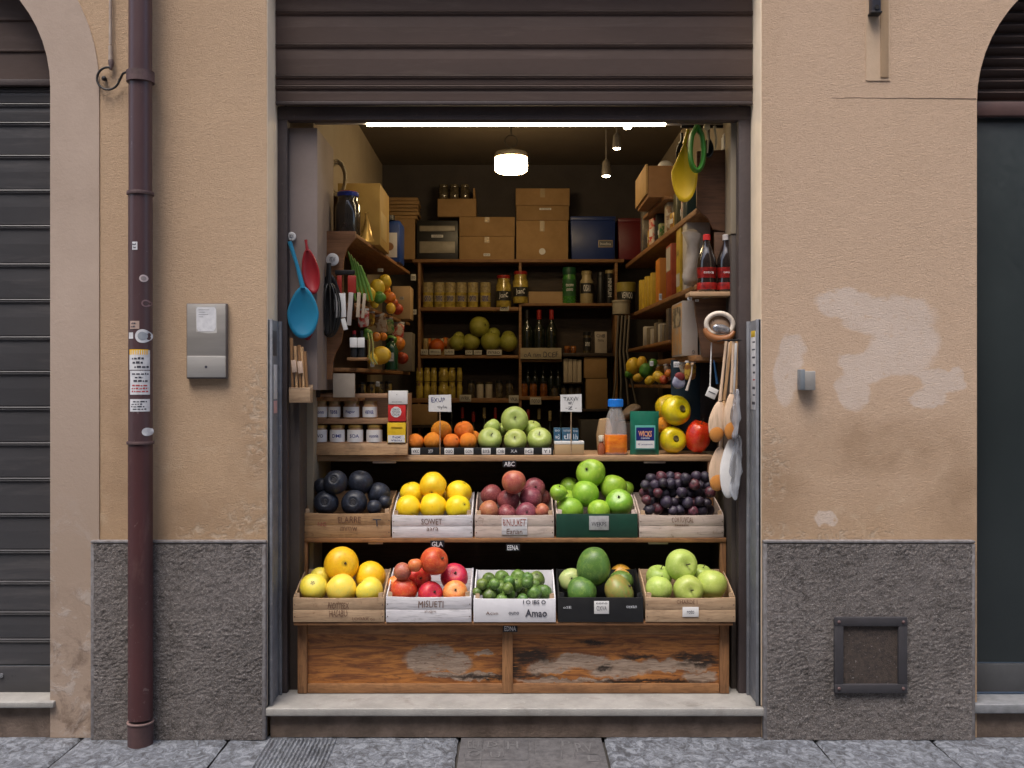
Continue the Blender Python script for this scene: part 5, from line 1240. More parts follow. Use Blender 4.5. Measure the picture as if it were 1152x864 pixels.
# jars and bottles of the back shelving
YJ = pm('jar_olive_yellow', (.50, .38, .07), (.20, .14, .03), 22, .2, .1, coat=.5)
LBG = pm('label_goldtan', (.40, .32, .15), (.20, .15, .07), 60, .5, .05)
BL = pm('label_black', (.02, .02, .02), None, 30, .4)
for n, px in enumerate((481.5, 494.5, 506.5, 519, 532, 546)):
    jar(px, 315, 343, 12.2, yb+.05, onb(345.5), 'ono', '%s yellow jar from the left on the upper left shelf' % ORD[n], 'six yellow jars on the upper left shelf', body=YJ, lid=LBG, lab=LBG, lo=.22, hi=.48, neck=.94, lidh=.42)
REDL = pm('lid_red', (.30, .02, .015), None, 20, .35)
for n, px in enumerate((566.5, 585.5)):
    jar(px, 307, 343, 17.5, yb+.04, onb(345.5 if n == 0 else 341), 'JcanC', 'large yellow jar with red lid and black label, %s of two' % ('left' if n == 0 else 'right'), 'large red lidded jars', body=YJ, lid=REDL, lab=BL, ink=PAPER, lo=.2, hi=.5, neck=.8, lidh=.1)
for o in (): pass
GJ = pm('jar_green', (.03, .15, .03), (.06, .22, .04), 22, .25, .1, coat=.4)
jar(640.5, 299, 339.5, 15.5, yb+.05, onb(341), 'cocono\ncoooo', 'tall green jar on the upper right shelf', 'jars on the upper right shelf', body=GJ, lid=pm('lid_green', (.01, .07, .03), None, 20, .4), lab=pm('lab_green', (.02, .11, .03), None), ink=PAPER, lo=.2, hi=.66, neck=.9, lidh=.2)
jar(660, 303, 339.5, 15, yb+.05, onb(341), 'OISAV', 'cream jar with black label on the upper right shelf', 'jars on the upper right shelf', body=pm('jar_cream', (.40, .32, .17), None, 22, .3, coat=.4), lid=LBG, lab=BL, ink=PAPER, lo=.3, hi=.62, neck=.72, lidh=.12)
jar(685.5, 301, 338.5, 9, yb+.05, onb(341), 'WWUUNA', 'slim black bottle with pale lettering on the upper right shelf', 'jars on the upper right shelf', body=BLK, lid=LBG, lab=None, neck=.95, lidh=.1)
writing('MNMUM', .028, PAPER, bpy.data.objects[-1] if False else [q for q in COL.objects if q.get('label', '').startswith('slim black')][0], (0, -.034, .12), (pi/2, pi/2, 0), w=.14)
jar(676, 303, 338.5, 9.5, yb+.05, onb(341), None, 'slim black bottle without label on the upper right shelf', 'jars on the upper right shelf', body=BLK, lid=BLK, lab=None, neck=.9)
o = carton(594.5, 634, 328, 341, yb+.07, .15, CARD2, 'low tan cardboard box left of the green jar', z0=onb(341), seam=False)
# small jars, oranges and pomelos on the middle left shelf
for n, px in enumerate((479, 488, 497, 506)):
    jar(px, 372, 391, 6.5, yb+.1, onb(399.5), None, '%s small amber bottle from the left behind the oranges' % ORD[n], 'small amber bottles on the middle left shelf', body=pm('amber_small', (.30, .20, .08), None, 20, .3), lid=LBG, lab=None, lidh=.3)
pile('orange', [('backorange', 491.5, 389.5, 8.5, 'orange in front of the small amber bottles, middle one'), ('backorange', 501, 386, 6.5, 'orange in front of the small amber bottles, right one'), ('backorange', 483.5, 387, 6.5, 'orange in front of the small amber bottles, left one')], yb+.01, 'orange', 'oranges on the back shelving')
pile('pomelo', [('pomelo', 514, 386, 9, 'small green pomelo at the left of the back shelf pile'), ('pomelo', 530, 385, 10, 'green pomelo left of the middle in the back shelf pile'), ('pomelo', 552, 384.5, 11.3, 'large green pomelo right of the middle in the back shelf pile'), ('pomelo', 572, 385.5, 10.5, 'green pomelo at the right end of the back shelf pile'), ('pomelo', 539, 367.5, 11.5, 'green pomelo on top of the back shelf pile'), ('pomelo', 555, 376, 7.5, 'small pomelo behind the top one in the back shelf pile'), ('pomelo', 516, 379.5, 6.5, 'small pomelo at the back left of the back shelf pile'), ('pomelo', 572, 380, 8, 'small pomelo at the back right of the back shelf pile')], yb+.01, 'pomelo', 'green pomelos on the back shelving')
def shelf_tag(px, py, pw, ph, y, t_, label, m=None):
    o = thing('shelf_label', label, 'price label', (X(px, y), y, Z(py, y)), group='white price labels on the shelves')
    s = sy(y); b = MB(); b.box(-pw/2*s, pw/2*s, -.002, .0005, -ph/2*s, ph/2*s, .0004); part('label_card', b, m or pm('label_dim', (.50, .47, .40), None, 20, .6), o); writing(t_, ph*s*.5, INK, o, (0, -.0026, 0), w=pw*s*.75, hand=.1)
TAGS = [(477.5, 396, 8, 6, 'vxn', 'white label at the left end under the back oranges'), (489.5, 396, 13, 6, 'Bloq', 'white label under the back oranges, second from left'), (505.5, 396, 11, 6, 'UJS', 'white label between the back oranges and pomelos'), (527.5, 396.5, 8, 5, 'JW', 'reddish white label under the left back pomelos'), (537.5, 396.5, 9, 5, 'oono', 'pale label under the middle back pomelo'), (556, 396.5, 17, 6, 'nnao', 'wide white label under the right back pomelos'), (567.5, 347, 10, 5.5, 'onn', 'white label under the large red lidded jars'), (523.5, 448, 13, 7.5, 'WRK', 'white label on the lowest board right of the sign card'), (578, 449, 11, 8.5, 'VKX', 'white label on the lowest board at the middle'), (602.5, 451, 12.5, 8, 'nono', 'white label under the amber glowing jars')]
for px, py, pw, ph, t_, lab in TAGS: shelf_tag(px, py, pw, ph, yb-.004, t_, lab)
# lower left shelf: rows of yellow jars, white jars, dark jars
for row, (pt, pb, zz_) in enumerate(((429, 447.5, 448), )):
    for n, (px, w_) in enumerate(((472, 8.5), (480.5, 7.5), (488, 7.5), (499, 12), (508.5, 8), (517, 6.5))):
        jar(px, pt, pb, w_, yb+.03, onb(448), None, '%s yellow jar from the left in the lower row at back left' % ORD[n], 'yellow jars in two rows at back left', body=YJ, lid=YJ, lab=None, neck=.8, lidh=.08)
        jar(px, 413.5, 428.5, w_*.95, yb+.03, Z(428.8, yb+.03), None, '%s yellow jar from the left in the upper row at back left' % ORD[n], 'yellow jars in two rows at back left', body=YJ, lid=YJ, lab=None, neck=.8, lidh=.08)
for n, px in enumerate((540, 550)):
    jar(px, 425, 443, 8, yb+.05, onb(448), None, 'plain white candle jar, %s of two on the lowest board' % ('left' if n == 0 else 'right'), 'white candle jars', body=pm('candle_cream', (.48, .42, .33), None, 20, .6), lid=DGL, lab=None, neck=.98, lidh=.12)
for n, px in enumerate((530, 561.5, 573)):
    jar(px, 427, 447, 8.5, yb+.05, onb(448), None, 'dark lidded jar, %s from the left beside the white candle jars' % ORD[n], 'dark jars on the lowest board', body=DGL, lid=BLK, lab=None, neck=.8)
AMB = pm('amber_glass', (.32, .11, .02), (.10, .03, .01), 30, .1, .05, coat=1)
for n, px in enumerate((589.5, 600, 611.5)):
    jar(px, 427, 444, 8.5, yb+.05, onb(446), None, '%s amber honey jar from the left under the wine crate' % ORD[n], 'amber honey jars', body=AMB, lid=BLK, lab=None, neck=.85)
for n, px in enumerate((624, 635, 643, 650)):
    jar(px, 431, 447, 8, yb+.08, onb(450), None, '%s small black jar from the left below the white books' % ORD[n], 'small black jars', body=DGL, lid=BLK, lab=None, neck=.85)
# wine bottles in their box
WG = pm('wine_glass', (.008, .012, .008), (.015, .02, .012), 20, .08, .02, coat=1)
def bottle(px, pyt, pyb, pw, y, z0, cap, label, group, body=WG, lab=None, cat='bottle', nm='wine_bottle', seg=20, ringlab=None, cola=False):
    R = pw/2*sy(y); h = (pyb-pyt)*sy(y); o = thing(nm, label, cat, (X(px, y), y, z0), group=group)
    if cola: pr_ = [(R*.8, 0), (R*.98, h*.04), (R, h*.12), (R*.9, h*.22), (R*.97, h*.36), (R*1.0, h*.46), (R*.92, h*.58), (R*.62, h*.72), (R*.36, h*.84), (R*.33, h*.90)]
    else: pr_ = [(R*.92, 0), (R, h*.02), (R, h*.55), (R*.85, h*.63), (R*.42, h*.72), (R*.34, h*.78), (R*.34, h*.80)]
    b = MB(); b.lathe(pr_, seg); part('bottle_body', b, body, o)
    b = MB(); zc_ = pr_[-1][1]; b.lathe([(R*.38, zc_), (R*.38, h*.99), (R*.3, h), (0, h)], seg); part('bottle_cap', b, cap, o)
    if lab:
        for (lo, hi, m_) in lab:
            b = MB(); 
            def rad(z):
                for (r0, za), (r1, zb_) in zip(pr_, pr_[1:]):
                    if za <= z <= zb_: return r0+(r1-r0)*(z-za)/(zb_-za)
                return R
            b.lathe([(rad(h*(lo+(hi-lo)*k/5))*1.02, h*(lo+(hi-lo)*k/5)) for k in range(6)], seg); part('bottle_label', b, m_, o)
    return o
o = thing('wine_box', 'pale open box with dark print holding three wine bottles', 'box', (X(608.5, yb), yb-.02, onb(404)))
b = MB(); b.box(-23*s, 23*s, 0, .012, 0, 12.5*s, .001); f_ = part('box_front', b, pm('box_cream', (.38, .32, .22), None, 20, .7), o); b = MB(); b.box(-23*s, 23*s, .012, .12, 0, .01); part('box_base', b, CARD, o)
writing('oA nm DCEF', 6*s, INK, f_, (0, -.001, 5*s), w=38*s, hand=.15)
for n, (px, cap) in enumerate(((593, BLK), (606.5, REDL), (620.5, pm('capsule_red', (.30, .02, .02), None, 20, .4)))):
    bottle(px, 346, 400, 13.5, yb+.05, onb(404)+.011, cap, 'wine bottle with %s capsule in the pale box' % ('black', 'dark red', 'long bright red')[n], 'wine bottles in the pale box')
for n, px in enumerate((586+8, 602, 611, 620, 628)):
    bottle(px, 408, 444, 8, yb+.14, onb(446), BLK, '%s dark bottle from the left in the row below the wine box' % ORD[n], 'dark bottles below the wine box')
jar(660.5, 373, 397, 9.5, yb+.05, onb(397), 'ono', 'small dark jar with white print beside the white tin', None or 'small goods on the right shelf', body=DGL, lid=BLK, lab=BL, ink=PAPER)
o = carton(669, 683, 373, 397, yb+.04, .07, pm('tin_cream', (.42, .36, .30), None, 10, .5), 'small cream tin with dark print on the right shelf', 'tin_box', 'tin', 'small goods on the right shelf', seam=False, extra=lambda o, bo, W, H: (writing('CHB\nom', H*.35, INK, bo, (0, -.003, H*.7), w=W*1.4, hand=.1)), z0=onb(397))
for n, px in enumerate((638, 645)):
    jar(px, 389, 397, 6.5, yb+.05, onb(397), None, 'tiny orange topped jar, %s one on the right shelf' % ('left', 'right')[n], 'small goods on the right shelf', body=AMB, lid=pm('lid_orange', (.4, .14, .02), None), lab=None, lidh=.4)
for n in range(4):
    px = 636.5+n*5.1; y = yb+.04; b = MB(); b.box(-.0155, .0155, 0, .14, 0, (onb(402)-onb(429))*1.0-.004*n, .002)
    solo('white_book', b, pm('book_cream', (.50, .42, .31), (.42, .35, .26), 9, .7, rnd=.1), '%s cream spined book from the left above the black jars' % ORD[n], 'book', 'cream books on the back shelving', loc=(X(px, y), y, onb(430)))
bs(634, 656, 430, 431.5, W_DARK)
carton(657, 683, 402, 425, yb+.02, .2, CARD, 'upper cardboard box at the lower right of the back shelving', z0=Z(425.3, yb+.02), seam=False)
carton(659, 684, 426, 460, yb+.02, .2, CARD, 'lower cardboard box at the lower right of the back shelving', z0=Z(460, yb+.02), seam=False)
bs(655, 690, 460.2, 463, W_DARK)
carton(463, 492, 447+8, 476, yb-.05, .2, CARD, 'cardboard box behind the sign card above the oranges', z0=Z(478, yb-.05), seam=False)
bs(461, 494, 478.2, 481, W_DARK, ya=yb-.06)
# dim bottles low on the back shelving
for n in range(11):
    px = 508+n*12.3; lab = [(.12, .45, pm('dim_label', (.16, .14, .12), None, 20, .6))]
    bottle(px, 462+random.uniform(-3, 3), 520, 9.5, yb+.08, onb(520), random.choice([BLK, LBG, REDL]), '%s dark bottle from the left on the lowest shelf behind the fruit' % ORD[n] if n < 11 else '', 'dark bottles on the lowest back shelf', lab=lab)
carton(653, 686, 473, 500, yb-.3, .25, pm('grey_box', (.085, .075, .07), None, 6, .6), 'dark grey box standing low behind the juice bottle', 'storage_box', 'box', None or 'storage boxes low at the back', seam=False, z0=Z(520, yb-.3))

# ================================================================ LEFT SHELVING
def xl(y): return -.818+(.098)*(y-.5)/1.76      # inner edge of the left boards
ls_ = thing('left_shelving', 'wooden side shelving with a carved front panel on the left wall', 'shelving', (WL, .5, 1.6))
def lsp(b): b.bm.transform(Matrix.Translation((-WL, -.5, -1.6))); return b
yf = .5
pts = [(357, 260), (400, 260), (400, 268), (396, 272), (390, 280), (387, 290), (386, 300), (386, 372), (384, 385), (377, 398), (374, 408), (374, 427), (357, 427)]
b = MB(); b.prism([(X(a, yf), Z(c, yf)) for a, c in pts], 'y', yf, yf+.022, .002); part('end_panel', lsp(b), wood('panel_teak', (.27, .125, .05), (.18, .075, .03), 'x', .8, dirt=.15, b=.1), ls_)
def board(parent, tf, wall, edge, ya, yb_, z, th=.02, m=W_SHELFY, nm='shelf_board'):
    b = MB(); xa_, xb_ = edge(ya), edge(yb_)
    b.prism([(wall, ya), (xa_, ya), (xb_, yb_), (wall, yb_)], 'z', z-th, z, .002); part(nm, tf(b), m, parent)
zL1, zL2, zL3 = Z(262, .5), 2.10, 1.755
board(ls_, lsp, WL, xl, .525, 2.3, zL1); board(ls_, lsp, WL, xl, .6, 2.3, zL2, .018); board(ls_, lsp, WL, xl, .53, 2.3, zL3); board(ls_, lsp, WL, xl, .55, 2.2, 1.60)
b = MB(); b.box(X(374.5, yf), X(399, yf), yf+.002, yf+.018, 1.60, zL3-.03, .002); part('lower_panel', lsp(b), pm('panel_cream', (.36, .30, .24), None, 9, .7), ls_)
b = MB(); b.box(WL+.001, WL+.018, .525, 2.25, 1.6, zL1-.022); part('back_panel', lsp(b), W_DARK, ls_, smooth=False)
# on the top board
yj_ = .62
o = jar(391.5, 210, 259, 28, yj_, zL1+.001, None, 'big dark glass jar with a blue lid on top of the left shelving', 'goods on top of the left shelving', body=pm('jar_dark_big', (.02, .016, .012), (.05, .04, .03), 9, .06, .02, coat=1), lid=pm('lid_blue', (.02, .04, .30), None, 20, .3), lab=None, neck=.80, lidh=.10)
b = MB(); b.lathe([(0, 0), (.052, 0), (.05, .003), (0, .003)], 24); part('red_lid_disc', b, pm('lid_red2', (.30, .02, .03), None), o, loc=(0, 0, (259-210)*sy(yj_)))
o = thing('tall_carton', 'tall plain tan carton standing behind the big dark jar', 'carton', (-.87, .95, zL1+.001))
b = MB(); b.box(-.12, .12, 0, .42, 0, .35, .003); part('box_body', b, pm('card_ochre', (.40, .26, .07), (.34, .21, .055), 8, .7), o)
b = MB(); b.box(-.1, .1, .001, .0, .12, .3) if False else b.box(.1195, .1215, .05, .30, .05, .2, .0005); part('box_label', b, pm('lab_yellowish', (.5, .36, .14), None), o)
o = thing('paper_cone', 'crumpled gold paper packet in front of the tan carton', 'packet', (X(412, .8), .80, zL1+.001))
b = MB(); b.lathe([(.035, 0), (.03, .02), (.02, .09), (.006, .14), (.012, .16)], 10); b.jitter(.02, 16); part('packet_body', b, pm('foil_gold', (.6, .4, .12), (.45, .28, .08), 20, .3, metal=.6), o)
o = thing('blue_canister', 'blue canister with a picture label on top of the left shelving', 'canister', (-.80, 1.75, zL1+.001))
b = MB(); b.box(-.075, .075, 0, .25, 0, .27, .01); part('canister_body', b, pm('canister_blue', (.01, .05, .25), None, 9, .35), o)
b = MB(); b.box(-.055, .055, -.002, .0, .03, .19, .0005); c = part('canister_label', b, PAPER, o); b = MB(); b.ball((0, -.003, .1), .035, 10, (1, .05, .8)); part('label_picture', b, pm('pic_brown', (.3, .15, .06), None), c)
b = MB(); b.lathe([(.04, .27), (.04, .30), (0, .30)], 16); part('canister_lid', b, BLK, o)
# round objects and cable on the pier
o = thing('coiled_cord', 'pale coiled cord hanging on the wall above the big jar', 'cord', (X(379, .75), .75, Z(200, .75)))
b = MB()
for k in range(3): b.tube([(cos(2*pi*i/20)*(.05-.006*k), .008*k, sin(2*pi*i/20)*(.10-.01*k)) for i in range(21)], .006, 6)
part('cord_loop', b, pm('cord_cream', (.35, .28, .17), None), o)
# vegetables on the left shelves
VG = fmat('veg_green', (.10, .30, .04), (.07, .22, .03), sc=3); VY = fmat('veg_yellow', (.80, .55, .05), (.72, .46, .03), sc=3)
kind('lemon', VY, STD, top=.0, bot=.0, elong=1.25, taper=0, lump=.05)
kind('vegorange', fmat('veg_orange', (.75, .24, .02), (.6, .14, .02), sc=3), STD, top=.1)
kind('veggreen', VG, STD, top=.1, elong=1.1, lump=.08)
kind('vegred', fmat('veg_red', (.5, .07, .02), (.4, .04, .02), sc=3), STD, top=.1, lump=.05)
Q = [('lemon', 415.5, 331, 6, 'yellow lemon at the front of the left middle shelf', 0), ('lemon', 424, 325, 7.5, 'long yellow lemon above the front one on the left middle shelf', .08), ('veggreen', 427, 335, 5.5, 'green pepper on the left middle shelf', .02), ('lemon', 432.5, 318, 6.5, 'round yellow fruit at the top of the left middle shelf heap', .35), ('vegorange', 438, 335, 6, 'orange tomato on the left middle shelf', .35), ('lemon', 439.5, 347, 4.5, 'small yellow fruit at the edge of the left middle shelf', .3), ('vegred', 447, 348, 5.5, 'red brown fruit at the back of the left middle shelf', .6), ('lemon', 421, 341, 4, 'tiny lemon at the edge of the left middle shelf', .1), ('vegorange', 434, 327, 5, 'small orange fruit behind the tomato on the left middle shelf', .45), ('lemon', 409, 326, 5, 'pale lemon beside the leeks on the left middle shelf', .0), ('vegred', 442, 341, 5, 'dark red fruit on the left middle shelf', .45)]
for k, px, py, r, lab, dy in Q: fruit('vegetable', k, px, py, .85+dy, r*1.2, lab, 'vegetable', 'vegetables on the left middle shelf')
Q = [('lemon', 428, 400, 8.5, 'pear shaped yellow fruit on the left lower shelf', .05), ('vegorange', 423, 379, 4.5, 'small orange fruit at the top left of the left lower shelf', .1), ('veggreen', 413, 376, 5, 'round green fruit at the top left of the left lower shelf', .0), ('vegorange', 448, 387, 7, 'large orange fruit at the back of the left lower shelf', .5), ('veggreen', 440, 384, 5.5, 'green fruit beside the large orange one on the left lower shelf', .45), ('vegred', 452, 403, 6, 'red fruit at the right end of the left lower shelf', .6), ('lemon', 419, 404, 5, 'small lemon at the front of the left lower shelf', .0), ('vegorange', 431, 379, 4, 'tiny orange fruit behind the pear shaped one', .3)]
for k, px, py, r, lab, dy in Q: fruit('vegetable', k, px, py, .85+dy, r*1.2, lab, 'vegetable', 'vegetables on the left lower shelf')
o = thing('green_bottle', 'dark green bottle among the fruit on the left lower shelf', 'bottle', (X(440, 1.25), 1.25, zL3+.001))
b = MB(); b.lathe([(.04, 0), (.042, .12), (.03, .15), (.015, .17)], 16); part('bottle_body', b, pm('bottle_dkgreen', (.01, .07, .03), None, 20, .2, coat=.6), o); b = MB(); b.box(-.02, .02, -.044, -.041, .05, .10); g_ = part('bottle_label', b, PAPER, o); writing('cc\nm', .03, INK, g_, (0, -.0446, .075), w=.03); b = MB(); b.lathe([(.016, .17), (.016, .19), (0, .19)], 12); part('bottle_cap', b, BLK, o)
# leeks / green onions hanging fan
for n in range(5):
    b = MB(); x0 = X(397+n*2.2, .62); pz = [(x0-.02*(4-n)*.3, .60, Z(283+n*4, .62)), (x0, .61, Z(300, .62)), (x0+.01*n, .63, Z(322, .62)), (x0+.012*n+.01, .65, Z(338, .65))]
    b.tube(pz, [.003, .008, .010, .005], 8)
    solo('leek', b, pm('leek_green', (.14, .36, .05), (.25, .45, .08), 12, .4), '%s green leek from the left in the bundle at the left shelf front' % ORD[n], 'leek', 'green leeks at the left shelf front')
# string bags hanging lower
for n, (px, py) in enumerate(((417, 385), (421, 390))):
    b = MB(); b.tube([(X(px-2, .7), .66, Z(375, .7)), (X(px, .7), .66, Z(py, .7)), (X(px-1, .7), .67, Z(402, .7)), (X(px+4, .7), .68, Z(410, .7))], .005, 6)
    solo('celery_stick', b, pm('stem_palegreen', (.45, .42, .12), None, 20, .5), 'pale celery stick hanging at the front of the left lower shelf, %s one' % ('left', 'right')[n], 'celery', 'celery sticks at the left lower shelf')
for n, (px, py, w_, h_, y, lab) in enumerate(((428, 304, 9, 5, .95, 'white tag at the top of the left middle shelf'), (452, 335.5, 7, 5, 1.6, 'white tag on the rail of the left middle shelf'), (464, 351, 13, 8, 2.25, 'white tag at the far end of the left middle shelf'), (465, 312, 8, 10, 2.25, 'white tag at the far end of the left top board'), (419, 410, 6, 8, .75, 'white tag under the left lower shelf'), (425, 432, 6, 8, .85, 'white tag below the left lower shelf'))):
    shelf_tag(px, py, w_*.7, h_*.7, y, 'ono', lab)
# goods under the lower board
for n, (px, w_) in enumerate(((407, 9), (417, 10), (427, 10), (437, 8))):
    jar(px, 425, 441, w_, .9+.12*n, 1.601, None, '%s dark and gold packet jar from the left below the left shelving' % ORD[n], 'dark packets below the left shelving', body=pm('packet_darkgold', (.25, .17, .04), (.03, .025, .02), 24, .3, lo=.45, hi=.55), lid=BLK, lab=None, seg=8)
for n, (px0, px1, pt, pb, y, m_, lab) in enumerate(((441, 462, 322, 345, 1.9, CARD2, 'small tan box at the far end of the left middle shelf'), (446, 464, 374, 412, 2.0, pm('box_greycream', (.22, .19, .15), None), 'grey cream box at the far end of the left lower shelf'))):
    carton(px0, px1, pt, pb, y, .2, m_, lab, group='boxes at the far end of the left shelving', seam=False, z0=(zL2 if n == 0 else zL3)+.001)

# ---- utensils hanging at the left
def hookdisc(px, py, y, r, label, t_='o'):
    o = thing('hook_disc', label, 'hook', (X(px, y), y, Z(py, y)), group='round white hooks for utensils')
    s = sy(y); b = MB(); b.lathe([(0, 0), (r*s, 0), (r*s*1.0, .004), (r*s*.85, .007), (0, .007)], 24, Matrix.Translation((0, .004, 0)) @ Matrix.Rotation(pi/2, 4, 'X')); part('disc', b, PAPER, o)
    b = MB(); b.tube([(0, -.004, -.2*r*s), (0, -.03, -.4*r*s), (0, -.035, .3*r*s)], .003, 6); part('hook', b, pm('hook_steel', (.4, .4, .42), None, metal=.7, rough=.3), o)
    writing('VTW', r*s*.8, INK, o, (0, -.0046, 0), w=r*s*1.0)
yu = .235
hookdisc(328, 266, yu+.0, 5, 'round white hook on the left post above the blue spatula'); hookdisc(374, 292, .48, 7.2, 'round white hook disc on the carved left panel')
s = sy(yu)
def paddle(px, pyt, pyc, pyb, w_, y, m, label, cup=True, lean=0, group='utensils hanging left of the door', nm='spatula', tp=.22, hr=1.0):
    """spoon-like utensil: handle from pyt to pyc, bowl pyc..pyb"""
    s = sy(y); o = thing(nm, label, 'kitchen utensil', (X(px, y), y, Z(pyt, y)), group=group)
    H = (pyt-pyb)*s; zc_ = (pyt-pyc)*s
    b = MB(); b.tube([(lean*-.6, 0, 0), (lean*-.3, -.003, zc_*.5), (0, -.004, zc_-.01)], [.008*hr, .006*hr, .009*hr], 8); part('handle', b, m, o)
    b = MB(); n = 18; R = w_/2*s; cz = (zc_+H)/2; rz = (zc_-H)/2
    pro = []
    for ring_ in range(7):
        t = ring_/6; row = []
        for i in range(28):
            a = 2*pi*i/28; ca, sa = cos(a), sin(a); wid = R*(1-tp*sa) if sa > 0 else R
            row.append(b.bm.verts.new((ca*wid*t, (.022 if cup else .004)*(1-t*t)-.004, cz+sa*rz*t)))
        pro.append(row)
    for a_, c_ in zip(pro, pro[1:]):
        for i in range(28): 
            try: b.bm.faces.new((a_[i], a_[(i+1) % 28], c_[(i+1) % 28], c_[i]))
            except Exception: pass
    bmesh.ops.remove_doubles(b.bm, verts=b.bm.verts[:], dist=1e-5)
    bmesh.ops.solidify(b.bm, geom=b.bm.faces[:], thickness=.005)
    bmesh.ops.recalc_face_normals(b.bm, faces=b.bm.faces[:])
    part('bowl', b, m, o, smooth='all')
    return o
BLU = pm('silicone_blue', (.012, .20, .36), (.01, .17, .31), 6, .4, .05, 40, rnd=0)
RED = pm('silicone_red', (.30, .012, .02), (.24, .01, .016), 6, .4, .05, 40, rnd=0)
paddle(334, 272, 322, 381, 36, yu-.03, BLU, 'large blue silicone ladle hanging at the left post', lean=.02, nm='ladle', tp=.3, hr=1.5)
o = [q for q in COL.objects if q.get('label', '').startswith('large blue')][0]; o.location.x = X(341, yu-.03)
o.rotation_euler = (0, radians(0), 0); o.location.z = Z(272, yu-.03)
for c in o.children:
    if c.name.startswith('handle'):
        for v in c.data.vertices: v.co.x -= (Z(322, yu-.03)-Z(272, yu-.03)) * -.0 + (.055*(1-min(1, abs(v.co.z)/.2)))
o = paddle(344, 270, 280, 332, 20, yu+.0, RED, 'red silicone spatula hanging behind the blue ladle'); o.rotation_euler[1] = radians(-9)
o = paddle(346, 330, 345, 383, 14, yu+.005, RED, 'dark red spatula hanging lower behind the blue ladle'); 
# black whisk
o = thing('whisk', 'large black wire whisk hanging on the carved left panel', 'whisk', (X(370, .44), .44, Z(296, .44)), group='utensils hanging left of the door')
s = sy(.44); b = MB()
for k in range(7):
    R = (15-.8*abs(k-3))*s; a_ = pi*k/7
    b.tube([(cos(a_)*sin(pi*i/12)*R*1.05, sin(a_)*sin(pi*i/12)*R*.6, -(22+60*(1-cos(pi*i/12))/2*1.0)*s if True else 0) for i in range(13)]+[(-cos(a_)*sin(pi*i/12)*R, -sin(a_)*sin(pi*i/12)*R*.6, -(22+60*(1-cos(pi*i/12))/2)*s) for i in range(12, -1, -1)], .0042, 6)
part('wires', b, BLK, o); b = MB(); b.cyl((0, 0, 0), (0, 0, -26*s), .012, .016); part('handle', b, BLK, o)
o = paddle(371, 298, 308, 380, 29, .455, BLK, 'black skimmer hanging behind the whisk on the left panel', nm='skimmer')
# cards and knives in sleeves
for n, (px, pt, pb, w_, m_, lab) in enumerate(((383, 330, 357, 13, PAPER, 'grey white cardboard sleeve on the left panel, wide one'), (392.5, 329, 366, 5, pm('sleeve_grey', (.42, .38, .36), None), 'long narrow pale sleeve hanging beside the wide one'), (402.5, 329, 357, 4, pm('sleeve_tan', (.42, .33, .24), None), 'first tan wooden slat right of the narrow sleeve'), (408, 330, 358, 3.5, pm('sleeve_tan', (.42, .33, .24), None), 'second tan wooden slat right of the narrow sleeve'), (389, 358, 371, 5, PAPER, 'small white strip hanging under the wide sleeve'))):
    y = .45; s = sy(y); b = MB(); b.box(-w_/2*s, w_/2*s, -.004, .004, 0, (pb-pt)*s, .001)
    solo('card_sleeve', b, m_, lab, 'sleeve', 'sleeves hanging on the left panel', loc=(X(px, y), y, Z(pb, y)), rot=(0, radians((-2, 4, 3, 5, -14)[n]), 0))
for n, (px, lab) in enumerate(((382, 'red handled knife above the wide sleeve'), (396, 'dark red handled tool above the narrow sleeve'))):
    y = .46; s = sy(y); o = thing('knife', lab, 'knife', (X(px, y), y, Z(330, y)), group='knives on the left panel')
    b = MB(); b.box(-.012-.01*n, .012+.01*n, -.006, .006, .0, 20*s, .004); part('handle', b, pm('handle_red', (.36, .03, .02), None, 20, .4), o)
    b = MB(); b.box(-.010, .010, -.002, .002, -.09, 0, .0005); part('blade', b, pm('blade_dark', (.05, .05, .05), None, 20, .3, metal=.8), o)
b = MB(); b.box(X(377, .47), X(399, .47), .462, .49, Z(309, .47), Z(304, .47), .002); solo('knife_rail', b, BLK, 'black rail fixed on the carved left panel holding knives', 'rail')
for n, px in enumerate((398.5, 407)):
    y = .5; s = sy(y); o = thing('black_bottle', 'small black bottle with a white neck tag, %s one' % ('left', 'right')[n], 'bottle', (X(px, y), y, Z(402, y)), group='two small black bottles at the left shelf')
    b = MB(); b.lathe([(4.2*s, 0), (4.5*s, 4*s), (4.2*s, 12*s), (2*s, 18*s), (1.8*s, 26*s)], 16); part('bottle_body', b, BLK, o); b = MB(); b.box(-4*s, 4*s, -.026, -.024, 11*s, 22*s, .0005); part('neck_tag', b, PAPER, o)
    b = MB(); b.lathe([(2.1*s, 26*s), (2.1*s, 30*s), (0, 30*s)], 12); part('bottle_cap', b, RED if n == 0 else BLK, o)
b = MB(); b.box(X(391, .49), X(413, .49), .47, .56, Z(405.5, .49), Z(402.3, .49), .002); solo('ledge', b, W_SHELF, 'small wooden ledge under the two black bottles', 'ledge')
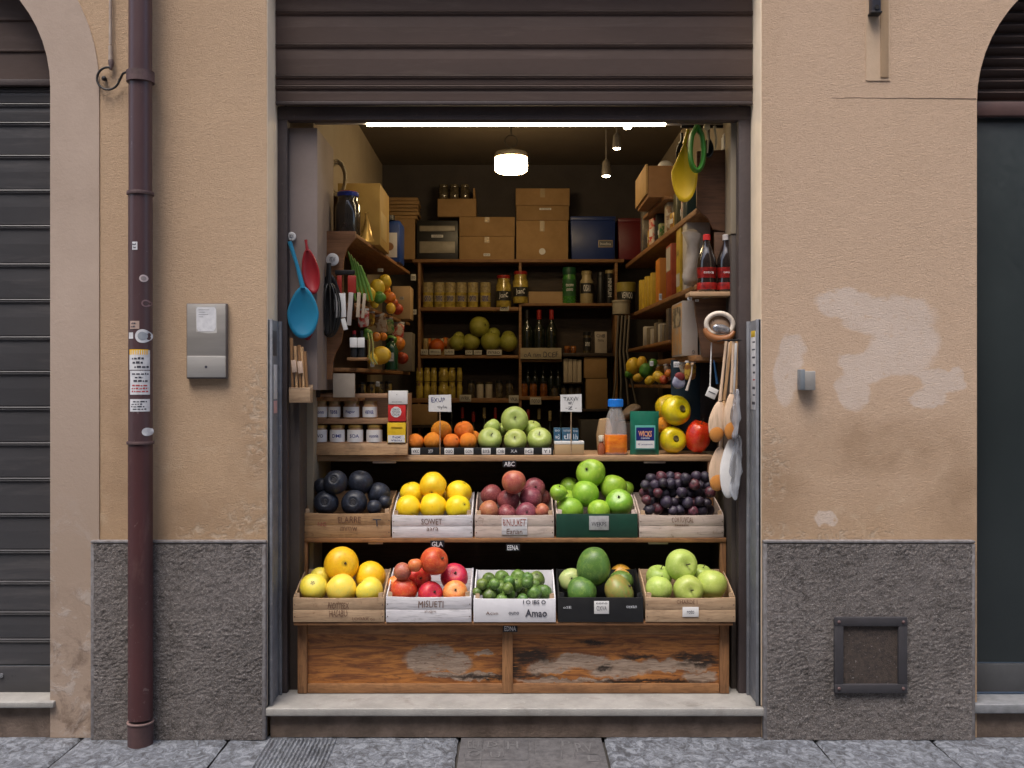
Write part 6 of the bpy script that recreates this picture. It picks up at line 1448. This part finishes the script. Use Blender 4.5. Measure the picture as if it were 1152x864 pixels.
# wooden stick box at the left post
yw = .17; s = sy(yw)
o = thing('utensil_box', 'open tan wooden box fixed at the left post holding wooden utensils', 'box', (X(337, yw), yw, Z(453, yw)))
b = MB(); b.box(-12*s, 12*s, 0, .008, 0, 17*s, .002); part('box_front', b, W_CR1, o)
for s_ in (-1, 1): b = MB(); b.box(min(s_*12*s, s_*10.6*s), max(s_*12*s, s_*10.6*s), .009, .06, 0, 17*s, .001); part('box_side', b, W_CR1, o)
b = MB(); b.box(-12*s, 12*s, .06, .066, 0, 20*s, .001); part('box_back', b, W_CR1, o)
b = MB(); b.box(-10.5*s, 10.5*s, .009, .06, 0, .006); part('box_bottom', b, W_CR1, o)
WST = wood('stick_wood', (.60, .38, .20), (.48, .28, .13), 'z', dirt=.1)
for n, (px, pt, dx) in enumerate(((328, 380, -3), (333, 389, -4), (337, 388, -3.5), (341, 390, -5), (345, 395, -6))):
    b = MB(); b.tube([(X(px, yw), yw+.03, Z(450, yw)), (X(px+dx*.6, yw), yw+.03, Z(pt, yw))], [.006, .0085], 8)
    solo('wooden_utensil', b, WST if n % 2 else pm('stick_dark', (.30, .16, .07), None, 12, .5), '%s wooden utensil from the left standing in the tan box' % ORD[n], 'wooden utensil', 'wooden utensils in the tan box')
for n, (px, py) in enumerate(((330, 412), (337, 413))):
    b = MB(); b.box(-.012, .012, -.003, .002, -.03, .03, .001); solo('paper_sleeve', b, pm('sleeve_peach', (.62, .45, .34), None), 'pale paper sleeve round the wooden utensils, %s one' % ('left', 'right')[n], 'sleeve', 'paper sleeves on the wooden utensils', loc=(X(px, yw), yw+.015, Z(py, yw)), rot=(0, -.1, 0))

# ================================================================ RIGHT SHELVING
def xr(y): return .95-.09*(y-.4)/2.5
rs_ = thing('right_shelving', 'wooden side shelving with walnut end panels on the right wall', 'shelving', (WR, .4, 1.5))
def rsp(b): b.bm.transform(Matrix.Translation((-WR, -.4, -1.5))); return b
yr = .4
b = MB(); b.prism([(X(a, yr), Z(c, yr)) for a, c in ((784, 170), (823, 168), (823, 262), (803, 258), (797, 246), (788, 238), (784, 232))], 'y', yr, yr+.022, .002); part('end_panel', rsp(b), W_PANEL, rs_, 'upper walnut end panel')
b = MB(); b.prism([(X(a, yr), Z(c, yr)) for a, c in ((781, 337), (823, 334), (823, 402), (790, 402), (787, 380), (783, 355))], 'y', yr, yr+.022, .002); part('end_panel', rsp(b), W_PANEL, rs_, 'lower walnut end panel')
b = MB(); b.box(X(804, yr), X(823, yr), yr+.004, yr+.02, Z(326, yr), Z(261, yr), .002); part('end_panel', rsp(b), W_PANEL, rs_, 'middle walnut end panel')
zR1, zR2, zR3, zR4, zR5 = 2.577, 2.185, 1.93, 1.82, 1.665
for (ya, yb_, z, th) in ((.425, 2.85, zR1, .03), (.43, 2.85, zR2, .025), (1.15, 2.85, zR3, .02), (.45, 1.7, zR4, .03), (1.0, 2.7, zR5, .02)): board(rs_, rsp, WR, xr, ya, yb_, z, th)
b = MB(); b.box(WR-.016, WR-.001, .43, 2.85, 1.3, zR1-.031); part('back_panel', rsp(b), wood('side_back_wood', (.10, .06, .035), (.06, .035, .02), 'y', dirt=.2), rs_, smooth=False)
yfs = .30
b = MB(); b.box(X(776, yfs), X(829, yfs), yfs, yfs+.13, Z(333, yfs), Z(328, yfs)+.0, .003); part('front_shelf', rsp(b), wood('front_shelf_wood', (.50, .33, .19), (.38, .22, .12), 'x', dirt=.2), rs_, 'small pale shelf under the two soda bottles')
COLA = pm('soda_dark', (.012, .007, .005), (.02, .01, .008), 10, .08, .02, coat=1)
REDB = pm('soda_label_red', (.34, .014, .01), (.12, .006, .006), 40, .35, .05)
for n, (px, cap, lab) in enumerate(((795, pm('cap_red', (.60, .02, .02), None), 'dark soda bottle with a red cap, left one on the front shelf'), (817, pm('cap_whitered', (.60, .55, .54), None), 'dark soda bottle with a whitish cap, right one on the front shelf'))):
    o = bottle(px, 262, 327, 22, yfs+.055, Z(328, yfs)+.001, cap, lab, 'soda bottles on the small front shelf', body=COLA, lab=[(.04, .16, REDB), (.24, .42, REDB)], cat='bottle', nm='soda_bottle', cola=True, seg=28)
    s = sy(yfs)
    writing('oooca', .010, PAPER, [c for c in o.children if c.name.startswith('bottle_label')][-1], (0, -11*s*1.06, 65*s*.33), w=.05, hand=.2)
# cardboard box on top right
o = thing('cardboard_box', 'brown cardboard box with an open flap at the top of the right shelving', 'box', (.955, 1.25, Z(222, 1.25)))
b = MB(); b.box(-.14, .15, 0, .5, 0, .19, .004); b.jitter(.003, 6); part('box_body', b, pm('card_warm', (.30, .15, .06), (.24, .12, .045), 6, .7), o)
b = MB(); b.box(-.155, -.142, .0, .5, .02, .2, .002); part('box_flap', b, pm('card_light', (.42, .26, .10), None, 6, .7), o)
board(rs_, rsp, WR, lambda y: xr(y)-.02, 1.2, 1.95, Z(222, 1.25)-.001, .02)
b = MB(); b.ball((0, 0, 0), .05, 14, (1, .8, .8)); solo('white_bowl', b, PAPER, 'small white bowl edge showing above the brown cardboard box at right', 'bowl', loc=(X(759, 1.1), 1.45, Z(186, 1.4)))
# goods on the upper right board
G1 = [(716+8, 2.2, .12, .33, pm('jar_grey_tall', (.26, .23, .18), (.08, .07, .06), 14, .2, coat=.4), 'pale grey glass vase'), (736, 1.7, .10, .34, pm('vase_dark', (.05, .045, .04), None, 14, .2, coat=.5), 'dark tall vase')]
for n, (y, w_, h_, m_, lab) in enumerate(((2.15, .07, .36, pm('jar_grey_tall', (.30, .27, .2), (.12, .1, .08), 14, .2, coat=.4), 'tall greyish glass jar at the far part of the upper right board'), (1.75, .05, .26, BLK, 'tall black tin on the upper right board'), (1.35, .055, .22, pm('cream_box', (.48, .42, .32), None), 'cream paper bag on the upper right board'), (1.05, .06, .22, pm('olive_tin', (.09, .09, .05), None, 20, .35), 'olive tin on the upper right board'), (.78, .06, .20, pm('dark_teal_tin', (.02, .05, .06), None, 20, .35), 'dark teal tin at the front of the upper right board'))):
    o = thing('shelf_tin', lab, 'tin', (xr(y)+.075, y, zR1+.001), group='tins on the upper right board')
    b = MB(); b.box(-w_, w_, -.06, .06, 0, h_*.9, .008); part('tin_body', b, m_, o); b = MB(); b.box(-w_*.7, w_*.7, -.05, .05, h_*.9, h_, .004); part('tin_lid', b, BLK if n != 2 else m_, o)
# goods on the middle right board: orange box, red boxes, yellow packs, books, paper bag
def rbox(y, d, w_, h_, m, label, z, nm='goods_box', cat='box', group='boxes on the right shelving', face=None, t_=None, dx=0, tilt=0, strips=()):
    """box whose printed face looks into the shop (towards -x)"""
    x0 = xr(y)+.008+dx; o = thing(nm, label, cat, (x0, y, z+.001), (0, 0, tilt), group)
    b = MB(); b.box(0, w_, 0, d, 0, h_, .003); bo = part('box_body', b, m, o)
    if face: b = MB(); b.box(-.0015, .0005, d*.08, d*.92, h_*.06, h_*.94, .0004); part('printed_face', b, face, bo)
    for (z0_, z1_, mm) in strips: b = MB(); b.box(-.003, -.0016, d*.12, d*.88, h_*z0_, h_*z1_); part('print_band', b, mm, bo, smooth=False)
    if t_: writing(t_, h_*.12, INK, bo, (-.0035, d*.5, h_*.6), (pi/2, 0, -pi/2), w=d*.6)
    return o
OB = pm('box_orange', (.62, .24, .03), (.52, .18, .02), 10, .5); RB = pm('box_redbrown', (.38, .07, .03), (.30, .05, .02), 24, .5); YB = pm('box_yellow', (.65, .45, .04), (.5, .32, .03), 14, .5); WB = pm('box_white', (.55, .50, .44), None, 10, .6)
rbox(1.50, .16, .14, .27, OB, 'plain orange box on the middle right board', zR2)
rbox(1.12, .20, .13, .31, RB, 'red brown box with a white stripe on the middle right board', zR2, face=RB, strips=((.5, .95, WB),))
rbox(.86, .14, .05, .36, YB, 'yellow printed booklet box on the middle right board', zR2, face=YB, t_='JAV', strips=((.1, .3, WB),))
rbox(.70, .12, .13, .37, WB, 'tall cream box next to the yellow booklet on the middle right board', zR2)
for n in range(5):
    rbox(1.78+n*.115, .05, .1, .21-.01*(n % 2), YB, '%s slim yellow pack from the front on the middle right board' % ORD[n], zR2, nm='yellow_pack', cat='pack', group='slim yellow packs on the middle right board')
o = thing('crumpled_bag', 'crumpled pale paper bag hanging behind the soda bottles', 'bag', (X(779, .48), .50, zR2+.002))
b = MB(); b.lathe([(.03, 0), (.045, .03), (.04, .14), (.03, .22), (.05, .27), (.02, .28)], 14); b.jitter(.03, 12); part('bag_body', b, pm('paper_greige', (.42, .36, .30), (.32, .27, .22), 14, .7), o, smooth='all')
o = jar(704.5, 304, 339, 21, 2.62, zR2-.02+.021, 'VEWOO', 'wide black pot with olive yellow top at far end of middle right board', 'pots on the right shelving', body=BLK, lid=pm('lid_olive', (.30, .24, .05), None, 20, .4), lab=BL, ink=PAPER, lo=.45, hi=.7, neck=.98, lidh=.3)
o = jar(699, 337, 353, 20, 2.45, Z(354, 2.45), '0', 'pale rounded bowl hanging at the corner below the black pot', 'pots on the right shelving', body=pm('bowl_grey', (.30, .27, .21), None, 10, .6), lid=pm('bowl_grey', (.30, .27, .21), None), lab=None, neck=.98)
# cereal boxes on R4
o = thing('cereal_box', 'tall beige box with an orange printed front on the right shelf', 'box', (xr(.55)-.035, .62, zR4+.001), group='large boxes on the fourth right board')
b = MB(); b.box(0, .085, 0, .34, 0, .295, .004); bo = part('box_body', b, pm('box_beige', (.42, .36, .31), (.38, .32, .275), 5, .7, rnd=0), o)
b = MB(); b.box(-.002, 0, .01, .33, .01, .285, .0005); c = part('printed_face', b, pm('print_orange', (.55, .25, .05), (.40, .30, .20), 14, .5), bo)
b = MB(); b.box(-.003, -.002, .03, .30, .16, .27); part('print_band', b, pm('print_cream', (.5, .4, .25), (.15, .12, .08), 18, .5, lo=.48, hi=.52), c, smooth=False)
b = MB(); b.tube([(cos(2*pi*i/12)*.006+.06, -.001, sin(2*pi*i/12)*.009+.02) for i in range(13)], .001, 5); part('ring_print', b, INK, bo)
o = thing('cereal_box', 'beige box with dark vertical lettering beside the printed box on the right shelf', 'box', (xr(.5)+.058, .50, zR4+.001), group='large boxes on the fourth right board')
b = MB(); b.box(0, .075, 0, .3, 0, .30, .004); bo = part('box_body', b, pm('box_greybeige', (.27, .235, .205), None, 5, .7, rnd=0), o)
writing('WWAUG', .022, INK, bo, (.022, -.001, .21), (pi/2, pi/2, 0), w=.13, hand=.1, bold=.03)
# third board: row of small books
for n in range(6):
    rbox(1.35+n*.14, .07, .09, .10+.015*(n % 3), WB if n % 2 else pm('card_dim', (.22, .18, .13), None), '%s small pale booklet from the front on the third right board' % ORD[n], zR3, nm='booklet', cat='booklet', group='small booklets on the third right board')
rbox(1.2, .1, .1, .19, pm('book_brown', (.12, .09, .07), None), 'dark brown book at the front of the third right board', zR3, nm='book', cat='book')
# vegetables on R5
Q = [('lemon', 722, 408, 6, 'pale yellow gourd at the back of the lowest right board', 1.3), ('veggreen', 708, 421, 5, 'small dull green fruit at the far end of the lowest right board', 1.5), ('lemon', 731, 428, 5, 'small yellow gourd at the edge of the lowest right board', .9), ('vegorange', 752, 420, 4.5, 'small orange fruit at the front end of the lowest right board', .6), ('lemon', 712, 412, 8, 'large yellow green fruit at the far end of the lowest right board', 1.5), ('veggreen', 727, 417, 8, 'dull green fruit in the middle of the lowest right board', 1.1), ('lemon', 741, 424, 6, 'pale yellow fruit in front on the lowest right board', .7), ('veggreen', 735, 409, 5, 'small green fruit behind on the lowest right board', 1.0), ('lemon', 718, 425, 5, 'small pale fruit at the edge of the lowest right board', 1.2), ('vegred', 747, 427, 5, 'dark red fruit at the front of the lowest right board', .65)]
for k, px, py, r, lab, y in Q: fruit('vegetable', k, px, py, y+.35, r, lab, 'vegetable', 'vegetables on the lowest right board')
for n, (px, py, w_, h_, y, lab) in enumerate(((733, 409, 5, 7, .85, 'white tag hanging from the fourth right board, left one'), (761, 410, 8, 8, .55, 'white tag hanging from the fourth right board, right one'), (743, 334, 4, 9, .8, 'white tag at the edge of the middle right board'), (728, 283, 4, 6, 2.0, 'white tag at the edge of the upper right board'), (776, 336, 6, 5, .36, 'white tag at the corner of the small soda shelf'), (784, 338, 5, 3, .36, 'white scrap under the corner of the small soda shelf'), (769, 413, 0.1, 0.1, 1, ''))):
    if lab: shelf_tag(px, py, w_*.8, h_*.8, y, 'ono', lab, PAPER)
# dark teal board / back cloth behind the peppers and hanging net, dark
b = MB(); b.box(X(755, .9), X(800, .9), .90, .915, z3+.001, Z(405, .9), .004); solo('teal_board', b, pm('board_teal', (.008, .035, .06), (.006, .026, .045), 6, .6), 'dark teal board standing behind the peppers at the right', 'board')
b = MB(); b.box(X(788, .86), X(820, .86), .86, .875, z3+.001, Z(402, .86), .004); solo('black_board', b, pm('board_black', (.012, .01, .012), None, 6, .6), 'black board behind the hanging wooden spoons', 'board')
for n in range(4):
    b = MB(); xx = 694+n*4; b.tube([(X(xx+2, 2.0), 2.0, Z(355, 2.0)), (X(xx-1, 2.0), 1.98, Z(395, 2.0)), (X(xx-2+n*2, 2.0), 1.95, Z(430, 2.0)), (X(xx-6+n*5, 2.0), 1.95, Z(455, 2.0))], .008, 6)
    solo('hanging_strap', b, pm('strap_grey', (.13, .11, .085), None, 10, .7), '%s grey strap from the left hanging below the right shelving' % ORD[n], 'strap', 'grey straps hanging at the right of the back shelving')
o = thing('dried_fish', 'dark dried bundle lying behind the juice bottle cap', 'dried food', (X(709, 1.0), 1.0, Z(463, 1.0)), (0, radians(-38), 0))
b = MB(); b.ball((0, 0, 0), .075, 14, (1, .5, .30)); b.jitter(.02, 18); part('bundle', b, pm('dried_brown', (.07, .04, .02), (.15, .09, .04), 20, .6), o, smooth='all')
b = MB(); b.box(X(695, .9), X(742, .9), .95, 1.15, z3, Z(476, .9), .004); solo('low_crate', b, W_DARK, 'dark wooden crate behind the green pouch', 'crate')

# ---- things hanging at the right front
def band_loop(px, pyt, pyb, w_, y, m, label, th=.012):
    s = sy(y); o = thing('rubber_glove' if False else 'silicone_mould', label, 'kitchen utensil', (X(px, y), y, Z(pyt, y)), group='utensils hanging at the top right')
    H = (pyb-pyt)*s; W = w_/2*s; pts = []
    for i in range(25):
        t = i/24; a = pi*t; pts.append((-W*cos(a)*(sin(a)**.35 if 0 < t < 1 else .0) , 0, -H*sin(a)**.8))
    b = MB(); b.tube(pts, .013, 8)
    for v in b.bm.verts: v.co.y *= 2.2
    part('loop', b, m, o); return o
YS = pm('silicone_yellow', (.70, .46, .01), (.62, .38, .01), 6, .4, rnd=0); GS = pm('silicone_green', (.04, .20, .02), (.03, .15, .015), 6, .4, rnd=0)
yh = .33
paddle(770, 146, 160, 228, 30, yh, YS, 'big yellow silicone scoop hanging at the top right', lean=-.03, tp=.78, hr=1.3, nm='scoop', group='utensils hanging at the top right')
band_loop(784, 142, 192, 22, yh-.05, GS, 'green silicone loop hanging at the top right beside the yellow scoop')
o = paddle(767, 150, 158, 188, 14, yh+.05, BLK, 'black spatula hanging behind the yellow scoop', group='utensils hanging at the top right')
o = paddle(797, 146, 156, 178, 12, yh+.0, BLK, 'black ladle hanging right of the green loop', nm='ladle', group='utensils hanging at the top right')
for n, (px, pt, pb, m_, lab) in enumerate(((795, 143, 172, pm('cream_handle', (.55, .50, .33), None), 'cream handled utensil at the top right, left one'), (804, 143, 168, pm('cream_handle', (.55, .50, .33), None), 'cream handled utensil at the top right, right one'))):
    y = yh-.02; s = sy(y); o = thing('handle_tool', lab, 'kitchen utensil', (X(px, y), y, Z(pt, y)), group='utensils hanging at the top right')
    b = MB(); b.ball((0, 0, 0), 4*s if n == 0 else 2*s, 12); part('knob', b, m_, o); b = MB(); b.tube([(0, 0, -2*s), (.008, 0, -14*s), (.004, 0, (pt-pb)*s)], [.006, .006, .003], 8); part('shaft', b, m_, o)
o = thing('white_box', 'small white canister standing on the top right end panel', 'canister', (X(818, .42), .43, Z(168, .42)))
s = sy(.42); b = MB(); b.box(-5*s, 5*s, -.03, .03, 0, 15*s, .006); part('canister_body', b, PAPER, o); b = MB(); b.box(-4*s, 4*s, -.025, .025, 15*s, 18*s, .004); part('canister_lid', b, PAPER, o)
b = MB(); b.box(X(766, .46), X(822, .46), .45, .47, Z(144, .46), Z(141, .46), .002); solo('hanging_rail', b, BLK, 'dark rail at the top right carrying the hanging utensils', 'rail')
# strainer with leather rim
yv = .26; s = sy(yv)
o = thing('strainer_basket', 'round cream strainer with a brown leather rim and metal mesh hanging below the soda shelf', 'strainer', (X(809.5, yv), yv, Z(366, yv)), (radians(0), radians(4), 0))
b = MB(); pts = [(cos(2*pi*i/36)*15*s, 0, sin(2*pi*i/36)*12.5*s+1*s) for i in range(37)]
b.tube(pts, [.0125]*37, 10); part('rim', b, pm('cream_rim', (.66, .58, .50), None, 9, .5, rnd=0), o)
b = MB(); pts = [(cos(a)*16.5*s, -.006, sin(a)*13*s-3*s) for a in [pi+.12+(pi-.3)*i/20 for i in range(21)]]
b.tube(pts, [.010+.014*sin(pi*i/20) for i in range(21)], 10); part('leather_band', b, pm('leather_tan', (.33, .13, .04), (.25, .09, .03), 8, .45, rnd=0), o)
b = MB(); b.ball((0, .02, -1*s), 14*s, 20, (1, .35, .8)); part('basket', b, pm('mesh_brown', (.33, .22, .15), (.25, .16, .10), 12, .6, rnd=0), o)
b = MB(); b.ball((2*s, -.018, -4*s), 10*s, 16, (1, .22, .55)); b.jitter(.008, 30); part('foil', b, pm('foil_silver', (.55, .56, .60), (.25, .26, .3), 40, .25, .6, 60, metal=.7, rnd=0), o)
b = MB(); b.tube([(-13*s, -.008, -10*s), (-9*s, -.01, -14.5*s), (0, -.012, -16.5*s), (9*s, -.01, -15*s)], .004, 8); part('lower_wire', b, PAPER, o)
# ladle with label
o = thing('skimmer', 'long white handled skimmer with a square paper label hanging under the strainer', 'kitchen utensil', (X(801, yv), yv+.01, Z(384, yv)), group='utensils hanging at the right post')
b = MB(); b.tube([(.0, 0, 0), (-.004, 0, -25*s), (-.008, 0, -53*s)], .0035, 8); part('shaft', b, PAPER, o)
b = MB(); b.box(-.026, .026, -.003, .003, -.026, .026, .006); t_ = part('paper_label', b, PAPER, o, loc=(.0, -.006, -58*s), rot=(0, radians(24), 0)); b = MB(); b.box(-.018, .018, -.0045, -.003, -.001, .003); part('print_line', b, INK, t_, smooth=False)
for n, (px, pt, pb, lab) in enumerate(((805, 405, 432, 'thin dark blue handled brush hanging behind the white skimmer'),)):
    b = MB(); b.tube([(X(px-2, .4), .4, Z(pt, .4)), (X(px+2, .4), .4, Z(pb, .4))], [.003, .007], 8); solo('blue_brush', b, pm('brush_blue', (.02, .10, .25), None), lab, 'brush', 'utensils hanging at the right post')
o = thing('white_spatula', 'small cream spatula hanging in front of the teal board', 'kitchen utensil', (X(779, .5), .5, Z(410, .5)), (0, radians(10), 0), group='utensils hanging at the right post')
b = MB(); b.ball((0, 0, 0), .011, 10); part('knob', b, W_CR1, o); b = MB(); b.tube([(0, 0, -.008), (.004, 0, -.05), (-.006, 0, -.14)], [.004, .004, .008], 8); part('shaft', b, pm('cream_handle2', (.55, .48, .42), None), o)
o = thing('red_packet', 'small red and silver packet hanging from the lowest right board', 'packet', (X(764, .6), .6, Z(429, .6)), (0, radians(20), 0))
b = MB(); b.ball((0, 0, 0), .034, 12, (1, .3, 1.3)); b.jitter(.006, 30); part('packet_body', b, pm('packet_silverblue', (.45, .46, .55), (.2, .2, .35), 20, .3), o); b = MB(); b.ball((-.005, -.004, .025), .028, 12, (1, .3, .8)); part('packet_top', b, pm('packet_darkred', (.25, .03, .03), None), o)
# wooden spoons
yS = .14
def spoon(px0, pt, px1, pb, w_, y, label, m=WST, tip=None, wrap=None, bl=34):
    """spoon hanging by its handle: handle top (px0, pt), bowl bottom (px1, pb), bowl length bl px"""
    s = sy(y); o = thing('wooden_spoon', label, 'wooden spoon', (X(px0, y), y, Z(pt, y)), group='wooden spoons bundled on the right post')
    ex, ez = (px1-px0)*s, -(pb-pt)*s; L = math.hypot(ex, ez); k = 1-bl*s/L
    b = MB(); b.tube([(0, 0, 0), (ex*k*.5, 0, ez*k*.5), (ex*k, 0, ez*k)], [.007, .0065, .009], 8); part('handle', b, m, o)
    b = MB(); cx, cz = ex*(k+1)/2, ez*(k+1)/2; b.ball((0, 0, 0), 1, 20, (w_/2*s, .016, bl/2*s*1.02))
    for v in b.bm.verts: v.co.x *= (1-.28*max(0, v.co.z/(bl/2*s)))
    ang = math.atan2(ex, -ez); b.bm.transform(Matrix.Translation((cx, 0, cz)) @ Matrix.Rotation(-ang, 4, 'Y')); bw = part('bowl', b, m, o, smooth='all')
    if tip:
        b = MB(); b.ball((0, 0, 0), 1, 16, (w_/2*s*.80, .0175, bl*s*.24)); b.bm.transform(Matrix.Translation((cx, 0, cz)) @ Matrix.Rotation(-ang, 4, 'Y') @ Matrix.Translation((0, -.001, -bl*s*.27))); part('dipped_tip', b, tip, bw, smooth='all')
    if wrap:
        b = MB(); b.ball((0, 0, 0), 1, 20, (w_/2*s*.62, .015, bl*s*.56)); b.jitter(.012, 22)
        for v in b.bm.verts: v.co = Vector((v.co.x, v.co.y, v.co.z))
        b.bm.transform(Matrix.Translation((cx+.6*w_/2*s, -.012, cz+.01)) @ Matrix.Rotation(-ang, 4, 'Y')); part('wrapper', b, wrap, bw, smooth='all')
TIP = pm('spoon_tip_orange', (.62, .26, .06), (.50, .19, .04), 12, .4, rnd=0); WRP = pm('wrapper_clear', (.60, .63, .70), (.10, .10, .12), 9, .12, .9, 26, coat=.8, rnd=0, stretch=(3, 1, .5), bd=.006, lo=.42, hi=.58); WRP.node_tree.nodes['Principled BSDF'].inputs['Alpha'].default_value = .55
SPW = wood('spoon_pale', (.68, .50, .36), (.58, .40, .26), 'z', dirt=.05)
spoon(817, 384, 805, 497, 21, yS, 'pale wooden spoon with an orange tip, left one of the upper pair', SPW, TIP, bl=46)
spoon(825, 384, 821, 494, 17, yS-.02, 'wooden spoon in a clear wrapper, right one of the upper pair', SPW, TIP, WRP, bl=52)
spoon(821, 385, 806, 552, 22, yS+.035, 'long pale spoon with an orange tip hanging lowest', SPW, TIP, bl=50)
spoon(828, 386, 819, 560, 22, yS+.015, 'lowest spoon wrapped in crinkled clear foil', PAPER, None, WRP, bl=66)
spoon(823, 384, 812, 470, 8, yS+.02, 'thin wooden stick among the spoon handles', WST, bl=20)
spoon(829, 384, 827, 480, 8, yS+.03, 'straight wooden stick against the right door post', WST, bl=20)
b = MB(); b.tube([(X(812, yS), yS+.12, Z(383, yS)), (X(812, yS), yS-.03, Z(383, yS)), (X(832, yS), yS-.03, Z(383, yS)), (X(832, yS), yS+.12, Z(383, yS))], .004, 8); solo('spoon_hook_rail', b, BLK, 'thin black wire rail carrying the wooden spoons on the right post', 'rail')

# ---- small packets and nets hanging from the side boards
SACH = [pm('sachet_red', (.50, .04, .03), (.6, .5, .4), 30, .35, lo=.45, hi=.55), pm('sachet_gold', (.60, .38, .06), (.3, .12, .03), 30, .35, lo=.45, hi=.55), pm('sachet_cream', (.58, .50, .38), (.35, .2, .1), 30, .4, lo=.5, hi=.55), pm('sachet_green', (.06, .20, .05), (.45, .42, .2), 30, .35, lo=.45, hi=.55)]
rs2 = random.Random(12)
def sachet(x, y, z, w_, h_, m, label, grp):
    o = thing('hanging_packet', label, 'packet', (x, y, z), (0, rs2.uniform(-.25, .25), rs2.uniform(-.5, .5)), grp)
    b = MB(); b.ball((0, 0, -h_/2), 1, 14, (w_/2, .012, h_/2)); 
    for v in b.bm.verts:
        v.co.x = max(-w_*.42, min(w_*.42, v.co.x*1.25)); v.co.z = max(-h_*.94, min(-h_*.06, v.co.z))
    b.jitter(.004, 25); part('packet_body', b, m, o)
    b = MB(); b.box(-w_*.42, w_*.42, -.002, .002, -h_*.07, .004, .0006); part('header_strip', b, PAPER, o)
for side, names in (('left', ((.75, zL2-.02, .07), (.95, zL2-.02, .06), (1.2, zL2-.02, .08), (1.5, zL2-.02, .07), (1.9, zL2-.02, .09))), ('right', ((.62, zR4-.03, .07), (.8, zR4-.03, .06), (1.0, zR4-.03, .09), (1.25, zR4-.03, .07), (1.5, zR4-.03, .08)))):
    for n, (y, z, w_) in enumerate(names):
        x = xl(y)-.01 if side == 'left' else xr(y)+.012
        sachet(x, y, z, w_, w_*1.5, SACH[(n+(side == 'right'))%4], '%s small printed packet from the front hanging under the %s board on the %s' % (ORD[n], 'middle' if side == 'left' else 'fourth', side), 'printed packets hanging on the %s' % side)
for n in range(7):
    y = .95+n*.22; o = thing('small_packet', '%s small upright packet from the front on the upper right board' % ORD[n], 'packet', (xr(y)+.016, y-.1, zR1+.001), (0, 0, rs2.uniform(-.3, .3)), 'small packets on the upper right board')
    h_ = rs2.uniform(.09, .17); b = MB(); b.box(0, .03, 0, .07, 0, h_, .004); b.jitter(.003, 20, n); bo = part('packet_body', b, SACH[n % 4], o)
    b = MB(); b.box(-.003, -.001, .01, .06, h_*.3, h_*.6); part('print_band', b, PAPER, bo, smooth=False)
